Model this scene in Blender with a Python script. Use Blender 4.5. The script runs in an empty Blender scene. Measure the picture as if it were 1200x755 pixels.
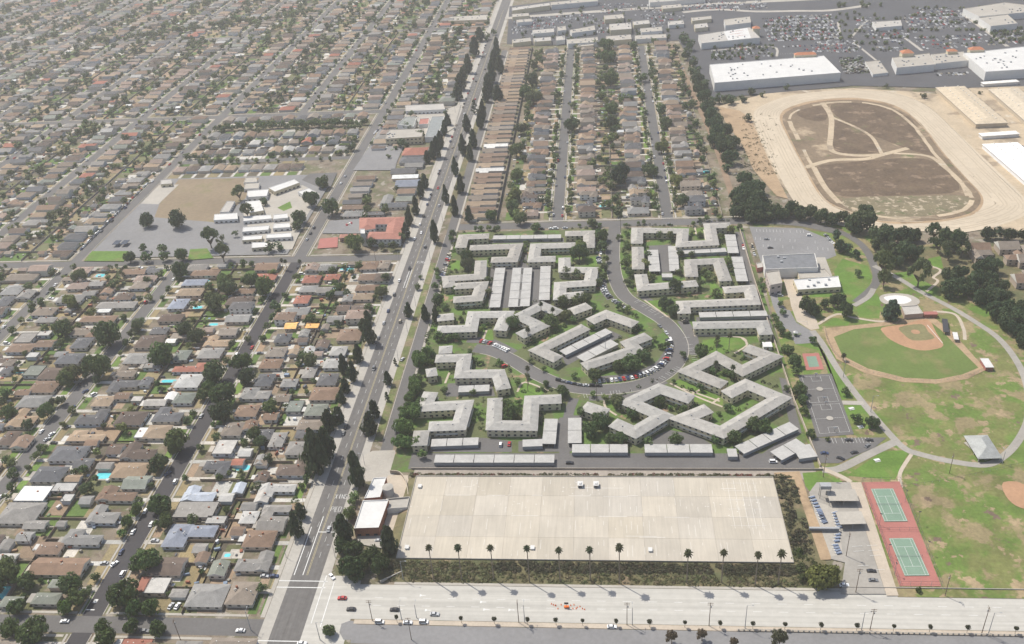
import bpy, math, random
import numpy as np
from mathutils import Matrix, Vector
R = random.Random(11)
NR = np.random.RandomState(5)
C = bpy.context.scene.collection
SC = bpy.context.scene
# ---------------------------------------------------------------- camera
F, TH, RO, YA, H = 1080.0, 0.551136645, 0.0732936095, 0.114262653, 345.27
def _yaw(v):
    c, s = math.cos(YA), math.sin(YA); return Vector((c*v[0]-s*v[1], s*v[0]+c*v[1], v[2]))
_c, _s = math.cos(RO), math.sin(RO)
_right = _yaw((_c, -_s*math.sin(TH), -_s*math.cos(TH)))
_down = _yaw((-_s, -_c*math.sin(TH), -_c*math.cos(TH)))
_fwd = _yaw((0, math.cos(TH), -math.sin(TH)))
cam = bpy.data.objects.new('camera', bpy.data.cameras.new('camera')); C.objects.link(cam)
m3 = Matrix((_right, -_down, -_fwd)).transposed()
cam.matrix_world = Matrix.Translation((0, 0, H)) @ m3.to_4x4()
cam.data.sensor_fit = 'HORIZONTAL'; cam.data.sensor_width = 36; cam.data.lens = F/1200*36
cam.data.clip_start = 1; cam.data.clip_end = 30000
SC.camera = cam
# ---------------------------------------------------------------- light
SUN_EL, SUN_AZ = math.radians(58.5), math.radians(144)      # azimuth of the sun counted from +X towards +Y
SUND = Vector((math.cos(SUN_AZ)*math.cos(SUN_EL), math.sin(SUN_AZ)*math.cos(SUN_EL), math.sin(SUN_EL)))
w = bpy.data.worlds.new('World'); SC.world = w; w.use_nodes = True
nt = w.node_tree; bg = nt.nodes['Background']; sky = nt.nodes.new('ShaderNodeTexSky'); sky.sky_type = 'NISHITA'
sky.sun_disc = False; sky.sun_elevation = SUN_EL; sky.sun_rotation = math.radians(90) - SUN_AZ
sky.dust_density = 2.0
nt.links.new(sky.outputs[0], bg.inputs[0]); bg.inputs[1].default_value = 0.12
sl = bpy.data.lights.new('sun', 'SUN'); sl.energy = 4.5; sl.angle = math.radians(0.53); sl.color = (1.0, 0.945, 0.84)
so = bpy.data.objects.new('sun', sl); C.objects.link(so); so.rotation_euler = SUND.to_track_quat('Z', 'Y').to_euler(); so.location = (0, 0, 500)
SC.view_settings.view_transform = 'Standard'; SC.view_settings.look = 'None'; SC.view_settings.gamma = 1; SC.view_settings.use_curve_mapping = False
SC.view_settings.exposure = 0.22
SC.render.engine = 'CYCLES'
SC.cycles.max_bounces = 6; SC.cycles.volume_bounces = 1
HAZE = 0.000145
# ---------------------------------------------------------------- pixel <-> ground
def G(px, py, z=0.0):
    x, y = px-600, py-377.5
    x, y = _c*x-_s*y, _s*x+_c*y
    d = (x, F*math.cos(TH)-y*math.sin(TH), -F*math.sin(TH)-y*math.cos(TH))
    t = (H-z)/-d[2]; X, Y = d[0]*t, d[1]*t
    c, s = math.cos(YA), math.sin(YA); return (c*X-s*Y, s*X+c*Y)
def PX(X, Y, Z=0.0):
    c, s = math.cos(YA), math.sin(YA); X, Y = c*X+s*Y, -s*X+c*Y
    Z -= H
    w_ = Y*math.cos(TH)-Z*math.sin(TH); v = -Y*math.sin(TH)-Z*math.cos(TH)
    if w_ < 1: return (-9999, -9999)
    x, y = F*X/w_, F*v/w_
    return (600+_c*x+_s*y, 377.5-_s*x+_c*y)
def inview(X, Y, m=45):
    p = PX(X, Y); return -m < p[0] < 1200+m and -m < p[1] < 755+m
def tone(c, a=.12, b=.03):
    k = R.uniform(1-a, 1+a); q = R.uniform(-b, b); return (c[0]*k*(1+q), c[1]*k, c[2]*k*(1-q))
def tl(ox, oy, k=3.994):                       # a zoom window: origin and scale
    return lambda x, y: (ox+x/k, oy+y/k)
T0, T1, T2, T3 = tl(0, 566), tl(300, 566), tl(600, 566), tl(900, 566)
M0, M1, M2, M3 = tl(0, 377), tl(300, 377), tl(600, 377), tl(900, 377)
U0, U1, U2, U3 = tl(0, 188), tl(300, 188), tl(600, 188), tl(900, 188)
V0, V1, V2, V3 = tl(0, 0), tl(300, 0), tl(600, 0), tl(900, 0)
Q, R3, R6, R9, R8 = tl(400, 252, 2.995), tl(800, 0, 2.995), tl(800, 252, 2.995), tl(800, 503, 2.995), tl(400, 503, 2.995)
PP = lambda x, y: (x, y)
def GP(T, pts, z=0.0): return [G(*T(*p), z) for p in pts]
def dist(x, y): return math.sqrt(x*x+y*y+H*H)
# ---------------------------------------------------------------- materials
MAT = {}
def mat(name, base, var=0.12, scale=0.25, rough=0.9, src=None, fine=1.6, trans=0.0, spec=0.25, metal=0.0, patch=None, bump=0.0, fvar=None, stretch=None):
    """src: None -> base colour, 'obj' -> object colour, 'att' -> face attribute Col"""
    if name in MAT: return MAT[name]
    m = bpy.data.materials.new(name); m.use_nodes = True; MAT[name] = m
    n, l = m.node_tree.nodes, m.node_tree.links
    b = n['Principled BSDF']; b.inputs['Roughness'].default_value = rough
    b.inputs['Specular IOR Level'].default_value = spec; b.inputs['Metallic'].default_value = metal
    geo = n.new('ShaderNodeNewGeometry')
    pos = geo.outputs['Position']
    if stretch:
        vm = n.new('ShaderNodeVectorMath'); vm.operation = 'MULTIPLY'; vm.inputs[1].default_value = stretch; l.new(pos, vm.inputs[0]); spos = vm.outputs[0]
    def noise(sc, det=4.0, r=0.6, st=False):
        t = n.new('ShaderNodeTexNoise'); t.inputs['Scale'].default_value = sc; t.inputs['Detail'].default_value = det
        t.inputs['Roughness'].default_value = r
        l.new(spos if st else pos, t.inputs['Vector']); return t.outputs['Fac']
    if src == 'obj': col = n.new('ShaderNodeObjectInfo').outputs['Color']
    elif src == 'att':
        a = n.new('ShaderNodeAttribute'); a.attribute_name = 'Col'; col = a.outputs['Color']
    else:
        c_ = n.new('ShaderNodeRGB'); c_.outputs[0].default_value = (*base, 1); col = c_.outputs[0]
    if patch:                                     # list of (colour, scale, lo, hi)
        for pc, ps, lo, hi in patch:
            r = n.new('ShaderNodeMapRange'); r.inputs[1].default_value = lo; r.inputs[2].default_value = hi
            l.new(noise(ps, 5.0, 0.62), r.inputs[0])
            mx = n.new('ShaderNodeMix'); mx.data_type = 'RGBA'; l.new(r.outputs[0], mx.inputs[0]); l.new(col, mx.inputs[6])
            mx.inputs[7].default_value = (*pc, 1); col = mx.outputs[2]
    def mod(col, fac, v):
        r = n.new('ShaderNodeMapRange'); r.inputs[1].default_value = 0.25; r.inputs[2].default_value = 0.75
        r.inputs[3].default_value = 1-v; r.inputs[4].default_value = 1+v; l.new(fac, r.inputs[0])
        x = n.new('ShaderNodeVectorMath'); x.operation = 'SCALE'; l.new(col, x.inputs[0]); l.new(r.outputs[0], x.inputs['Scale']); return x.outputs[0]
    col = mod(col, noise(scale, st=bool(stretch)), var); col = mod(col, noise(fine, 3.0), var*0.8 if fvar is None else fvar)
    l.new(col, b.inputs['Base Color'])
    if bump:
        bp = n.new('ShaderNodeBump'); bp.inputs['Distance'].default_value = bump; l.new(noise(fine*2), bp.inputs['Height']); l.new(bp.outputs[0], b.inputs['Normal'])
    if trans:
        t = n.new('ShaderNodeBsdfTranslucent'); l.new(col, t.inputs[0]); mx = n.new('ShaderNodeMixShader'); mx.inputs[0].default_value = trans
        l.new(b.outputs[0], mx.inputs[1]); l.new(t.outputs[0], mx.inputs[2]); l.new(mx.outputs[0], n['Material Output'].inputs[0])
    return m
mat('earth', (.20, .165, .125), .25, .05, patch=[((.115, .115, .06), .045, .46, .56), ((.27, .24, .2), .09, .56, .62), ((.14, .11, .08), .12, .55, .6)])
mat('yard', (.2, .2, .2), .2, .15, src='att', fine=1.0, fvar=.25)
mat('asphalt', (.125, .12, .117), .12, .05, fine=.8)
mat('asphalt_dark', (.055, .052, .055), .12, .05, fine=.8)
mat('asphalt_avenue', (.128, .122, .117), .2, .6, fine=.4, stretch=(1, .03, 1))
mat('asphalt_mall', (.075, .076, .083), .15, .02, fine=.4)
mat('asphalt_play', (.2, .197, .198), .12, .04, fine=.5)
mat('concrete', (.36, .335, .295), .12, .06, fine=.7)
mat('concrete_pale', (.36, .34, .305), .12, .05, fine=.5)
mat('boulevard', (.41, .395, .36), .17, .38, fine=.25, stretch=(.015, 1, 1), fvar=.07)
mat('concrete_warm', (.42, .36, .29), .12, .1, fine=.9)
mat('deck_slab', (1, 1, 1), .09, .9, src='obj', fine=.06, stretch=(1, .06, 1), fvar=.09)
mat('paint_white', (.62, .62, .6), .1, .5)
mat('paint_yellow', (.5, .43, .25), .15, .5)
mat('lawn', (.1, .175, .032), .22, .08, fine=.7, patch=[((.16, .165, .06), .06, .52, .7)])
mat('park_grass', (.108, .162, .036), .25, .06, fine=.5, patch=[((.15, .16, .055), .05, .44, .54), ((.225, .185, .1), .055, .515, .57), ((.28, .215, .13), .08, .575, .61), ((.14, .1, .075), .07, .63, .655)])
mat('path_grey', (.29, .272, .245), .12, .08, fine=.6)
mat('outfield', (.112, .155, .042), .15, .04, fine=.6, patch=[((.19, .165, .075), .05, .52, .75)])
mat('infield_clay', (.36, .215, .13), .12, .08, fine=.6)
mat('dirt', (.34, .245, .155), .18, .06, fine=.6, patch=[((.22, .16, .1), .05, .55, .65)])
mat('sand_track', (.47, .4, .305), .09, .02, fine=.25)
mat('sand', (.42, .34, .24), .16, .04, fine=.4, patch=[((.27, .215, .155), .03, .55, .62), ((.45, .4, .32), .05, .6, .66)])
mat('dirt_path', (.23, .165, .115), .2, .1)
mat('infield_scrub', (.18, .135, .09), .25, .03, fine=.3, patch=[((.3, .235, .16), .03, .55, .64), ((.12, .13, .055), .035, .6, .68)])
mat('infield_dark', (.115, .082, .054), .3, .06, fine=.4, patch=[((.11, .105, .052), .03, .6, .68), ((.2, .145, .1), .08, .57, .63)])
mat('infield_pale', (.17, .145, .09), .2, .05, fine=.5, patch=[((.36, .3, .22), .2, .55, .6), ((.1, .115, .05), .06, .58, .64)])
mat('field_dry', (.215, .168, .112), .15, .02, fine=.3, patch=[((.17, .15, .08), .04, .54, .66)])
mat('slope_ground', (.135, .12, .062), .25, .1, fine=.7, patch=[((.24, .18, .115), .08, .55, .65), ((.1, .105, .05), .06, .5, .58)])
mat('court_red', (.34, .14, .12), .1, .1)
mat('court_green', (.17, .25, .19), .1, .1)
mat('roof', (1, 1, 1), .2, .3, src='obj', fine=2.0, fvar=.16, rough=.85)
mat('wall', (1, 1, 1), .07, .3, src='obj')
mat('far_house', (1, 1, 1), .12, .2, src='att', fine=1.0)
mat('trim', (.62, .6, .55), .08, .5)
mat('glass', (.035, .04, .05), .2, .5, rough=.12, spec=.6)
mat('door', (.17, .12, .09), .15, 1.0)
mat('carport_roof', (.38, .372, .355), .14, .25, fine=1.5)
mat('roof_white', (.55, .545, .53), .08, .12, fine=.5)
mat('roof_apart', (.39, .37, .34), .12, .15, fine=.9, fvar=.1)
mat('wall_cream', (.6, .53, .37), .08, .3)
mat('wall_white', (.68, .67, .64), .06, .2)
mat('brick', (.3, .13, .08), .2, .4)
mat('metal_dark', (.05, .05, .055), .1, 1, rough=.5)
mat('metal_grey', (.32, .33, .34), .1, 1, rough=.5)
mat('wood_pole', (.16, .12, .09), .2, 1)
mat('fence_wood', (.24, .19, .145), .25, .3)
mat('block_wall', (.36, .32, .27), .15, .3)
mat('wall_dark', (.05, .048, .05), .2, .3)
mat('bark', (.12, .09, .065), .25, 1.5)
mat('bark_palm', (.19, .16, .13), .2, 1.5)
mat('leaf', (1, 1, 1), .3, .5, src='obj', fine=2.5, trans=.35, rough=.75, fvar=.3)
mat('leaf_far', (1, 1, 1), .28, .25, src='att', fine=1.2, trans=.28, rough=.8, fvar=.3)
mat('car_paint', (1, 1, 1), .03, .5, src='obj', rough=.3, spec=.5)
mat('car_far', (1, 1, 1), .03, .5, src='att', rough=.35, spec=.5)
mat('tyre', (.025, .025, .025), .1, 2)
mat('water', (.12, .55, .6), .1, .8, rough=.08, spec=.6)
mat('plain', (1, 1, 1), .08, .4, src='obj')
# ---------------------------------------------------------------- mesh helpers
class MB:
    def __init__(s): s.v, s.f, s.m, s.c = [], [], [], []
    def face(s, pts, mi=0, col=None):
        k = len(s.v); s.v += [tuple(p) for p in pts]; s.f.append(tuple(range(k, k+len(pts)))); s.m.append(mi); s.c.append(col)
    def prism(s, pts, z0, z1, mi=0, mtop=None, bottom=False, col=None, ctop=None):
        a = sum(pts[i][0]*pts[(i+1) % len(pts)][1]-pts[(i+1) % len(pts)][0]*pts[i][1] for i in range(len(pts)))
        if a < 0: pts = pts[::-1]
        n = len(pts)
        for i in range(n):
            p, q = pts[i], pts[(i+1) % n]
            s.face([(p[0], p[1], z0), (q[0], q[1], z0), (q[0], q[1], z1), (p[0], p[1], z1)], mi, col)
        if mtop != -1: s.face([(p[0], p[1], z1) for p in pts], mi if mtop is None else mtop, ctop or col)
        if bottom: s.face([(p[0], p[1], z0) for p in pts[::-1]], mi, col)
    def box(s, cx, cy, z0, wx, wy, h, mi=0, rot=0, bottom=True, col=None, mtop=None):
        c, n = math.cos(rot), math.sin(rot)
        pts = [(cx+c*a-n*b, cy+n*a+c*b) for a, b in ((-wx/2, -wy/2), (wx/2, -wy/2), (wx/2, wy/2), (-wx/2, wy/2))]
        s.prism(pts, z0, z0+h, mi, mtop, bottom, col)
    def bar(s, a, b, r, r2=None, n=5, mi=0, cap=True):
        a, b = Vector(a), Vector(b); d = (b-a).normalized(); u = d.orthogonal().normalized(); t = d.cross(u); r2 = r if r2 is None else r2
        ra = [a+(u*math.cos(i*6.28318/n)+t*math.sin(i*6.28318/n))*r for i in range(n)]
        rb = [b+(u*math.cos(i*6.28318/n)+t*math.sin(i*6.28318/n))*r2 for i in range(n)]
        for i in range(n): s.face([ra[i], ra[(i+1) % n], rb[(i+1) % n], rb[i]], mi)
        if cap: s.face(rb, mi)
    def mesh(s, name, mats, off=(0, 0, 0)):
        me = bpy.data.meshes.new(name)
        v = s.v if off == (0, 0, 0) else [(p[0]-off[0], p[1]-off[1], p[2]-off[2]) for p in s.v]
        me.from_pydata(v, [], s.f)
        for m_ in (mats if isinstance(mats, (list, tuple)) else [mats]): me.materials.append(MAT[m_])
        if any(s.m): me.polygons.foreach_set('material_index', s.m)
        if any(c is not None for c in s.c):
            at = me.attributes.new('Col', 'FLOAT_COLOR', 'FACE')
            at.data.foreach_set('color', np.array([(*(c or (.3, .3, .3)), 1) for c in s.c], dtype=np.float32).ravel())
        me.update(); return me
def link(name, me, parent=None, col=None, loc=None):
    o = bpy.data.objects.new(name, me); C.objects.link(o)
    if parent is not None: o.parent = parent
    if col is not None: o.color = (*col, 1)
    if loc is not None: o.location = loc
    return o
NOWORLD = {}
def tag(o, label, cat, group=None):
    o['label'] = label; o['category'] = cat
    if group: o['group'] = group
    return o
def thing(name, label, cat, loc, rz=0, group=None):
    o = bpy.data.objects.new(name, None); C.objects.link(o); o.location = (loc[0], loc[1], loc[2] if len(loc) > 2 else 0); o.rotation_euler = (0, 0, rz)
    o.empty_display_size = 1
    return tag(o, label, cat, group)
def struct(name, mb, mats, kind='structure'):
    o = link(name, mb.mesh(name, mats)); o['kind'] = kind; return o
def stuff(name, mb_or_me, mats, label, cat):
    me = mb_or_me if not isinstance(mb_or_me, MB) else mb_or_me.mesh(name, mats)
    o = link(name, me); o['kind'] = 'stuff'; return tag(o, label, cat)
LAY = [0.03]
def nextz():
    LAY[0] += 0.006; return LAY[0]
def sheet(name, T, pts, m, z=None, world=False, kind='structure', smooth=0):
    w_ = pts if world else GP(T, pts)
    if smooth: w_ = curve(w_, smooth, True)
    mb = MB(); zz = nextz() if z is None else z
    a = sum(w_[i][0]*w_[(i+1) % len(w_)][1]-w_[(i+1) % len(w_)][0]*w_[i][1] for i in range(len(w_)))
    if a < 0: w_ = w_[::-1]
    mb.face([(x, y, zz) for x, y in w_]); return struct(name, mb, [m], kind)
def curve(p, k=6, closed=False):
    n = len(p); out = []
    for i in range(n if closed else n-1):
        g = lambda j: p[j % n] if closed else p[min(max(j, 0), n-1)]
        a, b, c, d = g(i-1), g(i), g(i+1), g(i+2)
        for q in range(k):
            t = q/k
            out.append(tuple(.5*(2*b[e]+(c[e]-a[e])*t+(2*a[e]-5*b[e]+4*c[e]-d[e])*t*t+(3*b[e]-a[e]-3*c[e]+d[e])*t**3) for e in (0, 1)))
    if not closed: out.append(p[-1])
    return out
def offs(p, w_, closed=False):
    n = len(p); out = []
    for i in range(n):
        def dr(a, b):
            x, y = b[0]-a[0], b[1]-a[1]; L = math.hypot(x, y) or 1; return x/L, y/L
        d1 = dr(p[i-1], p[i]) if (i > 0 or closed) else dr(p[i], p[i+1])
        d2 = dr(p[i], p[(i+1) % n]) if (i < n-1 or closed) else d1
        n1, n2 = (-d1[1], d1[0]), (-d2[1], d2[0]); k = 1+n1[0]*n2[0]+n1[1]*n2[1]; k = max(k, .35)
        out.append((p[i][0]+w_*(n1[0]+n2[0])/k, p[i][1]+w_*(n1[1]+n2[1])/k))
    return out
def strip_mb(mb, pts, wd, z, mi=0, thick=0.0):
    a, b = offs(pts, wd/2), offs(pts, -wd/2)
    for i in range(len(pts)-1):
        mb.face([(*b[i], z), (*b[i+1], z), (*a[i+1], z), (*a[i], z)], mi)
        if thick:
            mb.face([(*a[i], z-thick), (*a[i], z), (*a[i+1], z), (*a[i+1], z-thick)], mi); mb.face([(*b[i+1], z-thick), (*b[i+1], z), (*b[i], z), (*b[i], z-thick)], mi)
def strip(name, T, pts, wd, m, z=None, world=False, smooth=6, thick=0.0):
    w_ = pts if world else GP(T, pts)
    if smooth: w_ = curve(w_, smooth)
    mb = MB(); strip_mb(mb, w_, wd, nextz() if z is None else z, 0, thick); return struct(name, mb, [m])
ORD = 'zeroth first second third fourth fifth sixth seventh eighth ninth tenth eleventh twelfth thirteenth fourteenth fifteenth sixteenth seventeenth eighteenth nineteenth twentieth'.split()
def ordw(n):
    if n <= 20: return ORD[n]
    return ('twenty-' if n < 30 else 'thirty-' if n < 40 else 'forty-') + ORD[n % 10] if n % 10 else str(n)+'th'
COL = dict(br=(.2, .138, .1), db=(.12, .092, .076), tn=(.29, .22, .155), gr=(.23, .222, .21), dg=(.115, .115, .12), lg=(.38, .37, .35), wh=(.6, .6, .58), rd=(.29, .125, .09),
           bl=(.23, .255, .31), gg=(.19, .205, .178), pb=(.4, .43, .48), og=(.66, .4, .15), gb=(.22, .185, .152), pk=(.27, .205, .17))
CNAME = dict(br='brown', db='dark brown', tn='tan', gr='grey', dg='charcoal', lg='pale grey', wh='white', rd='terracotta', bl='blue-grey', gg='grey-green', pb='pale blue', og='bare timber', gb='grey-brown', pk='pinkish')
WALLS = [(.62, .58, .5), (.55, .5, .42), (.68, .67, .64), (.45, .42, .38), (.5, .53, .56), (.6, .5, .4)]
# ================================================================ THE SETTING
# ground reaching the horizon
mb = MB(); S_ = 9000
mb.face([(-S_, -S_, 0), (S_, -S_, 0), (S_, S_, 0), (-S_, S_, 0)]); struct('ground', mb, ['earth'])
NSX = [-250, -349, -447, -548, -647, -745, -843, -938, -1038, -1138, -1238]
EWY = [285, 661, 1030, 1400, 1775]
ZS, ZE = nextz(), nextz()
def road(name, x0, x1, y0, y1, m, z):
    mb = MB(); mb.face([(x0, y0, z), (x1, y0, z), (x1, y1, z), (x0, y1, z)]); return struct(name, mb, [m])
road('street', -255, -245, 240, 661, 'asphalt_dark', ZS)
for s in NSX:
    if s == -250: road('street', -255.5, -244.5, 661, 1960, 'asphalt', ZS)
    elif s == -349: road('street', -354, -344, 200, 661, 'asphalt', ZS); road('street', -354, -344, 1030, 1960, 'asphalt', ZS)
    else: road('street', s-5, s+5, 200, 1960, 'asphalt', ZS)
for y in EWY: road('street', -1300, -162, y-5, y+5, 'asphalt', ZE)
road('street', -442, -255.5, 882, 891, 'asphalt', ZE)
mat('asphalt_central', (.115, .112, .111), .12, .05, fine=.8)
for s in (-37, 57): road('street', s-4.6, s+4.6, 709, 1262, 'asphalt_central', ZS)
road('street', -124, 128, 709, 721, 'asphalt', ZE)
# avenue, its pale concrete margins and the frontage road
za = nextz(); road('avenue', -157.4, -142.2, 150, 2100, 'asphalt_avenue', za)
zb = nextz(); road('avenue_margin', -163, -157.4, 150, 2100, 'concrete_pale', zb); road('avenue_margin', -142.2, -137.5, 318, 2100, 'concrete_pale', zb)
road('avenue_margin', -142.2, -121, 274, 318, 'boulevard', zb)
road('frontage_road', -131.5, -124.2, 412, 1268, 'asphalt', nextz())
zl = nextz(); mat('median_grass', (.125, .145, .055), .3, .1, fine=.6, patch=[((.2, .165, .1), .08, .5, .6)]); road('median_lawn', -137.3, -132.6, 424, 650, 'median_grass', zl); road('median_strip_earth', -137.3, -131.9, 735, 1268, 'slope_ground', zl)
sheet('forecourt', M1, [(500, 630), (545, 605), (650, 602), (672, 700), (600, 745), (470, 750)], 'concrete')
# boulevard and its service road
zbv = nextz(); road('boulevard', -121, 420, 291.2, 312.6, 'boulevard', zbv)
road('service_road', -118, 420, 277, 288, 'asphalt_play', nextz())
sheet('service_road_end', T1, [(390, 700), (400, 660), (440, 645), (470, 650), (470, 735), (410, 735)], 'asphalt_play')
strip('median_strip', PP, [(-119, 289.6), (420, 289.6)], 2.6, 'concrete_warm', world=True, smooth=0, z=.14, thick=.12)
strip('footpath', PP, [(-116, 274.5), (420, 274.5)], 3.0, 'concrete', world=True, smooth=0, z=.13, thick=.12)
strip('footpath', PP, [(-104, 313.6), (120, 313.6)], 1.6, 'concrete', world=True, smooth=0, z=.14, thick=.12)
strip('footpath', PP, [(120, 313.6), (420, 313.6)], 1.6, 'concrete_warm', world=True, smooth=0, z=.14, thick=.12)
# footpaths along the residential streets, one raised sheet
mb = MB()
def walk(x0, x1, y0, y1): mb.box((x0+x1)/2, (y0+y1)/2, 0.0, x1-x0, y1-y0, .125, bottom=False)
for s in NSX:
    for a, b in ((200, 279), (291, 655), (667, 1024), (1036, 1394), (1406, 1769)):
        for sd in (-1, 1):
            if s == -349 and a == 667: continue
            xx = s+sd*7.0; walk(xx-.55, xx+.55, a, b)
            xx = s+sd*5.2; walk(xx-.2, xx+.2, a, b)
xs = [-1300]+NSX[::-1]+[-163]
for y in EWY:
    for i in range(len(xs)-1):
        for sd in (-1, 1): walk(xs[i]+8.5, xs[i+1]-8.5, y+sd*7-.7, y+sd*7+.7)
for s in (-37, 57):
    for sd in (-1, 1): walk(s+sd*7-.7, s+sd*7+.7, 724, 1262); walk(s+sd*5.2-.2, s+sd*5.2+.2, 724, 1262)
for a, b in ((291, 655), (667, 1024), (1036, 1394), (1406, 1769)): walk(-165.4, -163.2, a, b)
walk(-124, -122.4, 425, 1260); walk(-131.9, -131.5, 425, 700); walk(-89, 125, 722.3, 723.8)
walk(-137.5, -137.2, 424, 650)
struct('footpath', mb, ['concrete'])
# ---- apartment grounds
mat('apt_ground', (.1, .115, .05), .2, .08, fine=.6, patch=[((.09, .15, .035), .05, .48, .54), ((.26, .18, .12), .07, .6, .65)])
sheet('apartment_grounds', PP, [(-122, 396), (118, 399), (117, 705), (-122, 705)], 'apt_ground', world=True)
sheet('alley', PP, [(-112, 399), (119, 399), (119, 413), (-112, 413)], 'asphalt', world=True)
LOOP = [(721, 266), (719, 280), (718, 300), (721, 325), (732, 347), (755, 362), (780, 378), (795, 398), (796, 418), (782, 436), (755, 450), (720, 456), (685, 456), (655, 450), (625, 437), (600, 422), (578, 412), (556, 408)]
loopw = curve(GP(PP, LOOP), 6)
zz = nextz(); mbx = MB(); strip_mb(mbx, loopw, 10.5, zz); struct('loop_road', mbx, ['asphalt'])
zz = nextz()
for T, pts, wd in ((PP, [(800, 376), (811, 396), (812, 416)], 8), (PP, [(700, 445), (740, 441), (772, 428), (786, 410)], 7), (PP, [(548, 398), (575, 401), (602, 414)], 8), (PP, [(690, 467), (720, 466), (750, 461), (780, 447)], 5), (PP, [(748, 345), (775, 361)], 6), (PP, [(705, 325), (708, 340), (716, 351)], 6)):
    mbx = MB(); strip_mb(mbx, curve(GP(T, pts), 5), wd, zz-.003); struct('parking_bay', mbx, ['asphalt'])
zz = nextz()
for T, pts in ((Q, [(515, 330), (525, 180), (735, 172), (735, 318)]), (Q, [(770, 490), (945, 405), (985, 425), (790, 530)]), (Q, [(632, 90), (656, 90), (650, 185), (628, 185)]), (Q, [(525, 84), (780, 80), (782, 96), (523, 100)]),
               (U2, [(640, 400), (745, 395), (770, 525), (650, 530)]), (U2, [(1000, 345), (1065, 345), (1135, 570), (1060, 575)]), (U2, [(770, 440), (1010, 425), (1012, 448), (772, 455)]), (PP, [(816, 372), (902, 369), (904, 374), (816, 377)]),
               (M2, [(620, 582), (680, 530), (740, 508), (860, 530), (935, 575)]), (M3, [(52, 262), (92, 270), (158, 520), (60, 600), (-60, 660), (-70, 650), (110, 520)]), (M2, [(30, 560), (140, 545), (225, 450), (255, 450), (240, 610), (30, 610)]), (M1, [(800, 640), (820, 545), (1070, 545), (1198, 560), (1198, 612), (815, 612)]),
               (M1, [(885, 330), (900, 290), (1100, 280), (1120, 350), (890, 352)]), (M2, [(265, 440), (330, 440), (330, 580), (270, 610)])):
    sheet('service_court', T, pts, 'asphalt', z=zz); zz += .003
LAY[0] = zz
strip('service_lane', M2, [(243, 640), (262, 450), (292, 360)], 6, 'asphalt')
strip('service_lane', PP, [(866, 272), (880, 330), (900, 385)], 6.5, 'asphalt')
zz = nextz()
for T, pts in ((M2, [(755, 285), (800, 265), (990, 365), (985, 400), (930, 385)]), (M2, [(880, 105), (960, 75), (1080, 80), (1095, 110), (1000, 150), (940, 140)]), (M2, [(25, 340), (25, 300), (70, 290), (160, 330), (70, 380)]), (U2, [(615, 660), (690, 655), (750, 700), (720, 725)]), (U2, [(840, 330), (890, 315), (890, 350), (850, 355)]), (U2, [(925, 570), (950, 560), (960, 610), (930, 625)]),
               (U1, [(918, 470), (955, 470), (955, 512), (915, 512)]), (Q, [(380, 165), (415, 160), (415, 195), (385, 195)]), (Q, [(860, 150), (900, 145), (900, 180), (870, 180)]), (Q, [(505, 405), (530, 405), (535, 440), (505, 440)]), (Q, [(620, 610), (650, 595), (720, 620), (640, 650)]), (Q, [(370, 495), (400, 480), (390, 560)]),
               (U1, [(850, 650), (880, 640), (880, 680), (850, 685)]), (M2, [(440, 380), (500, 365), (520, 400), (460, 410)]), (M3, [(-30, 110), (30, 100), (50, 130), (0, 150)]), (R6, [(70, 440), (170, 430), (215, 460), (140, 490), (70, 480)]), (R6, [(0, 620), (40, 625), (130, 660), (60, 660), (0, 650)])):
    sheet('lawn', T, pts, 'lawn', z=zz); zz += .002
LAY[0] = zz
zz = nextz()
for T, pts in ((M2, [(740, 290), (860, 350), (985, 400)]), (M2, [(25, 330), (60, 285), (170, 325)]), (M2, [(1075, 78), (1100, 110), (1040, 150)]), (Q, [(497, 440), (510, 405)]), (M2, [(835, 345), (880, 320)]), (M2, [(935, 385), (970, 360)]), (U2, [(620, 655), (730, 735)]), (U2, [(410, 440), (410, 480)]), (U2, [(855, 310), (862, 350)]), (M2, [(430, 370), (440, 405), (490, 440)]), (M1, [(885, 290), (905, 240)]), (R6, [(40, 425), (200, 430), (225, 455)]), (R6, [(0, 610), (130, 655)])):
    strip('garden_path', T, pts, 1.4, 'concrete_warm', z=zz); zz += .002
LAY[0] = zz
mbx = MB()
for sd in (-1, 1):
    strip_mb(mbx, offs(loopw, sd*5.5)[(3 if sd > 0 else 3):-3], .45, .15, 0, .14)
struct('kerb', mbx, ['concrete'])
# strip between the alley and the deck
mat('alley_strip', (.29, .255, .22), .15, .08, fine=.6)
sheet('embankment_top', PP, [(-108, 389.5), (128, 391), (128, 399), (-108, 399)], 'alley_strip', world=True)
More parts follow.
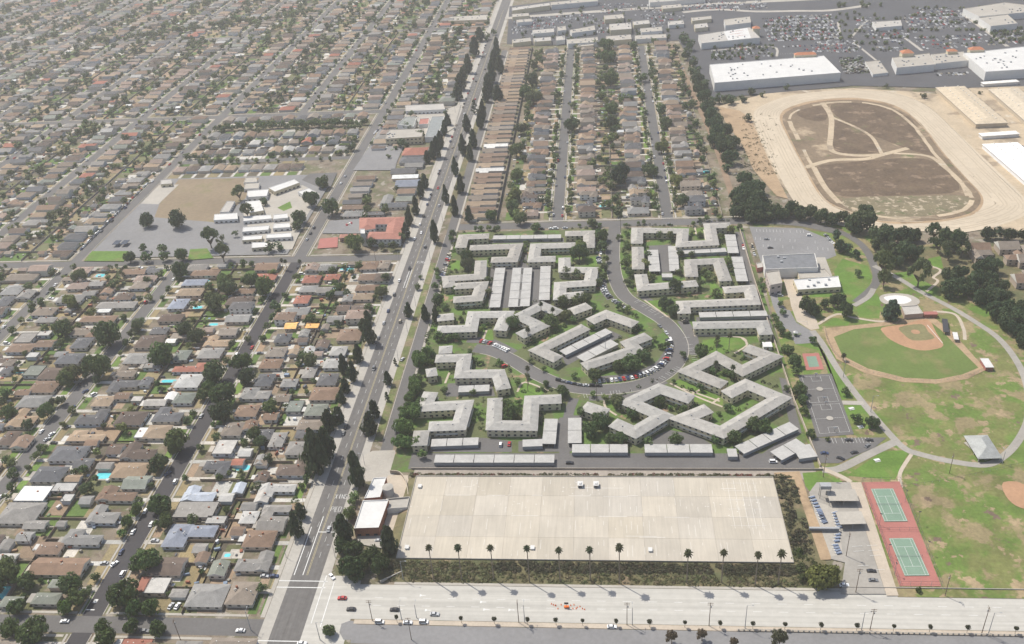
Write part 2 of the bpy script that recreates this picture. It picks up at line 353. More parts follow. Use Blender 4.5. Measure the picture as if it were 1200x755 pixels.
# ---- park
sheet('park_grass', PP, [(882, 262), (1000, 262), (1040, 290), (1115, 285), (1260, 330), (1260, 703), (1052, 700), (1000, 566), (958, 560), (920, 425), (900, 350)], 'park_grass')
sheet('grove_ground', PP, [(860, 238), (905, 255), (985, 268), (1030, 300), (1060, 290), (1260, 285), (1260, 400), (1195, 380), (1160, 352), (1110, 335), (1080, 345), (1055, 330), (1030, 330), (1012, 292), (985, 275), (880, 262)], 'slope_ground')
zz = nextz()
for T, pts in ((R6, [(530, 200), (560, 155), (650, 180), (665, 220), (650, 270), (600, 310), (560, 290)]), (R6, [(610, 330), (680, 275), (695, 300), (690, 365), (620, 360)]), (R6, [(740, 205), (790, 200), (850, 235), (900, 260), (880, 290), (830, 260)]), (R6, [(860, 155), (905, 145), (915, 190), (880, 185)]),
               (R6, [(490, 390), (530, 362), (590, 370), (580, 390)]), (R6, [(450, 275), (520, 268), (530, 290), (440, 290)]), (R6, [(390, 455), (470, 450), (600, 640), (560, 650), (510, 560), (495, 480)]), (R6, [(1000, 330), (1060, 310), (1100, 350), (1060, 360)]), (R6, [(565, 670), (640, 668), (690, 750), (590, 755)]),
               (R9, [(575, 165), (700, 80), (795, 75), (745, 180)]), (R9, [(420, 155), (490, 150), (560, 185), (560, 250), (470, 250), (430, 200)])):
    sheet('lawn', T, pts, 'lawn', z=zz); zz += .002
LAY[0] = zz
sheet('car_park', PP, [(878, 266), (940, 268), (975, 282), (980, 300), (950, 312), (903, 318), (912, 352), (926, 368), (930, 388), (918, 385), (906, 360), (893, 312)], 'asphalt_play')
sheet('plaza', R6, [(405, 195), (470, 150), (500, 150), (525, 215), (410, 222)], 'concrete')
sheet('plaza', R6, [(350, 215), (390, 212), (410, 265), (400, 300), (370, 290)], 'concrete_warm')
sheet('plaza', R6, [(375, 290), (410, 275), (440, 320), (470, 370), (480, 400), (450, 405), (400, 375), (380, 320)], 'concrete_warm')
sheet('playground', R6, [(345, 335), (375, 335), (400, 380), (455, 410), (470, 450), (395, 455), (370, 400)], 'asphalt_play')
zz = nextz()
for T, pts, wd, m in ((PP, [(895, 258), (940, 262), (983, 272), (1010, 288), (1024, 312), (1026, 333), (1003, 355)], 6.0, 'asphalt'), (PP, [(1024, 312), (1050, 325), (1080, 343), (1113, 360), (1140, 376), (1170, 397), (1192, 425), (1204, 455), (1205, 490), (1193, 517), (1175, 536), (1153, 545.5), (1113, 541), (1075, 532), (1060, 526), (1044, 511), (1013, 475), (985, 438), (964, 404), (952, 388)], 4.3, 'path_grey'),
                      (PP, [(1050, 518), (1020, 532), (983, 550), (963, 551)], 5.0, 'path_grey'), (PP, [(1068, 533), (1057, 550), (1054, 560), (1056, 572)], 2.0, 'concrete_warm'), (R6, [(475, 385), (540, 350), (600, 362), (690, 375), (740, 370)], 2.2, 'concrete_warm'), (R6, [(850, 175), (905, 195), (880, 220), (895, 235), (855, 270)], 2, 'concrete_warm'),
                      (R6, [(880, 340), (955, 350), (985, 400), (990, 440)], 2.2, 'concrete_warm'), (R6, [(600, 320), (650, 290), (670, 260)], 4, 'path_grey'), (R6, [(560, 660), (635, 662)], 4, 'concrete'), (R9, [(480, 135), (560, 170), (590, 188)], 3, 'concrete_warm'), (R6, [(250, 25), (400, 35), (480, 50), (560, 70)], 5, 'asphalt')):
    mbx = MB(); strip_mb(mbx, curve(GP(T, pts), 6), wd, zz); struct('park_path', mbx, [m]); zz += .004
LAY[0] = zz
sheet('warning_track', R6, [(495, 400), (540, 395), (690, 380), (865, 352), (935, 400), (1065, 545), (1000, 577), (890, 594), (770, 588), (640, 557), (540, 507), (505, 445)], 'dirt')
sheet('outfield_grass', R6, [(530, 430), (600, 403), (700, 392), (863, 372), (905, 405), (1038, 538), (980, 562), (890, 579), (780, 573), (650, 541), (560, 495)], 'outfield')
sheet('infield_clay', R6, [(699, 397), (780, 384), (858, 368), (890, 415), (915, 459), (880, 474), (835, 477), (780, 464), (730, 440), (706, 418)], 'infield_clay', smooth=3)
mat('infield_turf', (.185, .17, .085), .2, .1, fine=.6); sheet('infield_grass', R6, [(760, 396), (838, 385), (862, 412), (884, 432), (855, 441), (805, 441), (775, 420)], 'infield_turf', smooth=3)
g = GP(R6, [(817, 412)])[0]; sheet('pitching_mound', PP, [(g[0]+2.8*math.cos(a*.4), g[1]+2.8*math.sin(a*.4)) for a in range(16)], 'infield_clay', world=True)
strip('foul_line', R6, [(858, 388), (912, 452)], .3, 'paint_white', smooth=0)
sheet('splash_pool_deck', R6, [(690, 290), (720, 278), (790, 280), (830, 300), (820, 318), (760, 322), (705, 312)], 'concrete', smooth=3)
sheet('splash_pool', R6, [(705, 292), (740, 284), (785, 288), (803, 302), (775, 314), (735, 310)], 'paint_white', smooth=3)
sheet('basketball_pad', M3, [(140, 252), (297, 246), (402, 530), (228, 545)], 'asphalt')
sheet('car_park', M3, [(205, 560), (228, 547), (555, 545), (500, 590), (410, 630), (330, 665), (235, 665)], 'asphalt')
sheet('practice_court_pad', M3, [(160, 152), (238, 150), (262, 226), (178, 230)], 'court_red')
sheet('practice_court', M3, [(178, 166), (224, 164), (240, 213), (192, 216)], 'court_green')
sheet('dirt_patch', T3, [(1100, 0), (1198, 10), (1230, 120), (1160, 110), (1110, 60)], 'infield_clay', smooth=3)
sheet('tennis_pad', PP, [(1009.5, 566), (1054, 565), (1103, 688), (1054, 687.5)], 'court_red')
sheet('footpath', PP, [(996, 566), (1009, 566), (1053, 699), (1039, 699)], 'concrete_warm')
sheet('depot_yard', PP, [(948, 578), (957, 566), (996, 566), (1038, 697), (985, 697), (990, 660), (970, 655), (962, 630)], 'path_grey')
sheet('depot_yard', R9, [(455, 250), (480, 260), (545, 280), (560, 440), (520, 450), (470, 330)], 'concrete')
sheet('dirt_patch', R9, [(320, 155), (410, 150), (440, 240), (480, 340), (520, 450), (520, 460), (400, 465), (370, 300)], 'dirt')
# ---- racetrack
sheet('track_apron', PP, [(842, 125), (905, 108), (1000, 104), (1070, 108), (1110, 112), (1150, 100), (1260, 95), (1260, 290), (1150, 270), (1085, 272), (1000, 262), (940, 240), (920, 222), (893, 190)], 'sand')
sheet('dirt_slope', R3, [(120, 375), (200, 390), (240, 420), (300, 560), (370, 700), (330, 690), (250, 600), (210, 510), (150, 430)], 'dirt')
TRACK = [(883, 136), (898, 122), (935, 111), (1000, 106), (1050, 110), (1085, 124), (1115, 150), (1155, 188), (1200, 232), (1206, 248), (1180, 262), (1130, 273), (1085, 272), (1000, 268), (965, 257), (935, 242), (915, 210), (897, 175)]
INF = [(917, 140), (927, 129), (960, 120), (1005, 118), (1047, 126), (1077, 146), (1102, 178), (1127, 206), (1148, 230), (1142, 247), (1116, 256), (1075, 260), (1032, 259), (985, 244), (963, 229), (943, 195), (925, 160)]
sheet('racetrack', PP, TRACK, 'sand_track', smooth=5)
sheet('racetrack_verge', PP, [(1031+(x-1031)*1.03, 190+(y-190)*1.035) for x, y in INF], 'dirt', smooth=5)
sheet('racetrack_infield', PP, INF, 'infield_scrub', smooth=5)
zz = nextz()
sheet('infield_scrub', R3, [(520, 370), (580, 362), (700, 372), (790, 410), (830, 460), (880, 530), (900, 555), (790, 525), (700, 490), (650, 470), (540, 410)], 'infield_dark', z=zz, smooth=3)
sheet('infield_scrub', R3, [(530, 425), (590, 440), (670, 490), (690, 535), (600, 540), (540, 535), (525, 490)], 'infield_dark', z=zz, smooth=3)
sheet('infield_scrub', R3, [(400, 395), (470, 375), (505, 385), (500, 425), (430, 420)], 'infield_dark', z=zz, smooth=3)
sheet('infield_scrub', R3, [(470, 590), (560, 575), (720, 560), (850, 560), (930, 600), (970, 670), (850, 685), (700, 690), (560, 690), (500, 650)], 'infield_dark', z=zz, smooth=3)
sheet('infield_scrub', R3, [(560, 700), (850, 690), (985, 690), (1020, 715), (950, 745), (800, 765), (640, 760)], 'infield_pale', z=zz, smooth=3)
for pts, wd in (([(490, 362), (520, 410), (520, 470), (517, 520), (545, 540), (620, 548), (690, 545)], 5.5), ([(520, 412), (600, 445), (660, 480), (688, 522), (700, 545)], 3.5), ([(430, 590), (520, 565), (640, 560), (700, 545), (790, 522)], 6), ([(740, 540), (860, 550), (920, 590), (975, 640), (1000, 690)], 4), ([(460, 590), (500, 660), (550, 715)], 5)):
    zz += .004; mbx = MB(); strip_mb(mbx, curve(GP(R3, pts), 6), wd, zz); struct('infield_path', mbx, ['sand'])
LAY[0] = zz
trk = curve(GP(PP, TRACK), 6, True); mbx = MB(); zz = nextz()
for q_ in range(9):
    o_ = [(p[0]+R.uniform(-.25, .25), p[1]+R.uniform(-.25, .25)) for p in offs(trk, -(3+q_*2.9), True)]; n_ = len(o_)
    i_ = 0
    while i_ < n_-1:
        L_ = R.randint(4, 16); seg = o_[i_:i_+L_]
        if len(seg) > 2: strip_mb(mbx, seg, R.uniform(.5, 1.1), zz+.002*q_)
        i_ += L_+R.randint(0, 6)
mat('wheel_rut', (.4, .335, .25), .12, .05); struct('wheel_rut', mbx, ['wheel_rut']); LAY[0] = zz+.02
strip('perimeter_path', PP, [(786, 52), (812, 110), (838, 170), (861, 240)], 5.5, 'dirt_path')
ring = offs(curve(GP(PP, INF), 6, True), -7, True); mbx = MB(); zz = nextz(); i_ = 0
while i_ < len(ring)-2:
    L_ = R.randint(8, 22); seg = [(p[0]+R.uniform(-.5, .5), p[1]+R.uniform(-.5, .5)) for p in ring[i_:i_+L_]]
    if len(seg) > 2: strip_mb(mbx, seg, R.uniform(2.0, 4.5), zz+.001*(i_ % 7))
    i_ += L_-1+R.randint(0, 3)
struct('infield_path', mbx, ['sand']); LAY[0] = zz+.01
# ---- shopping centre asphalt
sheet('shopping_car_park', PP, [(597, 8), (700, -5), (900, -12), (1260, -25), (1260, 100), (1120, 104), (1000, 101), (835, 116), (824, 98), (795, 48), (640, 54), (594, 52)], 'asphalt_mall')
zz = nextz()
for pts, wd in (([(0, 45), (120, 35), (260, 42), (400, 40), (520, 38), (650, 20)], 10), ([(100, 180), (310, 165), (330, 200)], 3), ([(780, 135), (840, 180)], 4), ([(980, 50), (1140, 165)], 5), ([(590, 135), (640, 80), (660, 75)], 3), ([(600, 150), (680, 215)], 3), ([(545, 80), (555, 140)], 3)):
    mbx = MB(); strip_mb(mbx, curve(GP(R3, pts), 4), wd, zz); struct('verge', mbx, ['concrete']); zz += .003
LAY[0] = zz
strip('street', PP, [(592, 22), (700, 14), (900, 2), (1260, -14)], 14, 'concrete', smooth=4)
# ---- school grounds
sheet('school_grounds', PP, [(-440, 670), (-262, 670), (-262, 842), (-440, 842)], 'asphalt_play', world=True)
sheet('school_field', U0, [(838, 92), (1215, 84), (1150, 180), (1075, 245), (1000, 296), (722, 274), (748, 205)], 'field_dry')
sheet('school_yard', U0, [(455, 420), (520, 345), (560, 310), (660, 205), (740, 205), (725, 270), (1000, 292), (1010, 380), (940, 415)], 'asphalt_play')
sheet('school_lane', U0, [(660, 206), (745, 118), (838, 116), (742, 208)], 'concrete')
sheet('lawn', U0, [(392, 474), (432, 428), (600, 428), (580, 476)], 'lawn')
sheet('lawn', U0, [(880, 470), (890, 420), (970, 415), (1000, 460)], 'lawn')
sheet('school_court', U1, [(0, 130), (60, 150), (150, 130), (220, 120), (300, 160), (240, 260), (170, 420), (0, 420), (-60, 250)], 'concrete')
sheet('lawn', U1, [(100, 225), (160, 195), (170, 225), (130, 240)], 'lawn')
sheet('car_park', U1, [(215, 95), (250, 65), (380, 60), (350, 130), (310, 135)], 'asphalt')
sheet('car_park', U1, [(310, 345), (345, 285), (505, 275), (490, 345)], 'asphalt_play')
sheet('play_court', U1, [(300, 370), (385, 362), (382, 410), (288, 416)], 'court_red')
sheet('car_park', V1, [(590, 590), (640, 540), (690, 560), (690, 690), (660, 760), (650, 800), (455, 800), (530, 690)], 'asphalt_play')
sheet('forecourt', V1, [(700, 520), (890, 515), (960, 490), (930, 600), (850, 650), (790, 650), (780, 600), (690, 590)], 'concrete')
# ================================================================ painted lines
mbx = MB()
for x in (-149.9, -149.3): mbx.face([(x-.08, 318, .1), (x+.08, 318, .1), (x+.08, 1500, .1), (x-.08, 1500, .1)])
struct('lane_line', mbx, ['paint_yellow'])
mbx = MB(); zp = .105
y = 330
while y < 1200:
    for x in (-153, -146.3): mbx.face([(x-.08, y, zp), (x+.08, y, zp), (x+.08, y+4, zp), (x-.08, y+4, zp)])
    y += 11
for x0, x1, y in ((-163, -138, 310), (-163, -138, 314.2), (-163, -143, 277.5), (-163, -143, 274)): mbx.face([(x0, y-.25, zp), (x1, y-.25, zp), (x1, y+.25, zp), (x0, y+.25, zp)])
for x, a, b in ((-139.5, 288, 318), (-134.5, 286, 314), (-156.3, 318, 352), (-151.8, 318, 360)): mbx.face([(x-.22, a, zp), (x+.22, a, zp), (x+.22, b, zp), (x-.22, b, zp)])
mbx.face([(-151.8, 348, zp), (-143, 348, zp), (-143, 348.5, zp), (-151.8, 348.5, zp)])
for y in (299.6, 304.4):
    x = -112
    while x < 420: mbx.face([(x, y-.1, zp), (x+4, y-.1, zp), (x+4, y+.1, zp), (x, y+.1, zp)]); x += 12
for x, y in ((-90, 306), (-60, 302.5), (-58, 298), (-46, 298), (-100, 297), (-86, 297)):
    mbx.face([(x, y, zp), (x+3, y, zp), (x+3, y+.35, zp), (x, y+.35, zp)]); mbx.face([(x, y-.7, zp+.002), (x+1.0, y-.1, zp+.002), (x+1.0, y+.5, zp+.002), (x, y+.9, zp+.002)])
# PED XING style block letters before the crossroads, stop bars
def letters(x0, y0, sx, sy, text):
    SEG = {'X': ['\\', '/'], 'I': ['|'], 'N': ['l', 'r', '\\'], 'G': ['l', 't', 'b', 'h', 'q'], 'P': ['l', 't', 'm', 'u'], 'E': ['l', 't', 'm', 'b'], 'D': ['l', 't', 'b', 'r']}
    L = {'l': (0, 0, 0, 1), 'r': (1, 0, 1, 1), 't': (0, 1, 1, 1), 'b': (0, 0, 1, 0), 'm': (0, .5, 1, .5), '|': (.5, 0, .5, 1), '\\': (0, 1, 1, 0), '/': (0, 0, 1, 1), 'h': (.5, .5, 1, .5), 'q': (1, 0, 1, .5), 'u': (1, .5, 1, 1)}
    for i, ch in enumerate(text):
        for j, sg in enumerate(SEG[ch]):
            a, b, c, d = L[sg]; xa, ya, xb, yb = x0+(i*1.5+a)*sx, y0+b*sy, x0+(i*1.5+c)*sx, y0+d*sy
            dx, dy = xb-xa, yb-ya; k = math.hypot(dx, dy); nx, ny = -dy/k*.1, dx/k*.1
            mbx.face([(xa-nx, ya-ny, zp+.002*j), (xb-nx, yb-ny, zp+.002*j), (xb+nx, yb+ny, zp+.002*j), (xa+nx, ya+ny, zp+.002*j)])
letters(-149, 374, 1.2, 3.4, 'XING'); letters(-149, 364, 1.4, 3.4, 'PED')
letters(-148.5, 650, 1.1, 4, 'XING')
for x in (-152.4, -150.5): mbx.face([(x-.2, 610, zp), (x+.2, 610, zp), (x+.2, 640, zp), (x-.2, 640, zp)])
# stop line and legend on the dark street
mbx.face([(-255, 293.5, zp), (-250.5, 293.5, zp), (-250.5, 294.1, zp), (-255, 294.1, zp)]); mbx.face([(-253.6, 298, zp), (-251.6, 298, zp), (-251.6, 300.5, zp), (-253.6, 300.5, zp)])
struct('road_marking', mbx, ['paint_white'])
# bay lines of the car parks
mbx = MB(); zq = LAY[0]+.02
def bays(T, a, b, n, ln, cross=False, wd=.07):
    A, B = G(*T(*a)), G(*T(*b)); dx, dy = B[0]-A[0], B[1]-A[1]; k = math.hypot(dx, dy); ux, uy = dx/k, dy/k; nx, ny = -uy, ux
    for i in range(n+1):
        if R.random() < .3: continue
        x, y = A[0]+dx*i/n, A[1]+dy*i/n
        mbx.face([(x-ux*wd, y-uy*wd, zq), (x+ux*wd, y+uy*wd, zq), (x+ux*wd+nx*ln, y+uy*wd+ny*ln, zq), (x-ux*wd+nx*ln, y-uy*wd+ny*ln, zq)])
for a, b in (((260, 62), (425, 66)), ((255, 90), (500, 105)), ((265, 115), (510, 128))): bays(R6, a, b, 14, 5, wd=.09)
for yy in (415, 432, 450, 467, 483, 500): bays(R9, (612+(yy-415)*.3, yy), (665+(yy-415)*.3, yy-3), 1, .16, wd=2.6)
bays(M3, (290, 575), (480, 572), 12, 5); bays(M2, (803, 80), (850, 200), 14, 4); bays(U2, (570, 668), (690, 742), 16, 5)
bays(M2, (340, 362), (590, 332), 18, 4); bays(M2, (690, 290), (790, 225), 10, 4)
for k_, (a, b) in enumerate((((280, 70), (520, 60)), ((290, 105), (540, 90)), ((300, 140), (560, 125)), ((110, 205), (300, 190)), ((330, 195), (600, 180)), ((830, 80), (980, 70)), ((840, 110), (1000, 95)), ((620, 130), (740, 120)), ((820, 165), (1060, 150)), ((1110, 135), (1198, 130)))):
    bays(R3, a, b, 34, 5)
struct('parking_line', mbx, ['paint_white'])
# basketball lines, circles
mbx = MB(); zq = LAY[0]+.026
A = GP(M3, [(147, 258), (292, 252), (394, 524), (234, 536)])
def uv(u, v, Qd=A):
    a, b, c, d = Qd; return tuple((a[i]*(1-u)+b[i]*u)*(1-v)+(d[i]*(1-u)+c[i]*u)*v for i in (0, 1))
def ln(p, q, wd=.06, z=None):
    dx, dy = q[0]-p[0], q[1]-p[1]; k = math.hypot(dx, dy); nx, ny = -dy/k*wd, dx/k*wd; z = zq if z is None else z
    mbx.face([(p[0]-nx, p[1]-ny, z), (q[0]-nx, q[1]-ny, z), (q[0]+nx, q[1]+ny, z), (p[0]+nx, p[1]+ny, z)])
for v0, v1 in ((.02, .48), (.52, .98)):
    k = [uv(.06, v0), uv(.94, v0), uv(.94, v1), uv(.06, v1)]
    for i in range(4): ln(k[i], k[(i+1) % 4], z=zq+.002*(i % 2))
    ln(uv(.06, (v0+v1)/2), uv(.94, (v0+v1)/2), z=zq+.004)
    for vv, sg in ((v0, 1), (v1, -1)):
        ln(uv(.35, vv), uv(.35, vv+sg*.09), z=zq+.006); ln(uv(.65, vv), uv(.65, vv+sg*.09), z=zq+.006); ln(uv(.35, vv+sg*.09), uv(.65, vv+sg*.09), z=zq+.008)
struct('court_line', mbx, ['paint_white'])
for vv in (.25, .75):
    c_ = uv(.5, vv); sheet('court_circle', PP, [(c_[0]+2.0*math.cos(i*.3142), c_[1]+2.0*math.sin(i*.3142)) for i in range(20)], 'asphalt_play' if False else 'concrete', world=True, z=zq+.012)
# ================================================================ HOUSES
houses, garages = [], []
def lotname(X, Y):
    """which lot of which street a point lies on: words to find it by"""
    if X > -120:
        s = -37 if X < 10 else 57; side = 'avenue side' if X < s else 'racetrack side'
        return s, (ordw(int((Y-724)/16)+1)+' from the apartments'), side+' of the '+('first' if s == -37 else 'second')+' central street'
    if 842 < Y < 1024 and -442 < X < -262:
        return 0, ordw(int((X+442)/17)+1)+' along', ('row facing the upper crossroad' if Y > 990 else 'middle row' if Y > 935 else 'row facing the lane' if Y > 885 else 'row')+' behind the school field'
    for a, b, nm in ((0, 285, 'south kerb of boulevard'), (285, 661, 'the boulevard'), (661, 1030, 'the school crossroad'), (1030, 1400, 'the upper crossroad'), (1400, 9999, 'the far crossroad')):
        if a <= Y < b: break
    n = ordw(int((Y-a-6)/16)+1)+' from '+nm
    if X > -205: return -160, n, 'facing the wide avenue'
    s = min(NSX, key=lambda q: abs(q-X)); k = NSX.index(s)
    st = 'dark asphalt street' if (k == 0 and Y < 661) else ordw(k+1)+' street'
    return s, n, ('avenue side' if X > s else 'outer side')+' of '+st
def addhouse(X, Y, W, D, typ, col, rot=0, st=1, front=0):
    (garages if W*D < 62 else houses).append(dict(X=X, Y=Y, W=W, D=D, typ=typ, col=col, rot=rot, st=st, front=front))
def hand(T, txt):
    for e in txt.split(';'):
        p = e.split(','); x, y, w_, h_ = map(float, p[:4]); px = T(x, y); X, Y = G(*px, 3.6)
        a, b, c = PX(X, Y, 3.6), PX(X+1, Y, 3.6), PX(X, Y+1, 3.6)
        W = max(4.5, w_/3.994/(b[0]-a[0])*.95); D = max(4.5, h_/3.994/abs(c[1]-a[1])*.9)
        addhouse(X, Y, W, D, p[5] if len(p) > 5 else R.choice('hhgl'), p[4])
hand(T0, '275,385,260,90,br,g;390,245,190,85,gr,l;490,140,150,95,gr,l;550,45,190,75,br,l;230,300,120,65,br,h;215,535,130,60,gg,h;265,465,75,45,gg,h;95,135,190,110,gr,h;155,45,150,80,wh,f;300,15,110,45,lg,f;165,190,110,45,gr,g;115,245,75,50,gr,g;25,285,60,55,gr,g;35,345,90,45,lg,g;50,550,100,55,gg,h;315,65,55,40,lg,f;285,185,45,32,gr,g;'
 '935,45,160,80,pb,l;1060,62,70,45,lg,g;915,120,200,85,gr,f;1010,168,100,42,lg,f;830,240,110,120,bl,h;945,220,140,60,bl,h;935,300,65,50,gr,g;945,345,65,55,br,g;785,385,160,95,db,g;735,475,110,85,lg,f;668,470,55,80,rd,f;835,510,85,45,gr,h;970,520,185,120,gr,h;1135,510,140,120,gb,h;1022,395,85,80,gg,g;1112,220,65,48,br,g;1190,360,170,105,gr,l;1165,155,85,65,lg,h;1165,103,75,42,gr,g;1118,20,55,55,pb,g;1215,255,150,90,br,h;640,742,150,36,rd,f;880,752,130,30,gr,h;1090,742,230,50,gb,h;40,745,120,40,gb,h;120,745,70,36,rd,f')
hand(M0, '120,72,85,52,gr,f;208,50,65,28,lg,f;215,98,85,38,br,g;95,118,125,45,br,h;152,152,55,28,lg,f;382,95,85,55,dg,h;325,168,120,55,dg,h;388,42,115,38,gb,h;160,225,85,55,gg,f;258,238,145,58,db,h;205,300,130,62,br,h;108,326,75,32,br,g;155,368,140,62,gr,h;115,445,130,95,tn,l;42,540,75,75,db,h;102,560,85,62,br,g;30,222,50,36,dg,h;40,187,55,34,gb,h;285,147,55,28,gr,g;'
 '745,37,85,36,dg,h;850,62,110,32,gb,f;1020,87,125,55,tn,l;700,88,125,65,db,h;645,167,125,55,gr,h;712,202,85,28,gr,f;590,228,105,55,gb,l;900,208,180,50,rd,l;850,152,75,52,gg,h;985,142,115,55,gr,h;885,272,120,70,lg,h;575,297,140,62,dg,l;682,277,55,40,dg,g;575,342,75,36,br,g;482,367,95,55,tn,h;640,357,55,28,lg,f;728,373,110,36,lg,g;798,345,52,40,wh,g;862,352,100,55,gg,h;430,438,135,80,dg,l;612,447,140,72,db,h;792,427,140,80,dg,l;410,527,180,60,tn,l;430,560,65,36,br,g;735,510,120,70,tn,h;670,515,70,55,wh,f;320,612,165,78,dg,h;655,600,165,85,db,l;540,592,75,52,db,g;390,657,85,52,dg,g;490,668,75,36,gr,g;230,708,150,80,dg,h;610,690,170,80,tn,h;342,728,75,36,tn,g;'
 '1168,330,80,60,gr,h;1155,412,110,62,br,h;1090,497,100,70,gb,h;1170,482,70,50,br,g;1052,582,100,75,lg,f;1148,607,65,42,lg,g;1010,680,130,75,dg,l')
hand(M1, '125,72,75,45,dg,h;225,50,48,36,gr,g;165,14,60,34,og,g;262,16,70,26,og,f;438,57,115,60,br,h;310,102,65,42,db,g;245,137,55,50,lg,g;95,137,95,50,gb,h;70,192,105,50,br,h;385,132,80,48,lg,h;368,190,105,50,lg,h;250,232,62,58,gr,h;335,265,95,62,dg,h;40,268,85,65,dg,h;155,282,80,42,gr,h;318,332,130,68,br,h;30,337,75,42,gr,h;127,352,70,40,gb,g;182,392,80,60,gg,f;280,407,105,62,gg,h;70,437,70,42,br,g;255,477,130,52,gb,h;222,522,80,40,dg,h;40,522,75,52,dg,h;100,547,72,75,gr,h;195,587,110,70,gr,h;172,672,140,95,db,l;22,642,55,50,gr,g;25,722,65,52,db,g')
hand(T1, '95,30,180,70,lg,l;92,125,140,62,gr,l;30,60,70,60,lg,g')
hand(U0, '365,582,95,36,pk,h;330,642,125,42,gr,h;215,742,95,28,gr,h;455,572,70,26,gr,g;630,517,115,28,br,g;660,577,85,42,gb,h;580,632,85,36,db,h;502,607,55,32,br,g;420,617,65,26,gr,g;545,672,190,34,gr,h;485,700,70,22,wh,f;460,737,175,32,br,h;960,522,135,32,br,h;910,567,115,32,bl,h;890,612,125,40,tn,h;835,667,85,52,bl,h;800,732,115,40,db,h;1120,652,125,45,db,h;1150,607,85,28,br,h;100,542,150,36,gb,h;60,602,95,50,gr,h;20,655,70,52,dg,h;120,625,70,40,gr,g')
hand(U1, '262,497,65,36,pk,g;335,497,85,32,gr,h;260,552,85,40,rd,h;357,542,75,32,rd,h;245,597,85,34,gr,h;320,602,75,30,gr,g;215,647,75,42,rd,h;190,702,120,42,gr,h;530,487,85,42,br,h;600,482,55,42,gb,h;520,542,85,34,br,h;592,542,85,42,db,h;520,592,115,30,br,h;500,632,105,34,tn,h;430,642,55,34,gr,g;492,692,105,42,db,h;410,687,65,34,db,g;370,737,75,34,gr,g;'
 '515,77,95,20,br,g;500,105,95,20,gb,g;487,131,95,20,gr,g;478,160,95,20,gb,g;452,190,95,22,dg,g;455,215,105,22,br,g;455,245,95,30,gr,h;700,72,130,20,wh,g;710,103,115,36,bl,g;705,140,90,26,br,g;610,185,50,55,gr,g;645,205,130,26,dg,g;700,175,95,26,gg,g;560,245,90,20,dg,f;690,45,120,28,dg,g;740,18,90,22,gr,g')
hand(V1, '745,705,120,40,rd,h;735,745,130,30,dg,h')
def near(X, Y, r, lst): return any(abs(h['X']-X) < r[0]+h['W']/2 and abs(h['Y']-Y) < r[1]+h['D']/2 for h in lst)
PAL = ['br']*5+['gb']*6+['db']*4+['tn']*3+['gr']*5+['dg']*4+['lg']*1+['gg']*2+['pk']*3+['rd']
PALC = ['br']*7+['tn']*3+['gb']*5+['gr']*3+['dg']*3+['pk']*5+['db']*2
lots = []                                          # (x_front, side, y, pitch, street x)
yards = MB()
YC = dict(green=(.085, .135, .035), bright=(.13, .2, .045), dry=(.235, .19, .105), dirt=(.26, .19, .13), conc=(.43, .41, .37), dark=(.1, .085, .06), olive=(.12, .125, .06))
def yq(x0, x1, y0, y1, c, z):
    if x0 > x1: x0, x1 = x1, x0
    yards.face([(x0, y0, z), (x1, y0, z), (x1, y1, z), (x0, y1, z)], 0, tone(YC[c], .16))
zy0, zy1, zy2 = .012, .018, .024
def row(s, side, y0, y1, pitch, setback=18, pal=PAL, st=1, back=49, W=(13, 19), D=(10.5, 13), gx=.62, treep=.5):
    n = max(1, round((y1-y0)/pitch)); p = (y1-y0)/n
    for i in range(n):
        y = y0+p*(i+.5)
        if not inview(s+side*20, y, 70): continue
        lots.append((s, side, y, p))
        w_, d_ = R.uniform(*W), min(R.uniform(*D), p-1.6)
        X = s+side*(setback+R.uniform(-1.5, 3.5)); col = R.choice(pal); t = R.choice('hhhggll' if s < -100 else 'hlllgl'); y += R.uniform(-1.2, 1.2)
        yq(s+side*8.0, s+side*12.5, y-p/2+.2, y+p/2-3.6, R.choice(['green', 'green', 'bright', 'dry', 'dry', 'dirt', 'olive']), zy1)
        yq(s+side*5.5, s+side*6.3, y-p/2, y+p/2, R.choice(['green', 'dry', 'dry', 'olive']), zy1)
        yq(s+side*5.5, s+side*R.uniform(18, 34), y+p/2-3.3, y+p/2-.4, 'conc', zy2)
        yq(s+side*28, s+side*38, y-p/2+.3, y+p/2-3.5, R.choice(['dry', 'dirt', 'dirt', 'green', 'conc', 'dark', 'olive']), zy1)
        yq(s+side*38, s+side*back, y-p/2+.3, y+p/2-.3, R.choice(['dry', 'dirt', 'green', 'dark', 'olive', 'olive']), zy1)
        if not near(X, y, (4, 3), houses): addhouse(X, y, w_, d_, t, col, st=2 if R.random() < (.12 if st == 1 else .5) else 1, front=-side)
        if R.random() < gx:
            gxx = s+side*R.uniform(33, 42)
            if not near(gxx, y, (3, 3), houses+garages[-200:]): addhouse(gxx, y+p*.18, R.uniform(5.5, 8), R.uniform(5.5, 7), 'g', R.choice(pal+['wh', 'lg']))
        if R.random() < .35: yq(s+side*R.uniform(27, 30), s+side*R.uniform(32, 36), y-p*.3, y+p*.1, 'conc', zy2)
for s in NSX:
    for a, b in ((206, 276), (293, 653), (669, 1022), (1038, 1392), (1408, 1766), (1783, 1950)):
        for sd in (-1, 1):
            if a == 669 and (s == -250 or (s == -349) or (s == -447 and sd > 0)): continue
            row(s, sd, a, b, 16)
for a, b in ((293, 653), (1038, 1392), (1408, 1560)): row(-160, -1, a, b, 16, 18, back=42)
row(-250, 1, 900, 1022, 16)
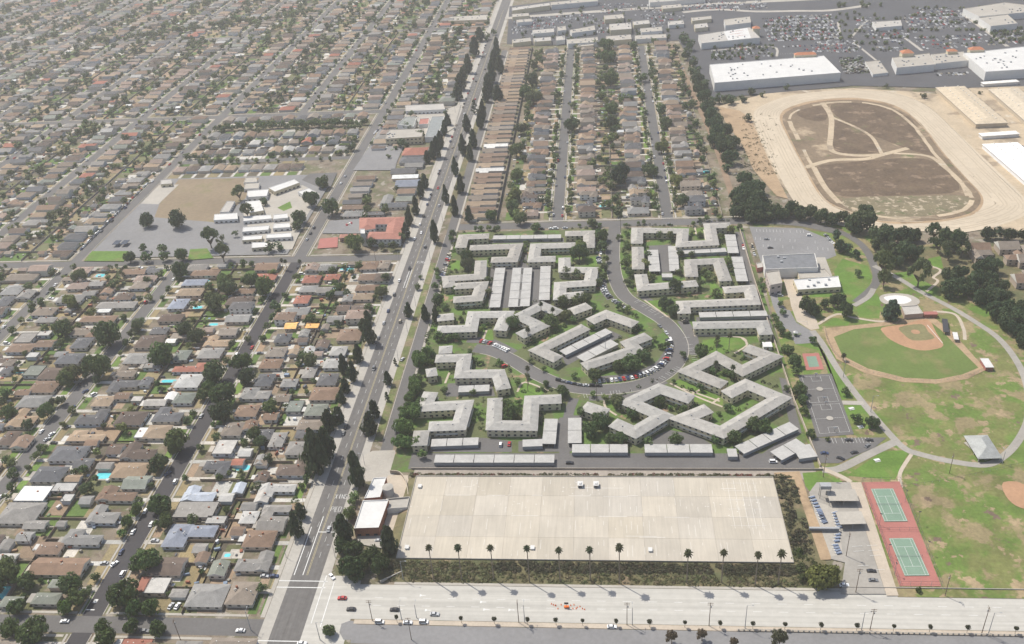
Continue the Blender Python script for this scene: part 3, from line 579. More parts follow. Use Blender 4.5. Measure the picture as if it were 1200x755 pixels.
def rowx(y, x0, x1, pitch, pal=PAL):
    n = round((x1-x0)/pitch)
    for i in range(n):
        x = x0+(i+.5)*(x1-x0)/n; addhouse(x+R.uniform(-1, 1), y+R.uniform(-1.5, 1.5), R.uniform(10.5, 12.5), R.uniform(12, 15), R.choice('hhg'), R.choice(pal))
        for a_, b_ in ((-18, -9), (8, 14), (14, 20)):
            yq(x-7, x+3, y+a_, y+b_, R.choice(['dry', 'green', 'conc', 'olive', 'dark']), zy1)
        yq(x+4, x+7, y-18, y+4, 'conc', zy2)
rowx(1012, -438, -264, 14); rowx(958, -438, -264, 14); rowx(934, -438, -264, 14); rowx(908, -438, -264, 14); rowx(862, -438, -300, 14)
for s in (-37, 57):
    for sd in (-1, 1): row(s, sd, 726, 1258, 16, 23.5, PALC, st=2, back=(46 if not (s == 57 and sd > 0) else 42), W=(15, 19), D=(11.5, 13.5), gx=.3)
o = struct('yard', yards, ['yard'])

def roof_mb(mb, W, D, z, typ, pitch=.36, t=.22, rm=0, tm=1, ox=0, oy=0, cr=None, ct=None):
    """hip / gable / flat roof with fascia; ridge along the longer side"""
    hw, hd = W/2, D/2
    e = [(-hw, -hd), (hw, -hd), (hw, hd), (-hw, hd)]
    for i in range(4):
        a, b = e[i], e[(i+1) % 4]
        mb.face([(a[0]+ox, a[1]+oy, z-t), (b[0]+ox, b[1]+oy, z-t), (b[0]+ox, b[1]+oy, z), (a[0]+ox, a[1]+oy, z)], tm, ct)
    if typ == 'f':
        mb.face([(x+ox, y+oy, z) for x, y in e], rm, cr); return z
    r = min(hw, hd)*pitch*(1.0 if typ != 'f' else 0); ins = min(hw, hd)*(.95 if typ == 'h' else 0.0)
    if W >= D: a, b = (-hw+ins, 0), (hw-ins, 0)
    else: a, b = (0, -hd+ins), (0, hd-ins)
    A, B = (a[0]+ox, a[1]+oy, z+r), (b[0]+ox, b[1]+oy, z+r); E4 = [(x+ox, y+oy, z) for x, y in e]
    em = rm if typ == 'h' else tm; ce = cr if typ == 'h' else ct
    if W >= D: mb.face([E4[0], E4[1], B, A], rm, cr); mb.face([E4[2], E4[3], A, B], rm, cr); mb.face([E4[1], E4[2], B], em, ce); mb.face([E4[3], E4[0], A], em, ce)
    else: mb.face([E4[1], E4[2], B, A], rm, cr); mb.face([E4[3], E4[0], A, B], rm, cr); mb.face([E4[0], E4[1], A], em, ce); mb.face([E4[2], E4[3], B], em, ce)
    return z+r
def pieces(h):
    """rectangles of the plan: (W, D, ox, oy, roof type, eave height)"""
    W, D, ez = h['W'], h['D'], 2.75+(2.6 if h['st'] == 2 else 0)
    if h['typ'] != 'l': return [(W, D, 0, 0, h['typ'], ez)]
    sg = h.setdefault('sg', (R.choice((-1, 1)), R.choice((-1, 1))))
    return [(W, D*.6, 0, sg[1]*D*.2, 'h', ez), (W*.42, D-.6, sg[0]*(W*.27), 0, R.choice('hg'), ez-.16)]
def far_build(mb, h, wc):
    c, s = math.cos(h['rot']), math.sin(h['rot'])
    for W, D, ox, oy, t, ez in pieces(h):
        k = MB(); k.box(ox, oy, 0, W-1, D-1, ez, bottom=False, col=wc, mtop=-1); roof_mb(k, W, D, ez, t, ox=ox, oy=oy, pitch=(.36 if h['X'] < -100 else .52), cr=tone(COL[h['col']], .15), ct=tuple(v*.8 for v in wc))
        b = len(mb.v); mb.v += [(h['X']+c*x-s*y, h['Y']+s*x+c*y, z) for x, y, z in k.v]; mb.f += [tuple(i+b for i in f) for f in k.f]; mb.m += k.m; mb.c += k.c
TN = dict(h='hip-roofed', g='gabled', l='L-shaped', f='flat-roofed')
def build_house(h, lod):
    _, n, side = lotname(h['X'], h['Y']); small = h['W']*h['D'] < 62
    if small: lab = f"{CNAME[h['col']]} {TN[h['typ']]} backyard garage, {n}, {side}"
    else: lab = f"{CNAME[h['col']]} {'two-storey ' if h['st']==2 else ''}{TN[h['typ']]} house, {n}, {side}"
    t = thing('backyard_garage' if small else 'house', lab, 'garage' if small else 'house', (h['X'], h['Y'], 0), h['rot'])
    wc = R.choice(WALLS); rc = tone(COL[h['col']], .14)
    wb, rb, gb_, db_, cb = MB(), MB(), MB(), MB(), MB()
    top = 0
    for W, D, ox, oy, ty, ez in pieces(h):
        wb.box(ox, oy, 0, W-1, D-1, ez-.02, bottom=False, mtop=-1)
        if ty == 'f': rb.box(ox, oy, ez-.25, W-.4, D-.4, .7, mi=0, mtop=-1); top = max(top, roof_mb(rb, W-.9, D-.9, ez+.2, 'f', ox=ox, oy=oy))
        else: top = max(top, roof_mb(rb, W, D, ez, ty, .36 if h['X'] < -100 else .52, ox=ox, oy=oy))
        if lod < 2:
            for zz_ in ([.95] if h['st'] == 1 else [.95, 3.6]):
                k = max(1, int((W-1)/4))
                for i in range(k):
                    x = ox-(W-1)/2+(i+.5)*(W-1)/k
                    for sy in (-1, 1): gb_.box(x, oy+sy*(D-1)/2, zz_, 1.5, .1, 1.15)
                k = max(1, int((D-1)/4.5))
                for i in range(k):
                    y = oy-(D-1)/2+(i+.5)*(D-1)/k
                    for sx in (-1, 1): gb_.box(ox+sx*(W-1)/2, y, zz_, .1, 1.4, 1.15)
    link('wall', wb.mesh('wall', ['wall']), t, wc); ro = link('roof', rb.mesh('roof', ['roof', 'trim']), t, rc)
    if lod < 2 and not small:
        o = link('windows', gb_.mesh('windows', ['glass']), t); o['kind'] = 'stuff'
        W, D = pieces(h)[0][:2]; oy = pieces(h)[0][3]
        sx = 1 if h['front'] >= 0 else -1
        db_.box(sx*(W-1)/2, oy+R.uniform(-.2, .2)*D, 0, .14, 1.1, 2.1); link('door', db_.mesh('door', ['door']), t)
        if R.random() < .6:
            cb.box(R.uniform(-.3, .3)*h['W'], pieces(h)[0][3]+h['D']*.12, 2, .9, .7, top-1.5); link('chimney', cb.mesh('chimney', ['brick']), ro)
        vb = MB()
        for _k in range(R.randint(2, 4)): vb.box(R.uniform(-.35, .35)*h['W'], pieces(h)[0][3]+R.uniform(-.06, .06)*h['D'], top-.9, .45, .45, 1.0)
        o = link('roof_vents', vb.mesh('roof_vents', ['trim']), ro); o['kind'] = 'stuff'
        if R.random() < .45:
            W, D, ox_, oy_ = pieces(h)[0][:4]; sx = -sx; pc = MB(); pw, pd = R.uniform(2.6, 4), R.uniform(3.5, 6)
            pc.box(ox_+sx*((W-1)/2+pw/2), oy_+R.uniform(-.15, .15)*D, 2.35, pw, min(pd, D-1), .12); link('patio_cover', pc.mesh('patio_cover', ['plain']), t, R.choice(((.5, .49, .46), (.3, .28, .25), (.42, .38, .32))))
    elif lod < 2 and small:
        db_.box((h['W']-1)/2*(1 if h['front'] >= 0 else -1), 0, 0, .12, min(3.4, h['D']-2), 2.1); link('garage_door', db_.mesh('garage_door', ['trim']), t)
houses.sort(key=lambda h: dist(h['X'], h['Y'])); garages.sort(key=lambda h: dist(h['X'], h['Y']))
vis = [h for h in houses if inview(h['X'], h['Y'], 12)]
ind = vis[:300]; ids = set(id(h) for h in ind)
for i, h in enumerate(ind): build_house(h, 1 if i < 190 else 2)
vg = [h for h in garages if inview(h['X'], h['Y'], 5)]
for i, h in enumerate(vg[:200]): build_house(h, 1 if i < 120 else 2)
gid = set(id(h) for h in vg[:200])
fm = MB()
for h in houses:
    if id(h) not in ids: far_build(fm, h, R.choice(WALLS))
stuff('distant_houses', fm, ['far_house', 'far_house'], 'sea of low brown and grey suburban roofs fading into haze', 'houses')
fm = MB()
for h in garages:
    if id(h) not in gid: far_build(fm, h, R.choice(WALLS))
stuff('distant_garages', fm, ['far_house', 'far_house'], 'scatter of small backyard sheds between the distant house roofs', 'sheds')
# clutter of the back yards: sheds, tables, bins, boats, tarpaulins
yc = MB(); CL = [(.5, .5, .48), (.42, .4, .36), (.3, .27, .22), (.12, .12, .13), (.2, .25, .32), (.24, .16, .1), (.16, .2, .12), (.6, .6, .6), (.3, .12, .08)]
for s, sd, y, p in lots:
    if dist(s, y) > 1250: continue
    for k in range(R.randint(2, 7)):
        a_ = R.uniform(.5, 3.2); yc.box(s+sd*R.uniform(25, 48), y+R.uniform(-.46, .46)*p, 0, a_, R.uniform(.5, 2.4), R.uniform(.3, 1.9), rot=R.choice((0, 0, .3, 1.2)), bottom=False, col=tone(R.choice(CL), .2))
stuff('yard_clutter', yc, ['far_house'], 'small sheds, tables, bins and tarpaulins littering the back yards', 'clutter')
# brown attached row houses beside the frontage road
y = 732; i = 0
while y < 1268:
    i += 1; col = 'wh' if i in (9, 14) else R.choice(['br', 'tn', 'tn', 'gb', 'tn', 'br'])
    t = thing('row_house', f"long {CNAME[col]} gabled row house, {ordw(i)} up the frontage road from the apartments", 'row house', (-106.5, y, 0), 0, 'brown row houses beside the frontage road')
    wb, rb = MB(), MB(); L = R.uniform(25, 28.5)
    wb.box(0, 0, 0, L-1, 7.2, 2.9, bottom=False, mtop=-1); roof_mb(rb, L, 8.3, 2.95, 'g')
    wb.box(-L*.2, -4.6, 0, 8, 3.2, 2.4, bottom=False, mtop=-1); roof_mb(rb, 9, 4.0, 2.5, 'g', ox=-L*.2, oy=-4.6, pitch=.3)
    link('wall', wb.mesh('wall', ['wall']), t, R.choice(WALLS)); link('roof', rb.mesh('roof', ['roof', 'trim']), t, tone(COL[col], .12))
    y += 13.0
# ================================================================ APARTMENTS
def wing_roof(mb, pts, wd, z, rise, hip=.75, t=.3):
    L_, R_ = offs(pts, wd/2), offs(pts, -wd/2); n = len(pts)
    rid = [list(p) for p in pts]
    for k, (a, b) in ((0, (0, 1)), (-1, (n-1, n-2))):
        dx, dy = pts[b][0]-pts[a][0], pts[b][1]-pts[a][1]; q = math.hypot(dx, dy); s = min(hip*wd/2, q*.45); rid[k] = [pts[a][0]+dx/q*s, pts[a][1]+dy/q*s]
    for i in range(n-1):
        mb.face([(*R_[i], z), (*R_[i+1], z), (*rid[i+1], z+rise), (*rid[i], z+rise)], 0)
        mb.face([(*L_[i+1], z), (*L_[i], z), (*rid[i], z+rise), (*rid[i+1], z+rise)], 0)
        mb.face([(*R_[i], z-t), (*R_[i+1], z-t), (*R_[i+1], z), (*R_[i], z)], 1); mb.face([(*L_[i+1], z-t), (*L_[i], z-t), (*L_[i], z), (*L_[i+1], z)], 1)
    for a in (0, -1):
        f = [(*L_[a], z), (*R_[a], z), (*rid[a], z+rise)]; g_ = [(*L_[a], z-t), (*R_[a], z-t), (*R_[a], z), (*L_[a], z)]
        mb.face(f if a == 0 else f[::-1], 0); mb.face(g_ if a == 0 else g_[::-1], 1)
def wall_windows(gl, poly, h, storeys=2, step=3.6, ww=1.5):
    n = len(poly); a = sum(poly[i][0]*poly[(i+1) % n][1]-poly[(i+1) % n][0]*poly[i][1] for i in range(n))
    for i in range(n):
        p, q = poly[i], poly[(i+1) % n]; L = math.hypot(q[0]-p[0], q[1]-p[1]); k = int(L/step)
        for j in range(k):
            u = (j+.5)/k; x, y = p[0]+(q[0]-p[0])*u, p[1]+(q[1]-p[1])*u
            for s in range(storeys):
                gl.box(x, y, .95+s*h/storeys, ww, .12, 1.25, rot=math.atan2(q[1]-p[1], q[0]-p[0]))
def apartment(label, T, pts, wd=9.6, h=5.6, roof='roof_apart', wall='wall_cream', rise=1.5, name='apartment_block', cat='apartment building', group=None, win=True, world=False, storeys=2, rc=None):
    w_ = pts if world else GP(T, pts, h+rise*.6); roof = 'roof' if roof == 'roof_apart' else roof; c0 = (sum(p[0] for p in w_)/len(w_), sum(p[1] for p in w_)/len(w_), 0)
    t = thing(name, label, cat, c0, 0, group)
    poly = offs(w_, wd/2-.6) + offs(w_, -(wd/2-.6))[::-1]
    # pull the ends in under the eaves
    def pull(a, b, d):
        dx, dy = b[0]-a[0], b[1]-a[1]; q = math.hypot(dx, dy); return (a[0]+dx/q*d, a[1]+dy/q*d)
    n = len(w_); lft, rgt = offs(w_, wd/2-.6), offs(w_, -(wd/2-.6))
    lft[0] = pull(lft[0], lft[1], .6); rgt[0] = pull(rgt[0], rgt[1], .6); lft[-1] = pull(lft[-1], lft[-2], .6); rgt[-1] = pull(rgt[-1], rgt[-2], .6)
    poly = rgt + lft[::-1]
    wb, rb, gl = MB(), MB(), MB(); wb.prism(poly, 0, h-.02, mtop=-1); wing_roof(rb, w_, wd, h, rise)
    link('wall', wb.mesh('wall', [wall], c0), t, rc); ro = link('roof', rb.mesh('roof', [roof, 'trim'], c0), t, rc or tone((.335, .32, .295), .1, .02))
    if win:
        wall_windows(gl, poly, h, storeys); o = link('windows', gl.mesh('windows', ['glass'], c0), t); o['kind'] = 'stuff'
        db = MB()
        for i in range(0, n-1):
            a, b = offs(w_, -(wd/2-.6))[i], offs(w_, -(wd/2-.6))[i+1]; L = math.hypot(b[0]-a[0], b[1]-a[1])
            for j in range(max(1, int(L/11))):
                u = (j+.78)/max(1, int(L/11)); u = min(u, .93); db.box(a[0]+(b[0]-a[0])*u, a[1]+(b[1]-a[1])*u, 0, 1.0, .16, 2.1, rot=math.atan2(b[1]-a[1], b[0]-a[0]))
        o = link('doors', db.mesh('doors', ['door'], c0), t); o['kind'] = 'stuff'
        vb = MB()
        for i in range(n-1):
            L = math.hypot(w_[i+1][0]-w_[i][0], w_[i+1][1]-w_[i][1])
            for j in range(max(1, int(L/9))):
                u = (j+.5)/max(1, int(L/9)); vb.box(w_[i][0]+(w_[i+1][0]-w_[i][0])*u+R.uniform(-1.4, 1.4), w_[i][1]+(w_[i+1][1]-w_[i][1])*u+R.uniform(-1, 1), h+.6, .6, .6, 1.15)
        o = link('roof_vents', vb.mesh('roof_vents', ['metal_grey'], c0), ro); o['kind'] = 'stuff'
    bl = MB()
    for i in range(n-1):
        a, b = offs(w_, wd/2-.6)[i], offs(w_, wd/2-.6)[i+1]; L = math.hypot(b[0]-a[0], b[1]-a[1])
        if win and L > 9:
            ux, uy = (b[0]-a[0])/L, (b[1]-a[1])/L; cx, cy = (a[0]+b[0])/2-uy*.55, (a[1]+b[1])/2+ux*.55; rz = math.atan2(uy, ux)
            bl.box(cx, cy, h/2-.1, L*.6, 1.1, .16, rot=rz); bl.box(cx-uy*.5, cy+ux*.5, h/2+.1, L*.6, .06, .9, rot=rz)
    if bl.v: o = link('balcony', bl.mesh('balcony', ['trim'], c0), t); o['kind'] = 'stuff'
    return t
AG = 'grey-roofed apartment blocks of the estate'
APTS = [
 ('L-shaped apartment block at the avenue corner of the cross street', Q, [(418, 112), (428, 74), (518, 70)]),
 ('L-shaped apartment block beside the loop road entrance, avenue side', Q, [(785, 62), (870, 60), (868, 112)]),
 ('U-shaped apartment block open toward the avenue, above triple carports', Q, [(450, 112), (615, 106), (600, 152), (525, 154)]),
 ('U-shaped apartment block open toward the loop road, above triple carports', Q, [(828, 102), (682, 106), (675, 152), (752, 150)]),
 ('L-shaped apartment block beside angled cars on the frontage road', Q, [(490, 156), (486, 212), (374, 220), (378, 250)]),
 ('U-shaped apartment block beside the avenue edge of triple carports', Q, [(395, 246), (492, 241), (476, 288), (392, 294)]),
 ('S-shaped apartment block between triple carports and the loop road', Q, [(783, 146), (783, 188), (880, 190), (872, 235), (768, 242), (766, 282), (852, 275)]),
 ('rambling apartment block below the triple carports facing frontage road', Q, [(336, 398), (455, 394), (464, 346), (580, 345), (556, 402)]),
 ('small apartment wing tucked behind the rambling block', Q, [(335, 358), (395, 352)]),
 ('diamond-shaped apartment block with two courtyard palms', Q, [(625, 420), (698, 386), (626, 352), (704, 314), (766, 342)]),
 ('short single apartment wing beside the courtyard palms', Q, [(805, 336), (870, 313)]),
 ('V-shaped apartment block flanking the slanted carports inside the loop', Q, [(858, 388), (692, 470), (762, 503)]),
 ('bent apartment block at the crown of the loop road', Q, [(872, 370), (930, 344), (1032, 381)]),
 ('zigzag apartment block behind the row of cars inside the loop', M2, [(640, 60), (548, 95), (578, 124), (336, 205)]),
 ('W-shaped apartment block beside the narrow service lane', PP, [(580, 465), (578.5, 497), (621, 497.5), (623, 467.5), (658, 466)]),
 ('hook-shaped apartment block screened by trees near the forecourt', PP, [(505, 458), (497, 475.5), (545, 473), (538, 497), (502, 498.5)]),
 ('stepped apartment block above the single short carport', PP, [(510, 419), (544, 418), (541, 437), (584, 436.5), (590, 455)]),
 ('small square hip-roofed apartment house behind frontage trees', PP, [(499, 436), (512, 434)]),
 ('small charcoal-trimmed apartment house at the loop road end', PP, [(514, 409), (530, 408)]),
 ('narrow apartment house among trees near the forecourt', PP, [(494, 503), (491, 521)]),
 ('short apartment wing between service lane and slanted courtyard block', PP, [(684, 474), (711, 483)]),
 ('angular courtyard apartment block nearest the bottom of the loop', PP, [(811, 467), (773, 454), (738, 470), (776, 486), (744, 505), (718, 493.5)]),
 ('angular courtyard apartment block beside the green lawn strip', PP, [(849, 450), (807, 433.5), (840, 416.5), (870, 433), (904, 416.5), (874, 406)]),
 ('largest angular courtyard apartment block beside the slanted corner carports', PP, [(851, 461), (875, 449), (914, 465), (846, 505), (801, 489), (831, 477)]),
 ('long crenellated apartment block along the cross street', U2, [(585, 385), (586, 322), (800, 326), (794, 388), (940, 380), (925, 302), (1025, 298)]),
 ('straight apartment wing beside the loop road entrance, racetrack side', U2, [(588, 400), (591, 505)]),
 ('L-shaped apartment block at the first bend of the loop road', U2, [(602, 528), (614, 590), (868, 570)]),
 ('horseshoe apartment block below the long flat carport', U2, [(842, 540), (836, 472), (966, 466), (1000, 560)]),
 ('hooked apartment block against the racetrack-side boundary wall', U2, [(990, 602), (1112, 594), (1130, 655), (800, 668), (806, 712)]),
 ('long straight apartment block with hipped end above the lawn', PP, [(812, 380), (893, 378.5), (898, 391)]),
]
for lab, T, pts in APTS: apartment(lab, T, pts, group=AG)
# carports
mat('wall_grey', (.36, .37, .38), .1, .3)
def carport(lab, T, pts, wd, sec=11.0, h=2.7, mat_='carport_roof'):
    a, b = GP(T, pts, h); L = math.hypot(b[0]-a[0], b[1]-a[1]); rz = math.atan2(b[1]-a[1], b[0]-a[0]); c0 = ((a[0]+b[0])/2, (a[1]+b[1])/2, 0)
    t = thing('carport', lab, 'carport', c0, rz, 'white-roofed carports of the apartment estate')
    n = max(1, round(L/sec)); k = L/n
    me = MB(); me.box(0, 0, 0, k-.4, wd, .3)
    for q in range(1, 4): me.box(-k/2+k*q/4, 0, .16, .09, wd-.1, .035)
    panel = me.mesh('roof_panel', [mat_]); pm = MB(); pm.bar((0, 0, 0), (0, 0, h-.05), .09); post = pm.mesh('post', ['metal_grey'])
    for i in range(n):
        x = -L/2+(i+.5)*k; o = link('roof_panel', panel, t, None, (x, 0, h+(i % 2)*.03)); 
        for sy in (-1, 1): link('post', post, t, None, (x-k/2+.3, sy*(wd/2-.4), 0))
    sd_ = -1 if math.cos(rz) >= 0 else 1; wb = MB(); wb.box(0, sd_*(wd/2-.7), 0, L-.3, .16, h-.12)
    for q in range(int(L/2.9)): wb.box(-L/2+1.5+q*2.9, sd_*(wd/2-.7-.1), 0, .14, .1, h-.12)
    wb.box(0, 0, 0, L-.5, .16, h-.14); link('rear_wall', wb.mesh('rear_wall', ['wall_grey']), t)
CP = [
 ('long white carport along the cross street behind L-shaped blocks', Q, [(532, 80), (772, 76)], 7), ('avenue-side strip of the triple carports', Q, [(558, 186), (538, 326)], 8),
 ('wide middle carport of the triple carports, avenue half', Q, [(621, 186), (606, 324)], 8.6), ('wide middle carport of the triple carports, loop-road half', Q, [(651, 186), (640, 322)], 8.6), ('loop-road-side strip of the triple carports', Q, [(717, 180), (712, 300)], 8),
 ('upper slanted carport inside the loop road', Q, [(776, 486), (940, 406)], 7), ('lower slanted carport inside the loop road', Q, [(838, 508), (960, 446)], 8),
 ('short carport in the stepped block courtyard', PP, [(537, 456.5), (574, 455)], 7), ('short carport beside hook-shaped block and alley', PP, [(505, 519.5), (561, 517.5)], 7), ('longest carport along the alley behind the concrete deck', PP, [(509, 538), (650, 538)], 7),
 ('upright carport on the avenue side of the service lane', PP, [(646, 491), (643, 521)], 8), ('stubby carport beside the W-shaped block', PP, [(612, 520), (636, 519)], 6.5), ('upright carport on the racetrack side of the service lane', PP, [(673.5, 490), (673.5, 520)], 8),
 ('alley carport between service lane and slanted courtyard block', PP, [(670, 526), (736, 526)], 7.5), ('alley carport below the largest courtyard block', PP, [(755, 526), (835, 526)], 7.5), ('slanted corner carport along the boundary lane', PP, [(866, 528), (931, 499)], 8), ('tiny stub carport at alley end of the slanted corner carport', PP, [(852, 531), (864, 531)], 7),
 ('twin slanted carport by the boundary wall, alley side', PP, [(909, 535), (940, 519)], 9), ('twin slanted carport by the boundary wall, park side', PP, [(932, 531), (954, 528)], 11), ('upright carport inside the crenellated block, loop road side', U2, [(658, 420), (668, 522)], 8.5), ('upright carport inside the crenellated block, racetrack side', U2, [(752, 402), (760, 520)], 7.5),
 ('long flat carport below the crenellated block', U2, [(780, 430), (1003, 420)], 7), ('upper upright carport beside the boundary service lane', U2, [(1020, 348), (1036, 436)], 8.5), ('lower upright carport beside the boundary service lane', U2, [(1052, 452), (1078, 568)], 8.5), ('long carport between hooked block and long straight block', PP, [(819, 369.5), (899, 367.5)], 7),
 ('tiny carport in the crenellated block courtyard', U2, [(700, 540), (752, 540)], 6)]
for a in CP: carport(*a)
# ================================================================ OTHER BUILDINGS (prisms traced at roof height)
def block(name, lab, cat, T, pts, h, wall='wall_white', roof='roof_white', wc=None, rc=None, win=0, parapet=.5, group=None, vents=0):
    p = GP(T, pts, h); c0 = (sum(q[0] for q in p)/len(p), sum(q[1] for q in p)/len(p), 0); t = thing(name, lab, cat, c0, 0, group)
    a = sum(p[i][0]*p[(i+1) % len(p)][1]-p[(i+1) % len(p)][0]*p[i][1] for i in range(len(p)))
    if a < 0: p = p[::-1]
    wb, rb = MB(), MB(); wb.prism(p, 0, h, mtop=-1)
    inn = offs(p, .35, True)
    for i in range(len(p)):
        j = (i+1) % len(p); wb.face([(*p[i], h), (*p[j], h), (*inn[j], h), (*inn[i], h)], 1); wb.face([(*inn[i], h), (*inn[j], h), (*inn[j], h-parapet), (*inn[i], h-parapet)], 1)
    rb.face([(*q, h-parapet) for q in inn])
    link('wall', wb.mesh('wall', [wall, roof if roof != 'roof' else 'trim'], c0), t, wc); ro = link('roof', rb.mesh('roof', [roof], c0), t, rc)
    if win:
        gl = MB(); wall_windows(gl, p, h, win, 4.2, 2.0); o = link('windows', gl.mesh('windows', ['glass'], c0), t); o['kind'] = 'stuff'
    if vents:
        vb = MB()
        for k in range(vents):
            u, v = R.uniform(.08, .92), R.uniform(.12, .88)
            q = [(p[0][e]*(1-u)+p[1][e]*u)*(1-v)+(p[-1][e]*(1-u)+p[-2][e]*u)*v for e in (0, 1)]; vb.box(q[0], q[1], h-parapet, R.uniform(1.2, 2.2), R.uniform(1.2, 2), R.uniform(.8, 1.3))
        o = link('rooftop_units', vb.mesh('rooftop_units', ['metal_grey'], c0), ro); o['kind'] = 'stuff'
    return t
SG = 'buildings of the shopping centre'
for lab, pts, h, wl, rf, v in (
 ('huge white-roofed store with orange sign parapet above the racetrack', [(95, 226), (495, 195), (555, 255), (112, 291)], 11, 'wall_white', 'roof_white', 26),
 ('flat grey store whose roof is part white with red marks', [(55, 122), (235, 95), (272, 132), (66, 152)], 9, 'wall_white', 'roof_apart', 14), ('small pale store behind the red-marked roof', [(145, 68), (236, 57), (240, 79), (150, 90)], 8, 'wall_white', 'concrete', 5),
 ('grey-roofed store with orange hipped tower', [(735, 202), (865, 186), (886, 226), (752, 238)], 9, 'wall_white', 'concrete', 10), ('low grey link store beside the orange hipped tower store', [(872, 190), (985, 180), (1004, 212), (888, 224)], 8, 'wall_white', 'concrete', 10),
 ('second huge white-roofed store beside the stable barns', [(985, 186), (1198, 163), (1290, 160), (1330, 235), (1064, 252)], 11, 'wall_white', 'roof_white', 22), ('long pale store at the head of the car park', [(985, 30), (1130, 8), (1230, 20), (1240, 40), (1040, 58)], 9, 'wall_white', 'concrete', 10),
 ('lower pale store in front of the long pale store', [(1040, 62), (1140, 50), (1176, 82), (1082, 92)], 9, 'wall_white', 'concrete', 5), ('small restaurant with dark awnings inside the car park', [(665, 76), (765, 70), (771, 90), (680, 98)], 6, 'wall_white', 'roof_apart', 4), ('plain white garden annex slab beside the huge store', [(640, 216), (690, 211), (722, 255), (668, 261)], 4, 'wall_white', 'concrete', 3),
 ('tiny cream kiosk store near the perimeter trees', [(30, 62), (100, 55), (102, 66), (34, 74)], 6, 'wall_cream', 'concrete', 2), ('narrow store behind the tree line corner', [(40, 85), (85, 80), (90, 95), (44, 100)], 6, 'wall_cream', 'roof_apart', 2)):
    block('store', lab, 'store', R3, pts, h, wl, rf, vents=v)
for lab, pts, h, v in (
 ('long cream strip-mall building backing onto the central houses', [(255, 184), (400, 172), (404, 196), (262, 205)], 7, 8), ('cream strip-mall building with loading bay backing onto houses', [(440, 168), (555, 160), (560, 183), (444, 192)], 7, 6), ('wide grey-roofed store above the strip mall', [(455, 112), (555, 105), (560, 135), (460, 142)], 8, 6),
 ('pale office block beside the wide grey-roofed store', [(600, 132), (700, 124), (704, 144), (606, 152)], 7, 4), ('grey roof shop near the avenue end of the strip', [(205, 170), (245, 166), (248, 185), (206, 190)], 7, 2), ('long pale shop row facing the avenue car park', [(270, 140), (385, 118), (390, 140), (280, 155)], 7, 5), ('bluish shop near the avenue trees', [(212, 125), (250, 120), (254, 140), (214, 145)], 7, 2),
 ('very long grey shop roof across the far car park', [(0, 35), (175, 12), (178, 25), (0, 50)], 8, 6), ('second long pale shop roof across the far car park', [(180, 10), (400, -10), (402, 5), (184, 24)], 8, 6), ('small pale shop in the far car park', [(430, 72), (520, 65), (524, 85), (434, 92)], 7, 3), ('tiny avenue-corner shop with white roof', [(0, 65), (78, 60), (80, 74), (2, 80)], 7, 2),
 ('row of cream shops at avenue corner beside trees', [(0, 185), (85, 175), (90, 192), (4, 202)], 6, 4), ('low shop block with flat roofs near the avenue', [(100, 178), (180, 172), (184, 190), (104, 196)], 6, 4), ('pale low shop facing the strip car park', [(575, 165), (720, 158), (724, 176), (580, 184)], 6, 4), ('pale corner shop with stepped roof near the avenue trees', [(95, 140), (195, 132), (198, 150), (100, 158)], 6, 3), ('cream shop at the head of the first central street', [(300, 205), (380, 200), (382, 212), (304, 218)], 5, 2), ('flat shop beside the perimeter tree belt', [(730, 100), (800, 94), (806, 112), (735, 118)], 6, 3), ('grey shop between office block and wide store', [(565, 100), (640, 92), (645, 110), (570, 118)], 6, 3), ('small shop on the avenue side of the far car park', [(20, 92), (90, 86), (94, 100), (24, 106)], 6, 2), ('low wide shop on the far street corner', [(700, 25), (790, 18), (794, 34), (705, 42)], 6, 3),
 ('grey shop roof behind far street trees', [(640, -2), (900, -22), (905, -8), (645, 12)], 8, 5)):
    block('shop', lab, 'shop', V2, pts, h, R.choice(['wall_white', 'wall_cream']), R.choice(['concrete', 'roof_apart', 'concrete']), vents=v)
def hiproof(lab, T, x, y, z, W, D, h, col=(.42, .17, .09), name='roof_tower'):
    X, Y = G(*T(x, y), z+h); t = thing(name, lab, 'tower', (X, Y, 0))
    wb, rb = MB(), MB(); wb.box(0, 0, 0, W-1, D-1, z+h-.02, mtop=-1); roof_mb(rb, W, D, z+h, 'h', .55); link('wall', wb.mesh('wall', ['wall_cream']), t); link('roof', rb.mesh('roof', ['roof', 'trim']), t, col)
hiproof('orange tiled sign tower on the huge white store', R3, 430, 190, 11, 26, 9, 2.5); hiproof('orange hipped entry tower on the grey-roofed store', R3, 787, 183, 9, 14, 12, 4); hiproof('orange entry tower on the second huge white store', R3, 1030, 172, 11, 17, 10, 2.5); hiproof('small orange tower beside the red-marked roof', R3, 258, 98, 8, 10, 10, 4); hiproof('orange tower on the low grey link store', R3, 945, 178, 8, 12, 8, 3)
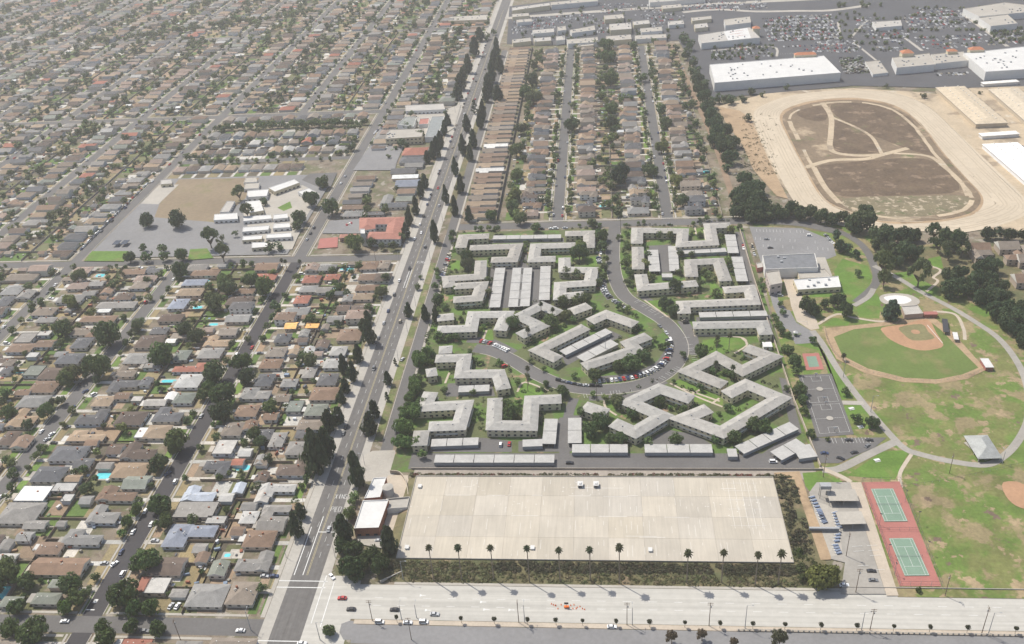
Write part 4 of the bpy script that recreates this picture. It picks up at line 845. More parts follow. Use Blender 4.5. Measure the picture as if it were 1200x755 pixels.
# white panel and red marks on the store roof (flat print)
z9 = 8.55; p = GP(R3, [(143, 109), (226, 97), (240, 133), (160, 143)], z9)
rp = MB(); rp.face([(*q, z9) for q in p]); rm_ = MB()
for i in range(9):
    for j in range(3):
        if R.random() < .75:
            u, v = .22+i*.065, .2+j*.24; q = [(p[0][e]*(1-u)+p[1][e]*u)*(1-v)+(p[3][e]*(1-u)+p[2][e]*u)*v for e in (0, 1)]
            a_ = R.uniform(-.6, .6); c_, s_ = math.cos(a_), math.sin(a_); L_ = R.uniform(1.2, 2.6); k_ = z9+.02+.004*((i*3+j) % 9)
            rm_.face([(q[0]-c_*L_-s_*.5, q[1]-s_*L_+c_*.5, k_), (q[0]+c_*L_-s_*.5, q[1]+s_*L_+c_*.5, k_), (q[0]+c_*L_+s_*.5, q[1]+s_*L_-c_*.5, k_), (q[0]-c_*L_+s_*.5, q[1]-s_*L_-c_*.5, k_)])
o = link('roof_panel', rp.mesh('roof_panel', ['roof_white'])); tag(o, 'white painted panel on the flat grey store roof', 'roof panel')
o2 = link('red_marking', rm_.mesh('red_marking', ['court_red']), o)
# stable barns
for lab, a, b, wd, h, rf in (('tan stable barn beside the racetrack turn, long vented roof', (1113.5, 100), (1163, 143), 31, 5, (.5, .42, .31)), ('tan stable barn nearer the huge white store', (1176, 102), (1236, 152), 31, 5, (.5, .43, .33)),
                         ('low white stable shed at the end of the long barn', (1149, 157.5), (1193, 154.5), 9, 4, (.7, .68, .64)), ('low white stable shed behind the two barns', (1151, 97), (1193, 94), 8, 4, (.7, .68, .64)), ('bright white stable barn with side awnings', (1172, 166), (1225, 210), 33, 4.5, (.76, .76, .76))):
    t = apartment(lab, PP, [a, b], wd, h, 'roof', 'wall', 2.6 if wd > 20 else .8, 'stable_barn', 'barn', win=False, rc=rf)
    A_, B_ = G(*a, h+1.5), G(*b, h+1.5); L_ = math.hypot(B_[0]-A_[0], B_[1]-A_[1]); ux, uy = (B_[0]-A_[0])/L_, (B_[1]-A_[1])/L_; vb = MB(); ab = MB()
    if wd > 20:
        for j in range(int(L_/8)):
            for sd in (-1, 1):
                x, y = A_[0]+ux*(j+.5)*8-uy*sd*wd*.22, A_[1]+uy*(j+.5)*8+ux*sd*wd*.22
                vb.box(x, y, h+1.35, 1.2, 1.2, .6)
        o = link('roof_vents', vb.mesh('roof_vents', ['trim'], tuple(t.location)), t); o['kind'] = 'stuff'
        for j in range(int(L_/16)):
            x, y = A_[0]+ux*(j+.5)*16-uy*(wd/2+1.5), A_[1]+uy*(j+.5)*16+ux*(wd/2+1.5); ab = MB(); ab.box(x, y, 2.6, 8, 3.4, .25, rot=math.atan2(uy, ux)); link('awning', ab.mesh('awning', ['metal_dark'], tuple(t.location)), t)
# school
SB = 'white-roofed classroom buildings of the school'
for i, (T, pts, h, rf) in enumerate(((U0, [(1003, 252), (1110, 245), (1113, 274), (1000, 280)], 4, 'roof_white'), (U0, [(1028, 242), (1062, 190), (1100, 190), (1072, 240)], 4, 'roof_apart'), (U1, [(58, 128), (178, 88), (203, 104), (88, 146)], 5, 'roof_white'), (U1, [(195, 146), (246, 130), (292, 155), (232, 168)], 5, 'roof_white'), (U1, [(-40, 142), (60, 134), (50, 166), (-45, 172)], 5, 'roof_white'),
    (U1, [(-50, 192), (18, 186), (36, 234), (-30, 246)], 5, 'roof_white'), (U1, [(-60, 262), (68, 254), (74, 272), (-60, 284)], 4, 'roof_white'), (U1, [(82, 254), (146, 248), (150, 268), (80, 275)], 4, 'roof_white'), (U1, [(-60, 312), (62, 304), (58, 324), (-65, 334)], 4, 'roof_white'), (U1, [(84, 296), (156, 292), (160, 312), (78, 318)], 4, 'roof_white'), (U1, [(50, 346), (164, 338), (166, 358), (46, 364)], 4, 'roof_white'), (U1, [(-20, 384), (52, 382), (54, 404), (-20, 410)], 4, 'roof_white'), (U1, [(-60, 355), (30, 350), (26, 368), (-65, 374)], 4, 'roof_white'), (U0, [(1150, 80), (1198, 78), (1205, 100), (1140, 104)], 4, 'concrete'), (U0, [(1148, 108), (1215, 104), (1210, 130), (1138, 134)], 4, 'concrete'), (U0, [(752, 92), (800, 88), (806, 108), (752, 112)], 4, 'roof_apart'))):
    nm = ['long white classroom block beside the dry school field', 'grey classroom block between dry field and white roofs', 'curved-plan white school hall beside the school car park', 'white gable school block above the lawn circle', 'white classroom block below the curved-plan hall', 'slanted white classroom block near the big round tree', 'white finger classroom wing, topmost on the field side', 'white finger classroom wing, topmost on the street side', 'white finger classroom wing, middle on the field side', 'white finger classroom wing, middle on the street side', 'white finger classroom wing, lowest on the street side', 'small white school block beside the crossroad trees', 'white finger classroom wing, lowest on the field side', 'upper pale portable classroom at the field corner', 'lower pale portable classroom at the field corner', 'small brown shed at the end of the school lane'][i]
    block('classroom', nm, 'school building', T, pts, h, R.choice(['wall_white', 'wall_cream']), rf, parapet=.3, win=1, group=SB)
apartment('terracotta-roofed church school wrapped round a courtyard', U1, [(520, 345), (640, 345), (655, 275), (520, 278), (520, 318)], 14, 7, 'roof', 'wall_white', 2.2, 'church_school', 'school', rc=(.33, .155, .12))
block('bell_tower', 'white square bell tower beside the terracotta church school', 'tower', U1, [(486, 320), (508, 320), (510, 342), (488, 342)], 12, 'wall_white', 'roof_white')
apartment('low terracotta church annex beside the grey car park', U1, [(390, 352), (470, 348)], 7, 4, 'roof', 'wall', 1.2, 'church_annex', 'annex', rc=(.34, .17, .13))
block('garage_row', 'long grey lock-up garage row at the upper crossroad corner', 'garage row', V1, [(697, 492), (876, 484), (886, 512), (700, 520)], 5, 'wall_white', 'roof_apart', win=1)
block('market_hall', 'cream flat-roofed market hall above the grey car park', 'hall', V1, [(610, 622), (625, 606), (785, 600), (775, 640), (606, 650)], 8, 'wall_cream', 'concrete', win=2, vents=6)
block('workshop', 'blue-green roofed workshop beside the avenue trees', 'workshop', V1, [(822, 546), (882, 544), (852, 640), (790, 642)], 6, 'wall_white', 'roof', rc=(.23, .245, .245))
block('workshop', 'sage-roofed workshop next to the red kiosk', 'workshop', V1, [(660, 582), (700, 545), (752, 548), (738, 592)], 6, 'wall_white', 'roof', rc=(.23, .24, .225))
block('kiosk', 'small red and white kiosk between the two workshops', 'kiosk', V1, [(766, 556), (812, 552), (806, 580), (760, 582)], 5, 'wall_white', 'roof', rc=(.36, .16, .13))
block('storage_hall', 'tan flat-roofed hall beside bare orange ground on the avenue', 'hall', V1, [(905, 78), (1085, 68), (1080, 92), (900, 98)], 6, 'wall_cream', 'concrete', vents=4)
sheet('bare_ground', V1, [(850, 110), (1080, 98), (1075, 120), (850, 124)], 'infield_clay')
# community centre of the park
block('gymnasium', 'charcoal-roofed gymnasium with curved roof vents beside the car park', 'gymnasium', R6, [(280, 142), (464, 134), (476, 184), (290, 190)], 8, 'wall_white', 'roof', rc=(.165, .17, .18), vents=3)
block('tower_hall', 'tall pinkish hall wing of the community centre', 'hall', R6, [(292, 200), (338, 194), (350, 238), (308, 246)], 9, 'wall', 'concrete', wc=(.55, .46, .42), win=2)
block('community_hall', 'low white flat-roofed community hall above the round trees', 'hall', R6, [(388, 226), (546, 214), (556, 252), (404, 262)], 4.5, 'wall_cream', 'roof_white', win=1, vents=6)
block('community_annex', 'grey flat annex between gymnasium and white community hall', 'annex', R6, [(402, 196), (500, 188), (524, 216), (410, 222)], 4.5, 'wall_cream', 'concrete')
block('entrance_kiosk', 'small red-walled entry kiosk on the gymnasium corner', 'kiosk', R6, [(258, 168), (278, 165), (282, 182), (262, 186)], 4, 'court_red', 'roof_apart')
block('bath_house', 'grey-brown pool house below the white splash pool', 'pool house', R6, [(768, 320), (825, 316), (845, 345), (780, 350)], 4, 'wall', 'roof_apart', wc=(.4, .3, .24))
# condominium houses behind the dark trees
for i, (x, y) in enumerate(((1040, 110), (1055, 135), (1140, 105), (1165, 140), (1210, 150), (1230, 115), (1200, 220), (1240, 205))):
    X, Y = G(*R6(x, y), 6)
    addh = dict(X=X, Y=Y, W=15, D=13, typ='l' if i % 2 else 'g', col='gb' if i % 3 else 'br', rot=0, st=2, front=0)
    t = thing('townhouse', ['two-storey gabled townhouse, first behind the dark park trees', 'two-storey L-shaped townhouse hard against the dark park trees', 'two-storey brown gabled townhouse with tall front gable', 'two-storey L-shaped townhouse with grey wall facing the park', 'two-storey townhouse beside the grey-walled townhouse', 'two-storey townhouse behind the tall front gable', 'lower townhouse beside the dark carport', 'townhouse at the back of the dark carport'][i], 'townhouse', (X, Y, 0), 0, 'townhouses behind the park trees')
    wb, rb, gl = MB(), MB(), MB()
    for W, D, ox, oy, ty, ez in pieces(addh):
        wb.box(ox, oy, 0, W-1, D-1, ez-.02, mtop=-1); roof_mb(rb, W, D, ez, ty, .6, ox=ox, oy=oy)
        for zz_ in (1, 3.6):
            for k in range(3): gl.box(ox-W*.3+k*W*.3, oy-(D-1)/2, zz_, 1.4, .12, 1.4)
    link('wall', wb.mesh('wall', ['wall']), t, (.42, .35, .29)); link('roof', rb.mesh('roof', ['roof', 'trim']), t, COL[addh['col']]); o = link('windows', gl.mesh('windows', ['glass']), t); o['kind'] = 'stuff'
# ================================================================ CONCRETE DECK
mat('deck_paint', (.62, .6, .56), .1, .5)
DX0, DX1, DY0, DY1, DZ = -105, 91, 327, 389, 3.5
deck = thing('parking_deck', 'vast pale concrete deck of bleached slabs above the boulevard palms', 'parking deck', ((DX0+DX1)/2, (DY0+DY1)/2, 0))
ox, oy = deck.location[0], deck.location[1]
nx, ny = 11, 4
for i in range(nx):
    for j in range(ny):
        wx, wy = (DX1-DX0)/nx, (DY1-DY0)/ny; me = MB(); me.box(0, 0, 0, wx-.07, wy-.07, .3)
        if i == 0 and j == 0: slab = me.mesh('slab', ['deck_slab'])
        k = R.choice((1.0, .99, .97, 1.03, .9, .93)); wr = R.uniform(-.006, .012)
        link('slab', slab, deck, ((.435+wr)*k, (.398+wr*.3)*k, (.34-wr)*k), (DX0+wx*(i+.5)-ox, DY0+wy*(j+.5)-oy, DZ-.3+R.uniform(0, .008)))
wb = MB(); wb.prism([(DX0, DY0), (DX1, DY0), (DX1, DY1), (DX0, DY1)], 0, DZ-.2); link('retaining_wall', wb.mesh('retaining_wall', ['concrete'], (ox, oy, 0)), deck)
wb = MB()
for x0, y0, x1, y1 in ((DX0, DY0, DX1, DY0), (DX0, DY1, DX1, DY1)): wb.box((x0+x1)/2, y0, DZ, x1-x0, .3, .5)
for x in (DX0, DX1): wb.box(x, (DY0+DY1)/2, DZ, .3, DY1-DY0-.6, .45)
link('parapet', wb.mesh('parapet', ['concrete'], (ox, oy, 0)), deck)
wb = MB(); zd = DZ+.035                                # worn bay markings and repaired seams
for k in range(66):
    x = DX0+3+k*2.9+R.uniform(-.3, .3)
    for y0, y1 in ((329, 341), (344, 357), (360, 372), (375, 387)):
        if R.random() < .55: a, b = sorted((R.uniform(y0, y1), R.uniform(y0, y1))); wb.face([(x-.08, a, zd), (x+.08, a, zd), (x+.08, b, zd), (x-.08, b, zd)])
for k in range(16):
    x, y = R.uniform(DX0+5, DX1-20), R.choice((343.5, 358, 373.5, 380))+R.uniform(-.4, .4); zk = zd+.004+k*.0008; L_ = R.uniform(4, 16); wb.face([(x, y-.12, zk), (x+L_, y-.12, zk), (x+L_, y+.12, zk), (x, y+.12, zk)])
for k in range(60):
    x, y = R.choice(((-103, 360), (-65, 378), (-45, 365), (60, 365), (78, 372), (-15, 380))); x += R.uniform(-8, 14); y += R.uniform(-6, 5); a_ = R.uniform(.2, .9); wb.face([(x, y, zd+.02+k*.0005), (x+a_, y, zd+.02+k*.0005), (x+a_, y+R.uniform(.2, .6), zd+.02+k*.0005), (x, y+.4, zd+.02+k*.0005)])
for x in (66, 69.5, 73, 76.5, 80):
    wb.face([(x, 350, zd+.05), (x+.18, 350, zd+.05), (x+.18, 387, zd+.05), (x, 387, zd+.05)])
for y in (352, 358, 364, 371, 378, 384): wb.face([(64, y, zd+.055), (82, y, zd+.055), (82, y+.16, zd+.055), (64, y+.16, zd+.055)])
o = link('bay_markings', wb.mesh('bay_markings', ['deck_paint'], (ox, oy, 0)), deck); o['kind'] = 'stuff'
# embankment slopes
sm = MB(); f0, f1 = DZ-.25, .04
sm.face([(DX0-9, 314.5, f1), (DX1+17, 314.5, f1), (DX1+1, DY0, f0), (DX0-1, DY0, f0)]); sm.face([(DX1, DY0, f0), (DX1+17, 314.5, f1), (DX1+14, DY1+2, f1), (DX1, DY1, f0)]); sm.face([(DX0, DY1, f0), (DX0-6, DY1+2, f1), (DX0-9, 314.5, f1), (DX0, DY0, f0)])
sm.face([(DX0, DY1, f0), (DX1, DY1, f0), (DX1+14, DY1+5, f1), (DX0-6, DY1+5, f1)])
struct('embankment', sm, ['slope_ground'])
# small structures on the deck
for i, (x, y) in enumerate(((680, 568), (698.5, 568))):
    X, Y = G(x, y, DZ+1); t = thing('vent_hut', 'paired small white ventilation hut at the back of the concrete deck', 'vent hut', (X, Y, DZ), 0, 'twin vent huts on the deck')
    a = MB(); a.box(0, 0, 0, 2.6, 3.2, 1.7); link('body', a.mesh('body', ['metal_grey']), t); a = MB(); a.box(0, 0, 1.7, 3.0, 3.6, .2); a.box(0, 0, 1.9, 1.4, 1.6, .5); link('cap', a.mesh('cap', ['roof_white']), t)
    a = MB(); a.box(0, -1.62, .3, 1.6, .06, 1.1); link('louvre', a.mesh('louvre', ['metal_dark']), t)
for x, y, nm in ((492, 570, 'white hatch box near the pump house corner of the deck'), (477, 641.5, 'white hatch box at the avenue front corner of the deck'), (624, 642, 'white hatch box behind the fourth palm on the deck'), (762, 644.5, 'white hatch box in the wide palm gap on the deck')):
    X, Y = G(x, y, DZ+.5); t = thing('hatch_box', nm, 'hatch', (X, Y, DZ)); a = MB(); a.box(0, 0, 0, 1.8, 2.2, .9); link('body', a.mesh('body', ['wall_white']), t); a = MB(); a.box(0, 0, .9, 2.1, 2.5, .12); link('lid', a.mesh('lid', ['roof_white']), t)
# pump house
t = block('pump_house', 'brick pump house with bright white flat roof beside the deck', 'pump house', R8, [(76, 250), (166, 247), (131, 345), (44, 348)], 6.5, 'brick', 'roof_white', win=1)
block('pump_house_annex', 'white-roofed upper annex behind the brick pump house', 'annex', R8, [(112, 171), (158, 168), (136, 238), (80, 243)], 5, 'brick', 'roof_white')
block('pump_terrace', 'white flat canopy joining pump house and deck corner', 'canopy', R8, [(160, 243), (240, 236), (231, 274), (154, 279)], 4.5, 'wall_white', 'concrete_pale', parapet=.9)
sheet('pump_court', T1, [(480, 290), (470, 245), (600, 235), (590, 310)], 'concrete'); sheet('pump_court', R8, [(100, 350), (165, 165), (235, 165), (240, 240), (200, 400), (150, 400)], 'concrete_warm')
X, Y = G(*R8(163, 205), 6); t = thing('water_tank', 'grey cylindrical tank standing behind the pump house', 'tank', (X, Y, 0)); a = MB(); a.bar((0, 0, 0), (0, 0, 6.5), 3.0, 3.0, 16); link('shell', a.mesh('shell', ['metal_grey']), t); a = MB(); a.bar((0, 0, 6.5), (0, 0, 7.1), 3.1, .6, 16); link('lid', a.mesh('lid', ['concrete_pale']), t)
w_ = curve(GP(R8, [(172, 155), (205, 160), (225, 185), (233, 215), (236, 240)]), 5); a = MB()
for i in range(len(w_)-1):
    p, q = w_[i], w_[i+1]; a.box((p[0]+q[0])/2, (p[1]+q[1])/2, 0, math.hypot(q[0]-p[0], q[1]-p[1])+.02, .4, 2.4, rot=math.atan2(q[1]-p[1], q[0]-p[0]))
o = link('curved_wall', a.mesh('curved_wall', ['concrete_warm'])); tag(o, 'curved tan garden wall sweeping round behind the grey tank', 'wall')
w_ = GP(R8, [(138, 540), (215, 505), (238, 495), (238, 488), (160, 490)]); a = MB()
for i in range(len(w_)-1):
    p, q = w_[i], w_[i+1]; a.box((p[0]+q[0])/2, (p[1]+q[1])/2, 0, math.hypot(q[0]-p[0], q[1]-p[1])+.3, .45, 1.6+.01*i, rot=math.atan2(q[1]-p[1], q[0]-p[0]))
o = link('ramp_wall', a.mesh('ramp_wall', ['concrete_pale'])); tag(o, 'pale angled ramp wall at the boulevard corner of the embankment', 'wall')
# ================================================================ TREES
def quads_mesh(name, cen, nrm, size, mats, cols=None, extra=None):
    """many small leaf-clump faces: a bent rhombus (2 triangles) each"""
    n = len(cen); nrm = nrm/np.maximum(np.linalg.norm(nrm, axis=1, keepdims=True), 1e-6)
    ref = NR.normal(size=(n, 3)); u = np.cross(nrm, ref); u /= np.maximum(np.linalg.norm(u, axis=1, keepdims=True), 1e-6); v = np.cross(nrm, u)
    s = size[:, None] if np.ndim(size) else size
    P = np.stack([cen-u*s*1.1, cen-v*s*.65+nrm*s*.2, cen+u*s*1.1, cen+v*s*.65+nrm*s*.2], 1).reshape(-1, 3)
    me = bpy.data.meshes.new(name); me.vertices.add(4*n); me.vertices.foreach_set('co', P.astype(np.float32).ravel())
    me.loops.add(4*n); me.loops.foreach_set('vertex_index', np.arange(4*n, dtype=np.int32)); me.polygons.add(n)
    me.polygons.foreach_set('loop_start', np.arange(0, 4*n, 4, dtype=np.int32)); me.polygons.foreach_set('loop_total', np.full(n, 4, dtype=np.int32))
    for m_ in mats: me.materials.append(MAT[m_])
    me.update(calc_edges=True)
    if cols is not None:
        at = me.attributes.new('Col', 'FLOAT_COLOR', 'FACE'); at.data.foreach_set('color', np.concatenate([cols, np.ones((n, 1))], 1).astype(np.float32).ravel())
    return me
def ball(n): d = NR.normal(size=(n, 3)); return d/np.linalg.norm(d, axis=1, keepdims=True)
def crown_pts(kind, per=60, ncl=16):
    cen, nr, sz = [], [], []
    if kind == 'conifer':
        for i in range(ncl):
            z = (i+.5)/ncl; a = i*2.4+NR.uniform(-.4, .4); prof = (1-z*.97)**.6*(.6+.4*min(1, z*5))*(.8+.4*NR.rand()) ; rr = prof*NR.uniform(.35, .75); c = np.array([math.cos(a)*rr, math.sin(a)*rr, z])
            rad = .32*prof+.1; d = ball(per); cen.append(c+d*np.array([rad*1.15, rad*1.15, rad*.3])*NR.uniform(.6, 1.05, (per, 1))); nr.append(d+np.array([0, 0, .3])); sz.append(NR.uniform(.09, .16, per))
    elif kind == 'airy':
        for i in range(ncl):
            d0 = ball(1)[0]; d0[2] = abs(d0[2])*1.1-.35; c = d0*NR.uniform(.45, .85)*np.array([1, 1, .55])+np.array([0, 0, .5]); rad = NR.uniform(.22, .36); d = ball(per)
            cen.append(c+d*rad*np.array([1, 1, .62])*NR.uniform(.55, 1.05, (per, 1))); nr.append(d+NR.normal(size=(per, 3))*.5); sz.append(NR.uniform(.05, .1, per))
    else:
        fl = 0.55 if kind == 'round' else .75
        for i in range(ncl):
            d0 = ball(1)[0]; c = d0*NR.uniform(.4, fl)*np.array([1, 1, .5])+np.array([0, 0, .5]); rad = NR.uniform(.32, .46) if kind != 'round' else NR.uniform(.42, .52); d = ball(per)
            cen.append(c+d*np.array([rad, rad, rad*.62])*NR.uniform(.72, 1.05, (per, 1))); nr.append(d+NR.normal(size=(per, 3))*.35); sz.append(NR.uniform(.075, .14, per))
    return np.concatenate(cen), np.concatenate(nr), np.concatenate(sz)
PROTO = {}
for kind, nv, per, ncl in (('broad', 5, 62, 17), ('round', 3, 62, 14), ('airy', 3, 60, 17), ('conifer', 4, 34, 26), ('shrub', 3, 40, 7)):
    for k in range(nv):
        c_, n_, s_ = crown_pts(kind if kind != 'shrub' else 'broad', per, ncl); PROTO[kind, k] = quads_mesh('crown', c_, n_, s_*(1.5 if kind == 'shrub' else 1), ['leaf'])
    tm = MB(); 
    tm.bar((0, 0, 0), (.02, .01, .6), 1.0, .62, 7); tm.bar((.02, .01, .6), (-.02, .02, 1.0), .62, .4, 7)
    if kind != 'conifer':
        for a in (0.4, 2.5, 4.4): tm.bar((.0, .0, .85), (math.cos(a)*6.5, math.sin(a)*6.5, 1.55), .34, .1, 5)
    else: tm.bar((-.02, .02, 1.0), (0, 0, 6.0), .4, .06, 6)
    PROTO[kind, 'trunk'] = tm.mesh('trunk', ['bark'])
trees = []
GREENS = [(.11, .125, .05), (.05, .062, .036), (.09, .1, .055), (.062, .085, .036), (.072, .095, .04), (.055, .078, .036), (.086, .102, .046), (.064, .08, .042)]
KCOL = {'conifer': (.036, .05, .028), 'round': (.048, .072, .026), 'airy': (.072, .088, .042), 'broad': None}
def addtree(X, Y, r, kind, place, h=None, col=None, z0=0):
    trees.append(dict(X=X, Y=Y, r=r, kind=kind, place=place, h=h, col=col, z0=z0))
def trees_px(T, txt, kind, place, col=None, z0=0):
    for e in txt.split(';'):
        p = list(map(float, e.split(','))); k = T(10, 0)[0]-T(0, 0)[0]; k /= 10
        X, Y = G(*T(p[0], p[1])); sx = PX(X+1, Y)[0]-PX(X, Y)[0]; sv = abs(PX(X, Y, 1)[1]-PX(X, Y)[1])
        r = p[2]*k/sx
        if kind == 'conifer':
            h = p[3]*k/sv*.92; r *= 1.25; X, Y = G(*T(p[0], p[1]), h*.5+z0)
        else: h = None; X, Y = G(*T(p[0], p[1]), r*1.0+z0)
        addtree(X, Y, r, kind, place, h, col, z0)
# the dark conifers beside the avenue
trees_px(M1, '525,50,32,110;475,150,22,85;405,200,24,95;450,235,22,95;415,300,22,75;400,352,18,70;340,465,32,100;385,440,28,80;270,610,48,190;322,570,40,140;500,20,26,70', 'conifer', 'along the house side of the avenue')
trees_px(T1, '205,130,28,70;180,195,30,115;620,275,42,130;405,215,46,130', 'conifer', 'near the avenue and boulevard crossing')
trees_px(M1, '465,695,38,160;550,412,28,85;615,265,20,65;612,350,12,45;650,187,9,36;530,480,34,100', 'conifer', 'between avenue and frontage road')
trees_px(U1, '745,215,18,85;715,265,18,80;770,140,18,80;790,100,18,70;700,330,20,75;520,735,20,60', 'conifer', 'on the avenue kerb by the church school')
trees_px(U1, '832,335,20,110;885,160,16,90;928,215,18,90;930,30,16,90;955,110,20,90;995,250,18,80;712,700,20,75;790,715,18,75;840,725,18,75', 'conifer', 'on the frontage strip by the row houses')
trees_px(U1, '755,590,18,60;770,545,12,40;1100,255,30,60', 'round', 'on the median beside the frontage road')
trees_px(V1, '895,560,16,60;880,600,16,70;845,690,20,100;860,655,18,80;825,705,18,80;800,735,18,60;955,385,26,80;940,435,24,70;1020,220,22,90;990,300,22,90;965,350,20,70;1045,160,24,70', 'conifer', 'on the avenue kerb by the market hall')
trees_px(V1, '1125,220,18,90;1110,280,22,90;1100,340,22,100;1085,400,24,110;1130,440,26,80;1060,520,18,100;1020,500,14,70;985,580,20,80;1045,560,16,90;1015,650,20,90;965,680,18,100;1000,715,18,80;1140,300,20,90;1075,440,20,80', 'conifer', 'in the avenue line by the row houses')
# big trees round the pump house
trees_px(T1, '400,290,42;455,305,45;440,390,62;540,335,48;580,385,46;500,375,40;650,300,22;470,430,40', 'broad', 'clustered in front of the brick pump house', (.042, .06, .026))
trees_px(T1, '460,60,28;440,140,34;450,90,24', 'broad', 'between the avenue and the pump house', (.085, .11, .045))
trees_px(T1, '340,690,32', 'broad', 'on the pointed kerb island at the crossing')
# bottom-left street trees
trees_px(T0, '635,125,31;595,180,31;570,235,25;300,585,36', 'round', 'clipped, on the dark asphalt street kerb', (.06, .088, .03))
trees_px(T0, '575,510,70', 'broad', 'on the corner of dark asphalt street and boulevard', (.042, .065, .026))
trees_px(T0, '622,588,44;706,583,44;480,668,38;612,672,40;737,680,41;492,722,50', 'round', 'below the corner houses by the boulevard', (.052, .078, .028))
trees_px(T0, '740,100,58;775,175,38;680,360,62;330,468,55;365,530,46;75,578,40;40,680,50;150,690,66;20,430,60;125,460,40;900,170,28', 'broad', 'shading the houses near the boulevard corner', (.066, .088, .036))
trees_px(M0, '500,60,60;755,150,55;450,210,55;335,240,45;310,265,40;860,30,40;915,65,38;1000,240,55;1040,340,58;975,300,32;1030,420,55;820,560,58;740,660,45;880,465,24;1125,190,45;1150,260,40;215,420,36;280,370,25;40,425,34;570,500,30;165,630,25;65,710,28;190,590,22;130,480,30;60,660,26;30,340,30;640,20,30;290,30,45;1060,180,22;390,240,30;950,340,30;1160,80,20;1010,540,22;455,610,22;740,290,22', 'broad', 'among the dark asphalt street houses')
trees_px(M1, '255,180,38;65,395,38;20,560,32;60,640,28;380,8,22;230,740,26', 'broad', 'in the back gardens behind the avenue houses')
trees_px(U0, '370,540,34;545,560,28;840,515,38;1060,590,46;1000,660,48;330,660,36;145,680,26;190,655,18;1170,560,40;750,530,22;1040,560,30;690,560,22;130,590,22;700,640,20', 'broad', 'among the houses below the school street')
trees_px(U1, '35,590,45;585,610,32;90,680,28;75,525,22;610,550,26;530,690,24;430,620,20', 'broad', 'in gardens below the church school')
# school trees
trees_px(U0, '686,280,36;828,274,44', 'round', 'standing alone between school yard and dry field', (.035, .05, .024))
trees_px(U0, '605,452,30;686,450,28;768,447,26;848,440,32;668,410,22;760,412,24', 'round', 'in the row along the school street lawn', (.045, .07, .026))
trees_px(U0, '980,370,46;1035,370,26;1040,440,38;1098,342,20;1118,160,34;1155,240,32', 'airy', 'between the school yard and the classrooms')
trees_px(U1, '310,100,32;350,215,44;255,180,40;200,265,36;60,405,28;195,300,28;40,190,22;105,400,26', 'broad', 'round the white school buildings', (.05, .07, .033))
trees_px(U1, '460,385,44;640,400,24;588,402,20;540,385,28;675,360,26;520,185,26;520,225,24;430,375,26', 'broad', 'in front of the terracotta church school')
# apartment estate trees (window Q)
trees_px(Q, '440,140,24;440,172,24;545,50,18;685,45,20;628,10,25;385,68,18;835,130,32;842,110,24;880,30,20;905,70,20;925,110,18;930,155,16;905,200,16;905,235,18;790,200,20;825,205,20;785,300,20;860,292,22;820,300,18;515,230,16;510,270,18;600,375,26;738,372,30;788,352,22;620,365,18', 'broad', 'among apartments on the avenue side')
trees_px(Q, '330,250,16;358,245,14;400,260,16;340,295,22;420,290,14;340,425,20;400,430,18;275,515,24;305,490,26;262,575,22;255,610,26;240,640,22;245,675,26;280,660,24;225,700,26;200,740,22;330,350,12;600,690,32;575,665,20;585,710,20;450,490,16;330,655,14', 'broad', 'between frontage road and apartments', (.055, .085, .03))
trees_px(Q, '663,510,13;710,540,12;718,592,14;652,565,12;778,615,18;820,565,14;890,555,20;840,690,20;905,710,28;970,655,26;960,745,16;1060,490,26;1030,510,22;970,530,22;935,370,16;1025,395,12;1120,460,14;1030,250,0.1;1145,455,10', 'broad', 'lining the apartment loop road')
trees_px(U2, '1030,325,28;970,360,22;620,480,24;530,480,26;545,520,24;540,570,20;640,440,18;640,545,22;720,665,34;765,590,36;755,700,34;880,580,26;920,540,26;900,520,20;960,620,24;1015,470,20;1020,500,20;780,520,20;690,350,22;745,352,28;520,420,18;790,440,22;840,440,18;930,395,16;1065,310,16;500,360,18;425,350,30;420,400,28;370,290,18;430,500,24;430,540,24;240,660,30;320,640,30', 'broad', 'in courtyards behind the cross street')
trees_px(M2, '885,135,38;800,155,20;390,245,32;160,290,16;235,325,32;500,375,34;330,425,28;430,480,36;370,500,44;460,545,30;510,545,32;770,550,34;640,560,26;690,370,30;560,425,30;780,460,24;1040,540,36;1130,480,40;1180,490,40;980,540,28;950,550,26;550,195,44;500,200,26;620,150,26;720,105,18;1030,250,26;940,230,24;1010,400,26;880,310,24', 'broad', 'around the angular courtyard blocks', (.062, .09, .038))
trees_px(M1, '760,180,42;740,290,34;800,140,28;740,420,42;690,490,48;680,560,42;780,620,26;740,565,36;820,150,26;735,340,22;680,410,18', 'broad', 'in the leafy frontage road belt', (.066, .105, .036))
# boundary trees between estate and park
trees_px(M3, '95,130,28;130,185,34;150,320,34;165,370,28;170,420,26;205,525,26;365,325,24;415,455,30;490,470,36;210,85,24;60,40,26;280,550,14', 'broad', 'beside the basketball courts', (.05, .075, .03))
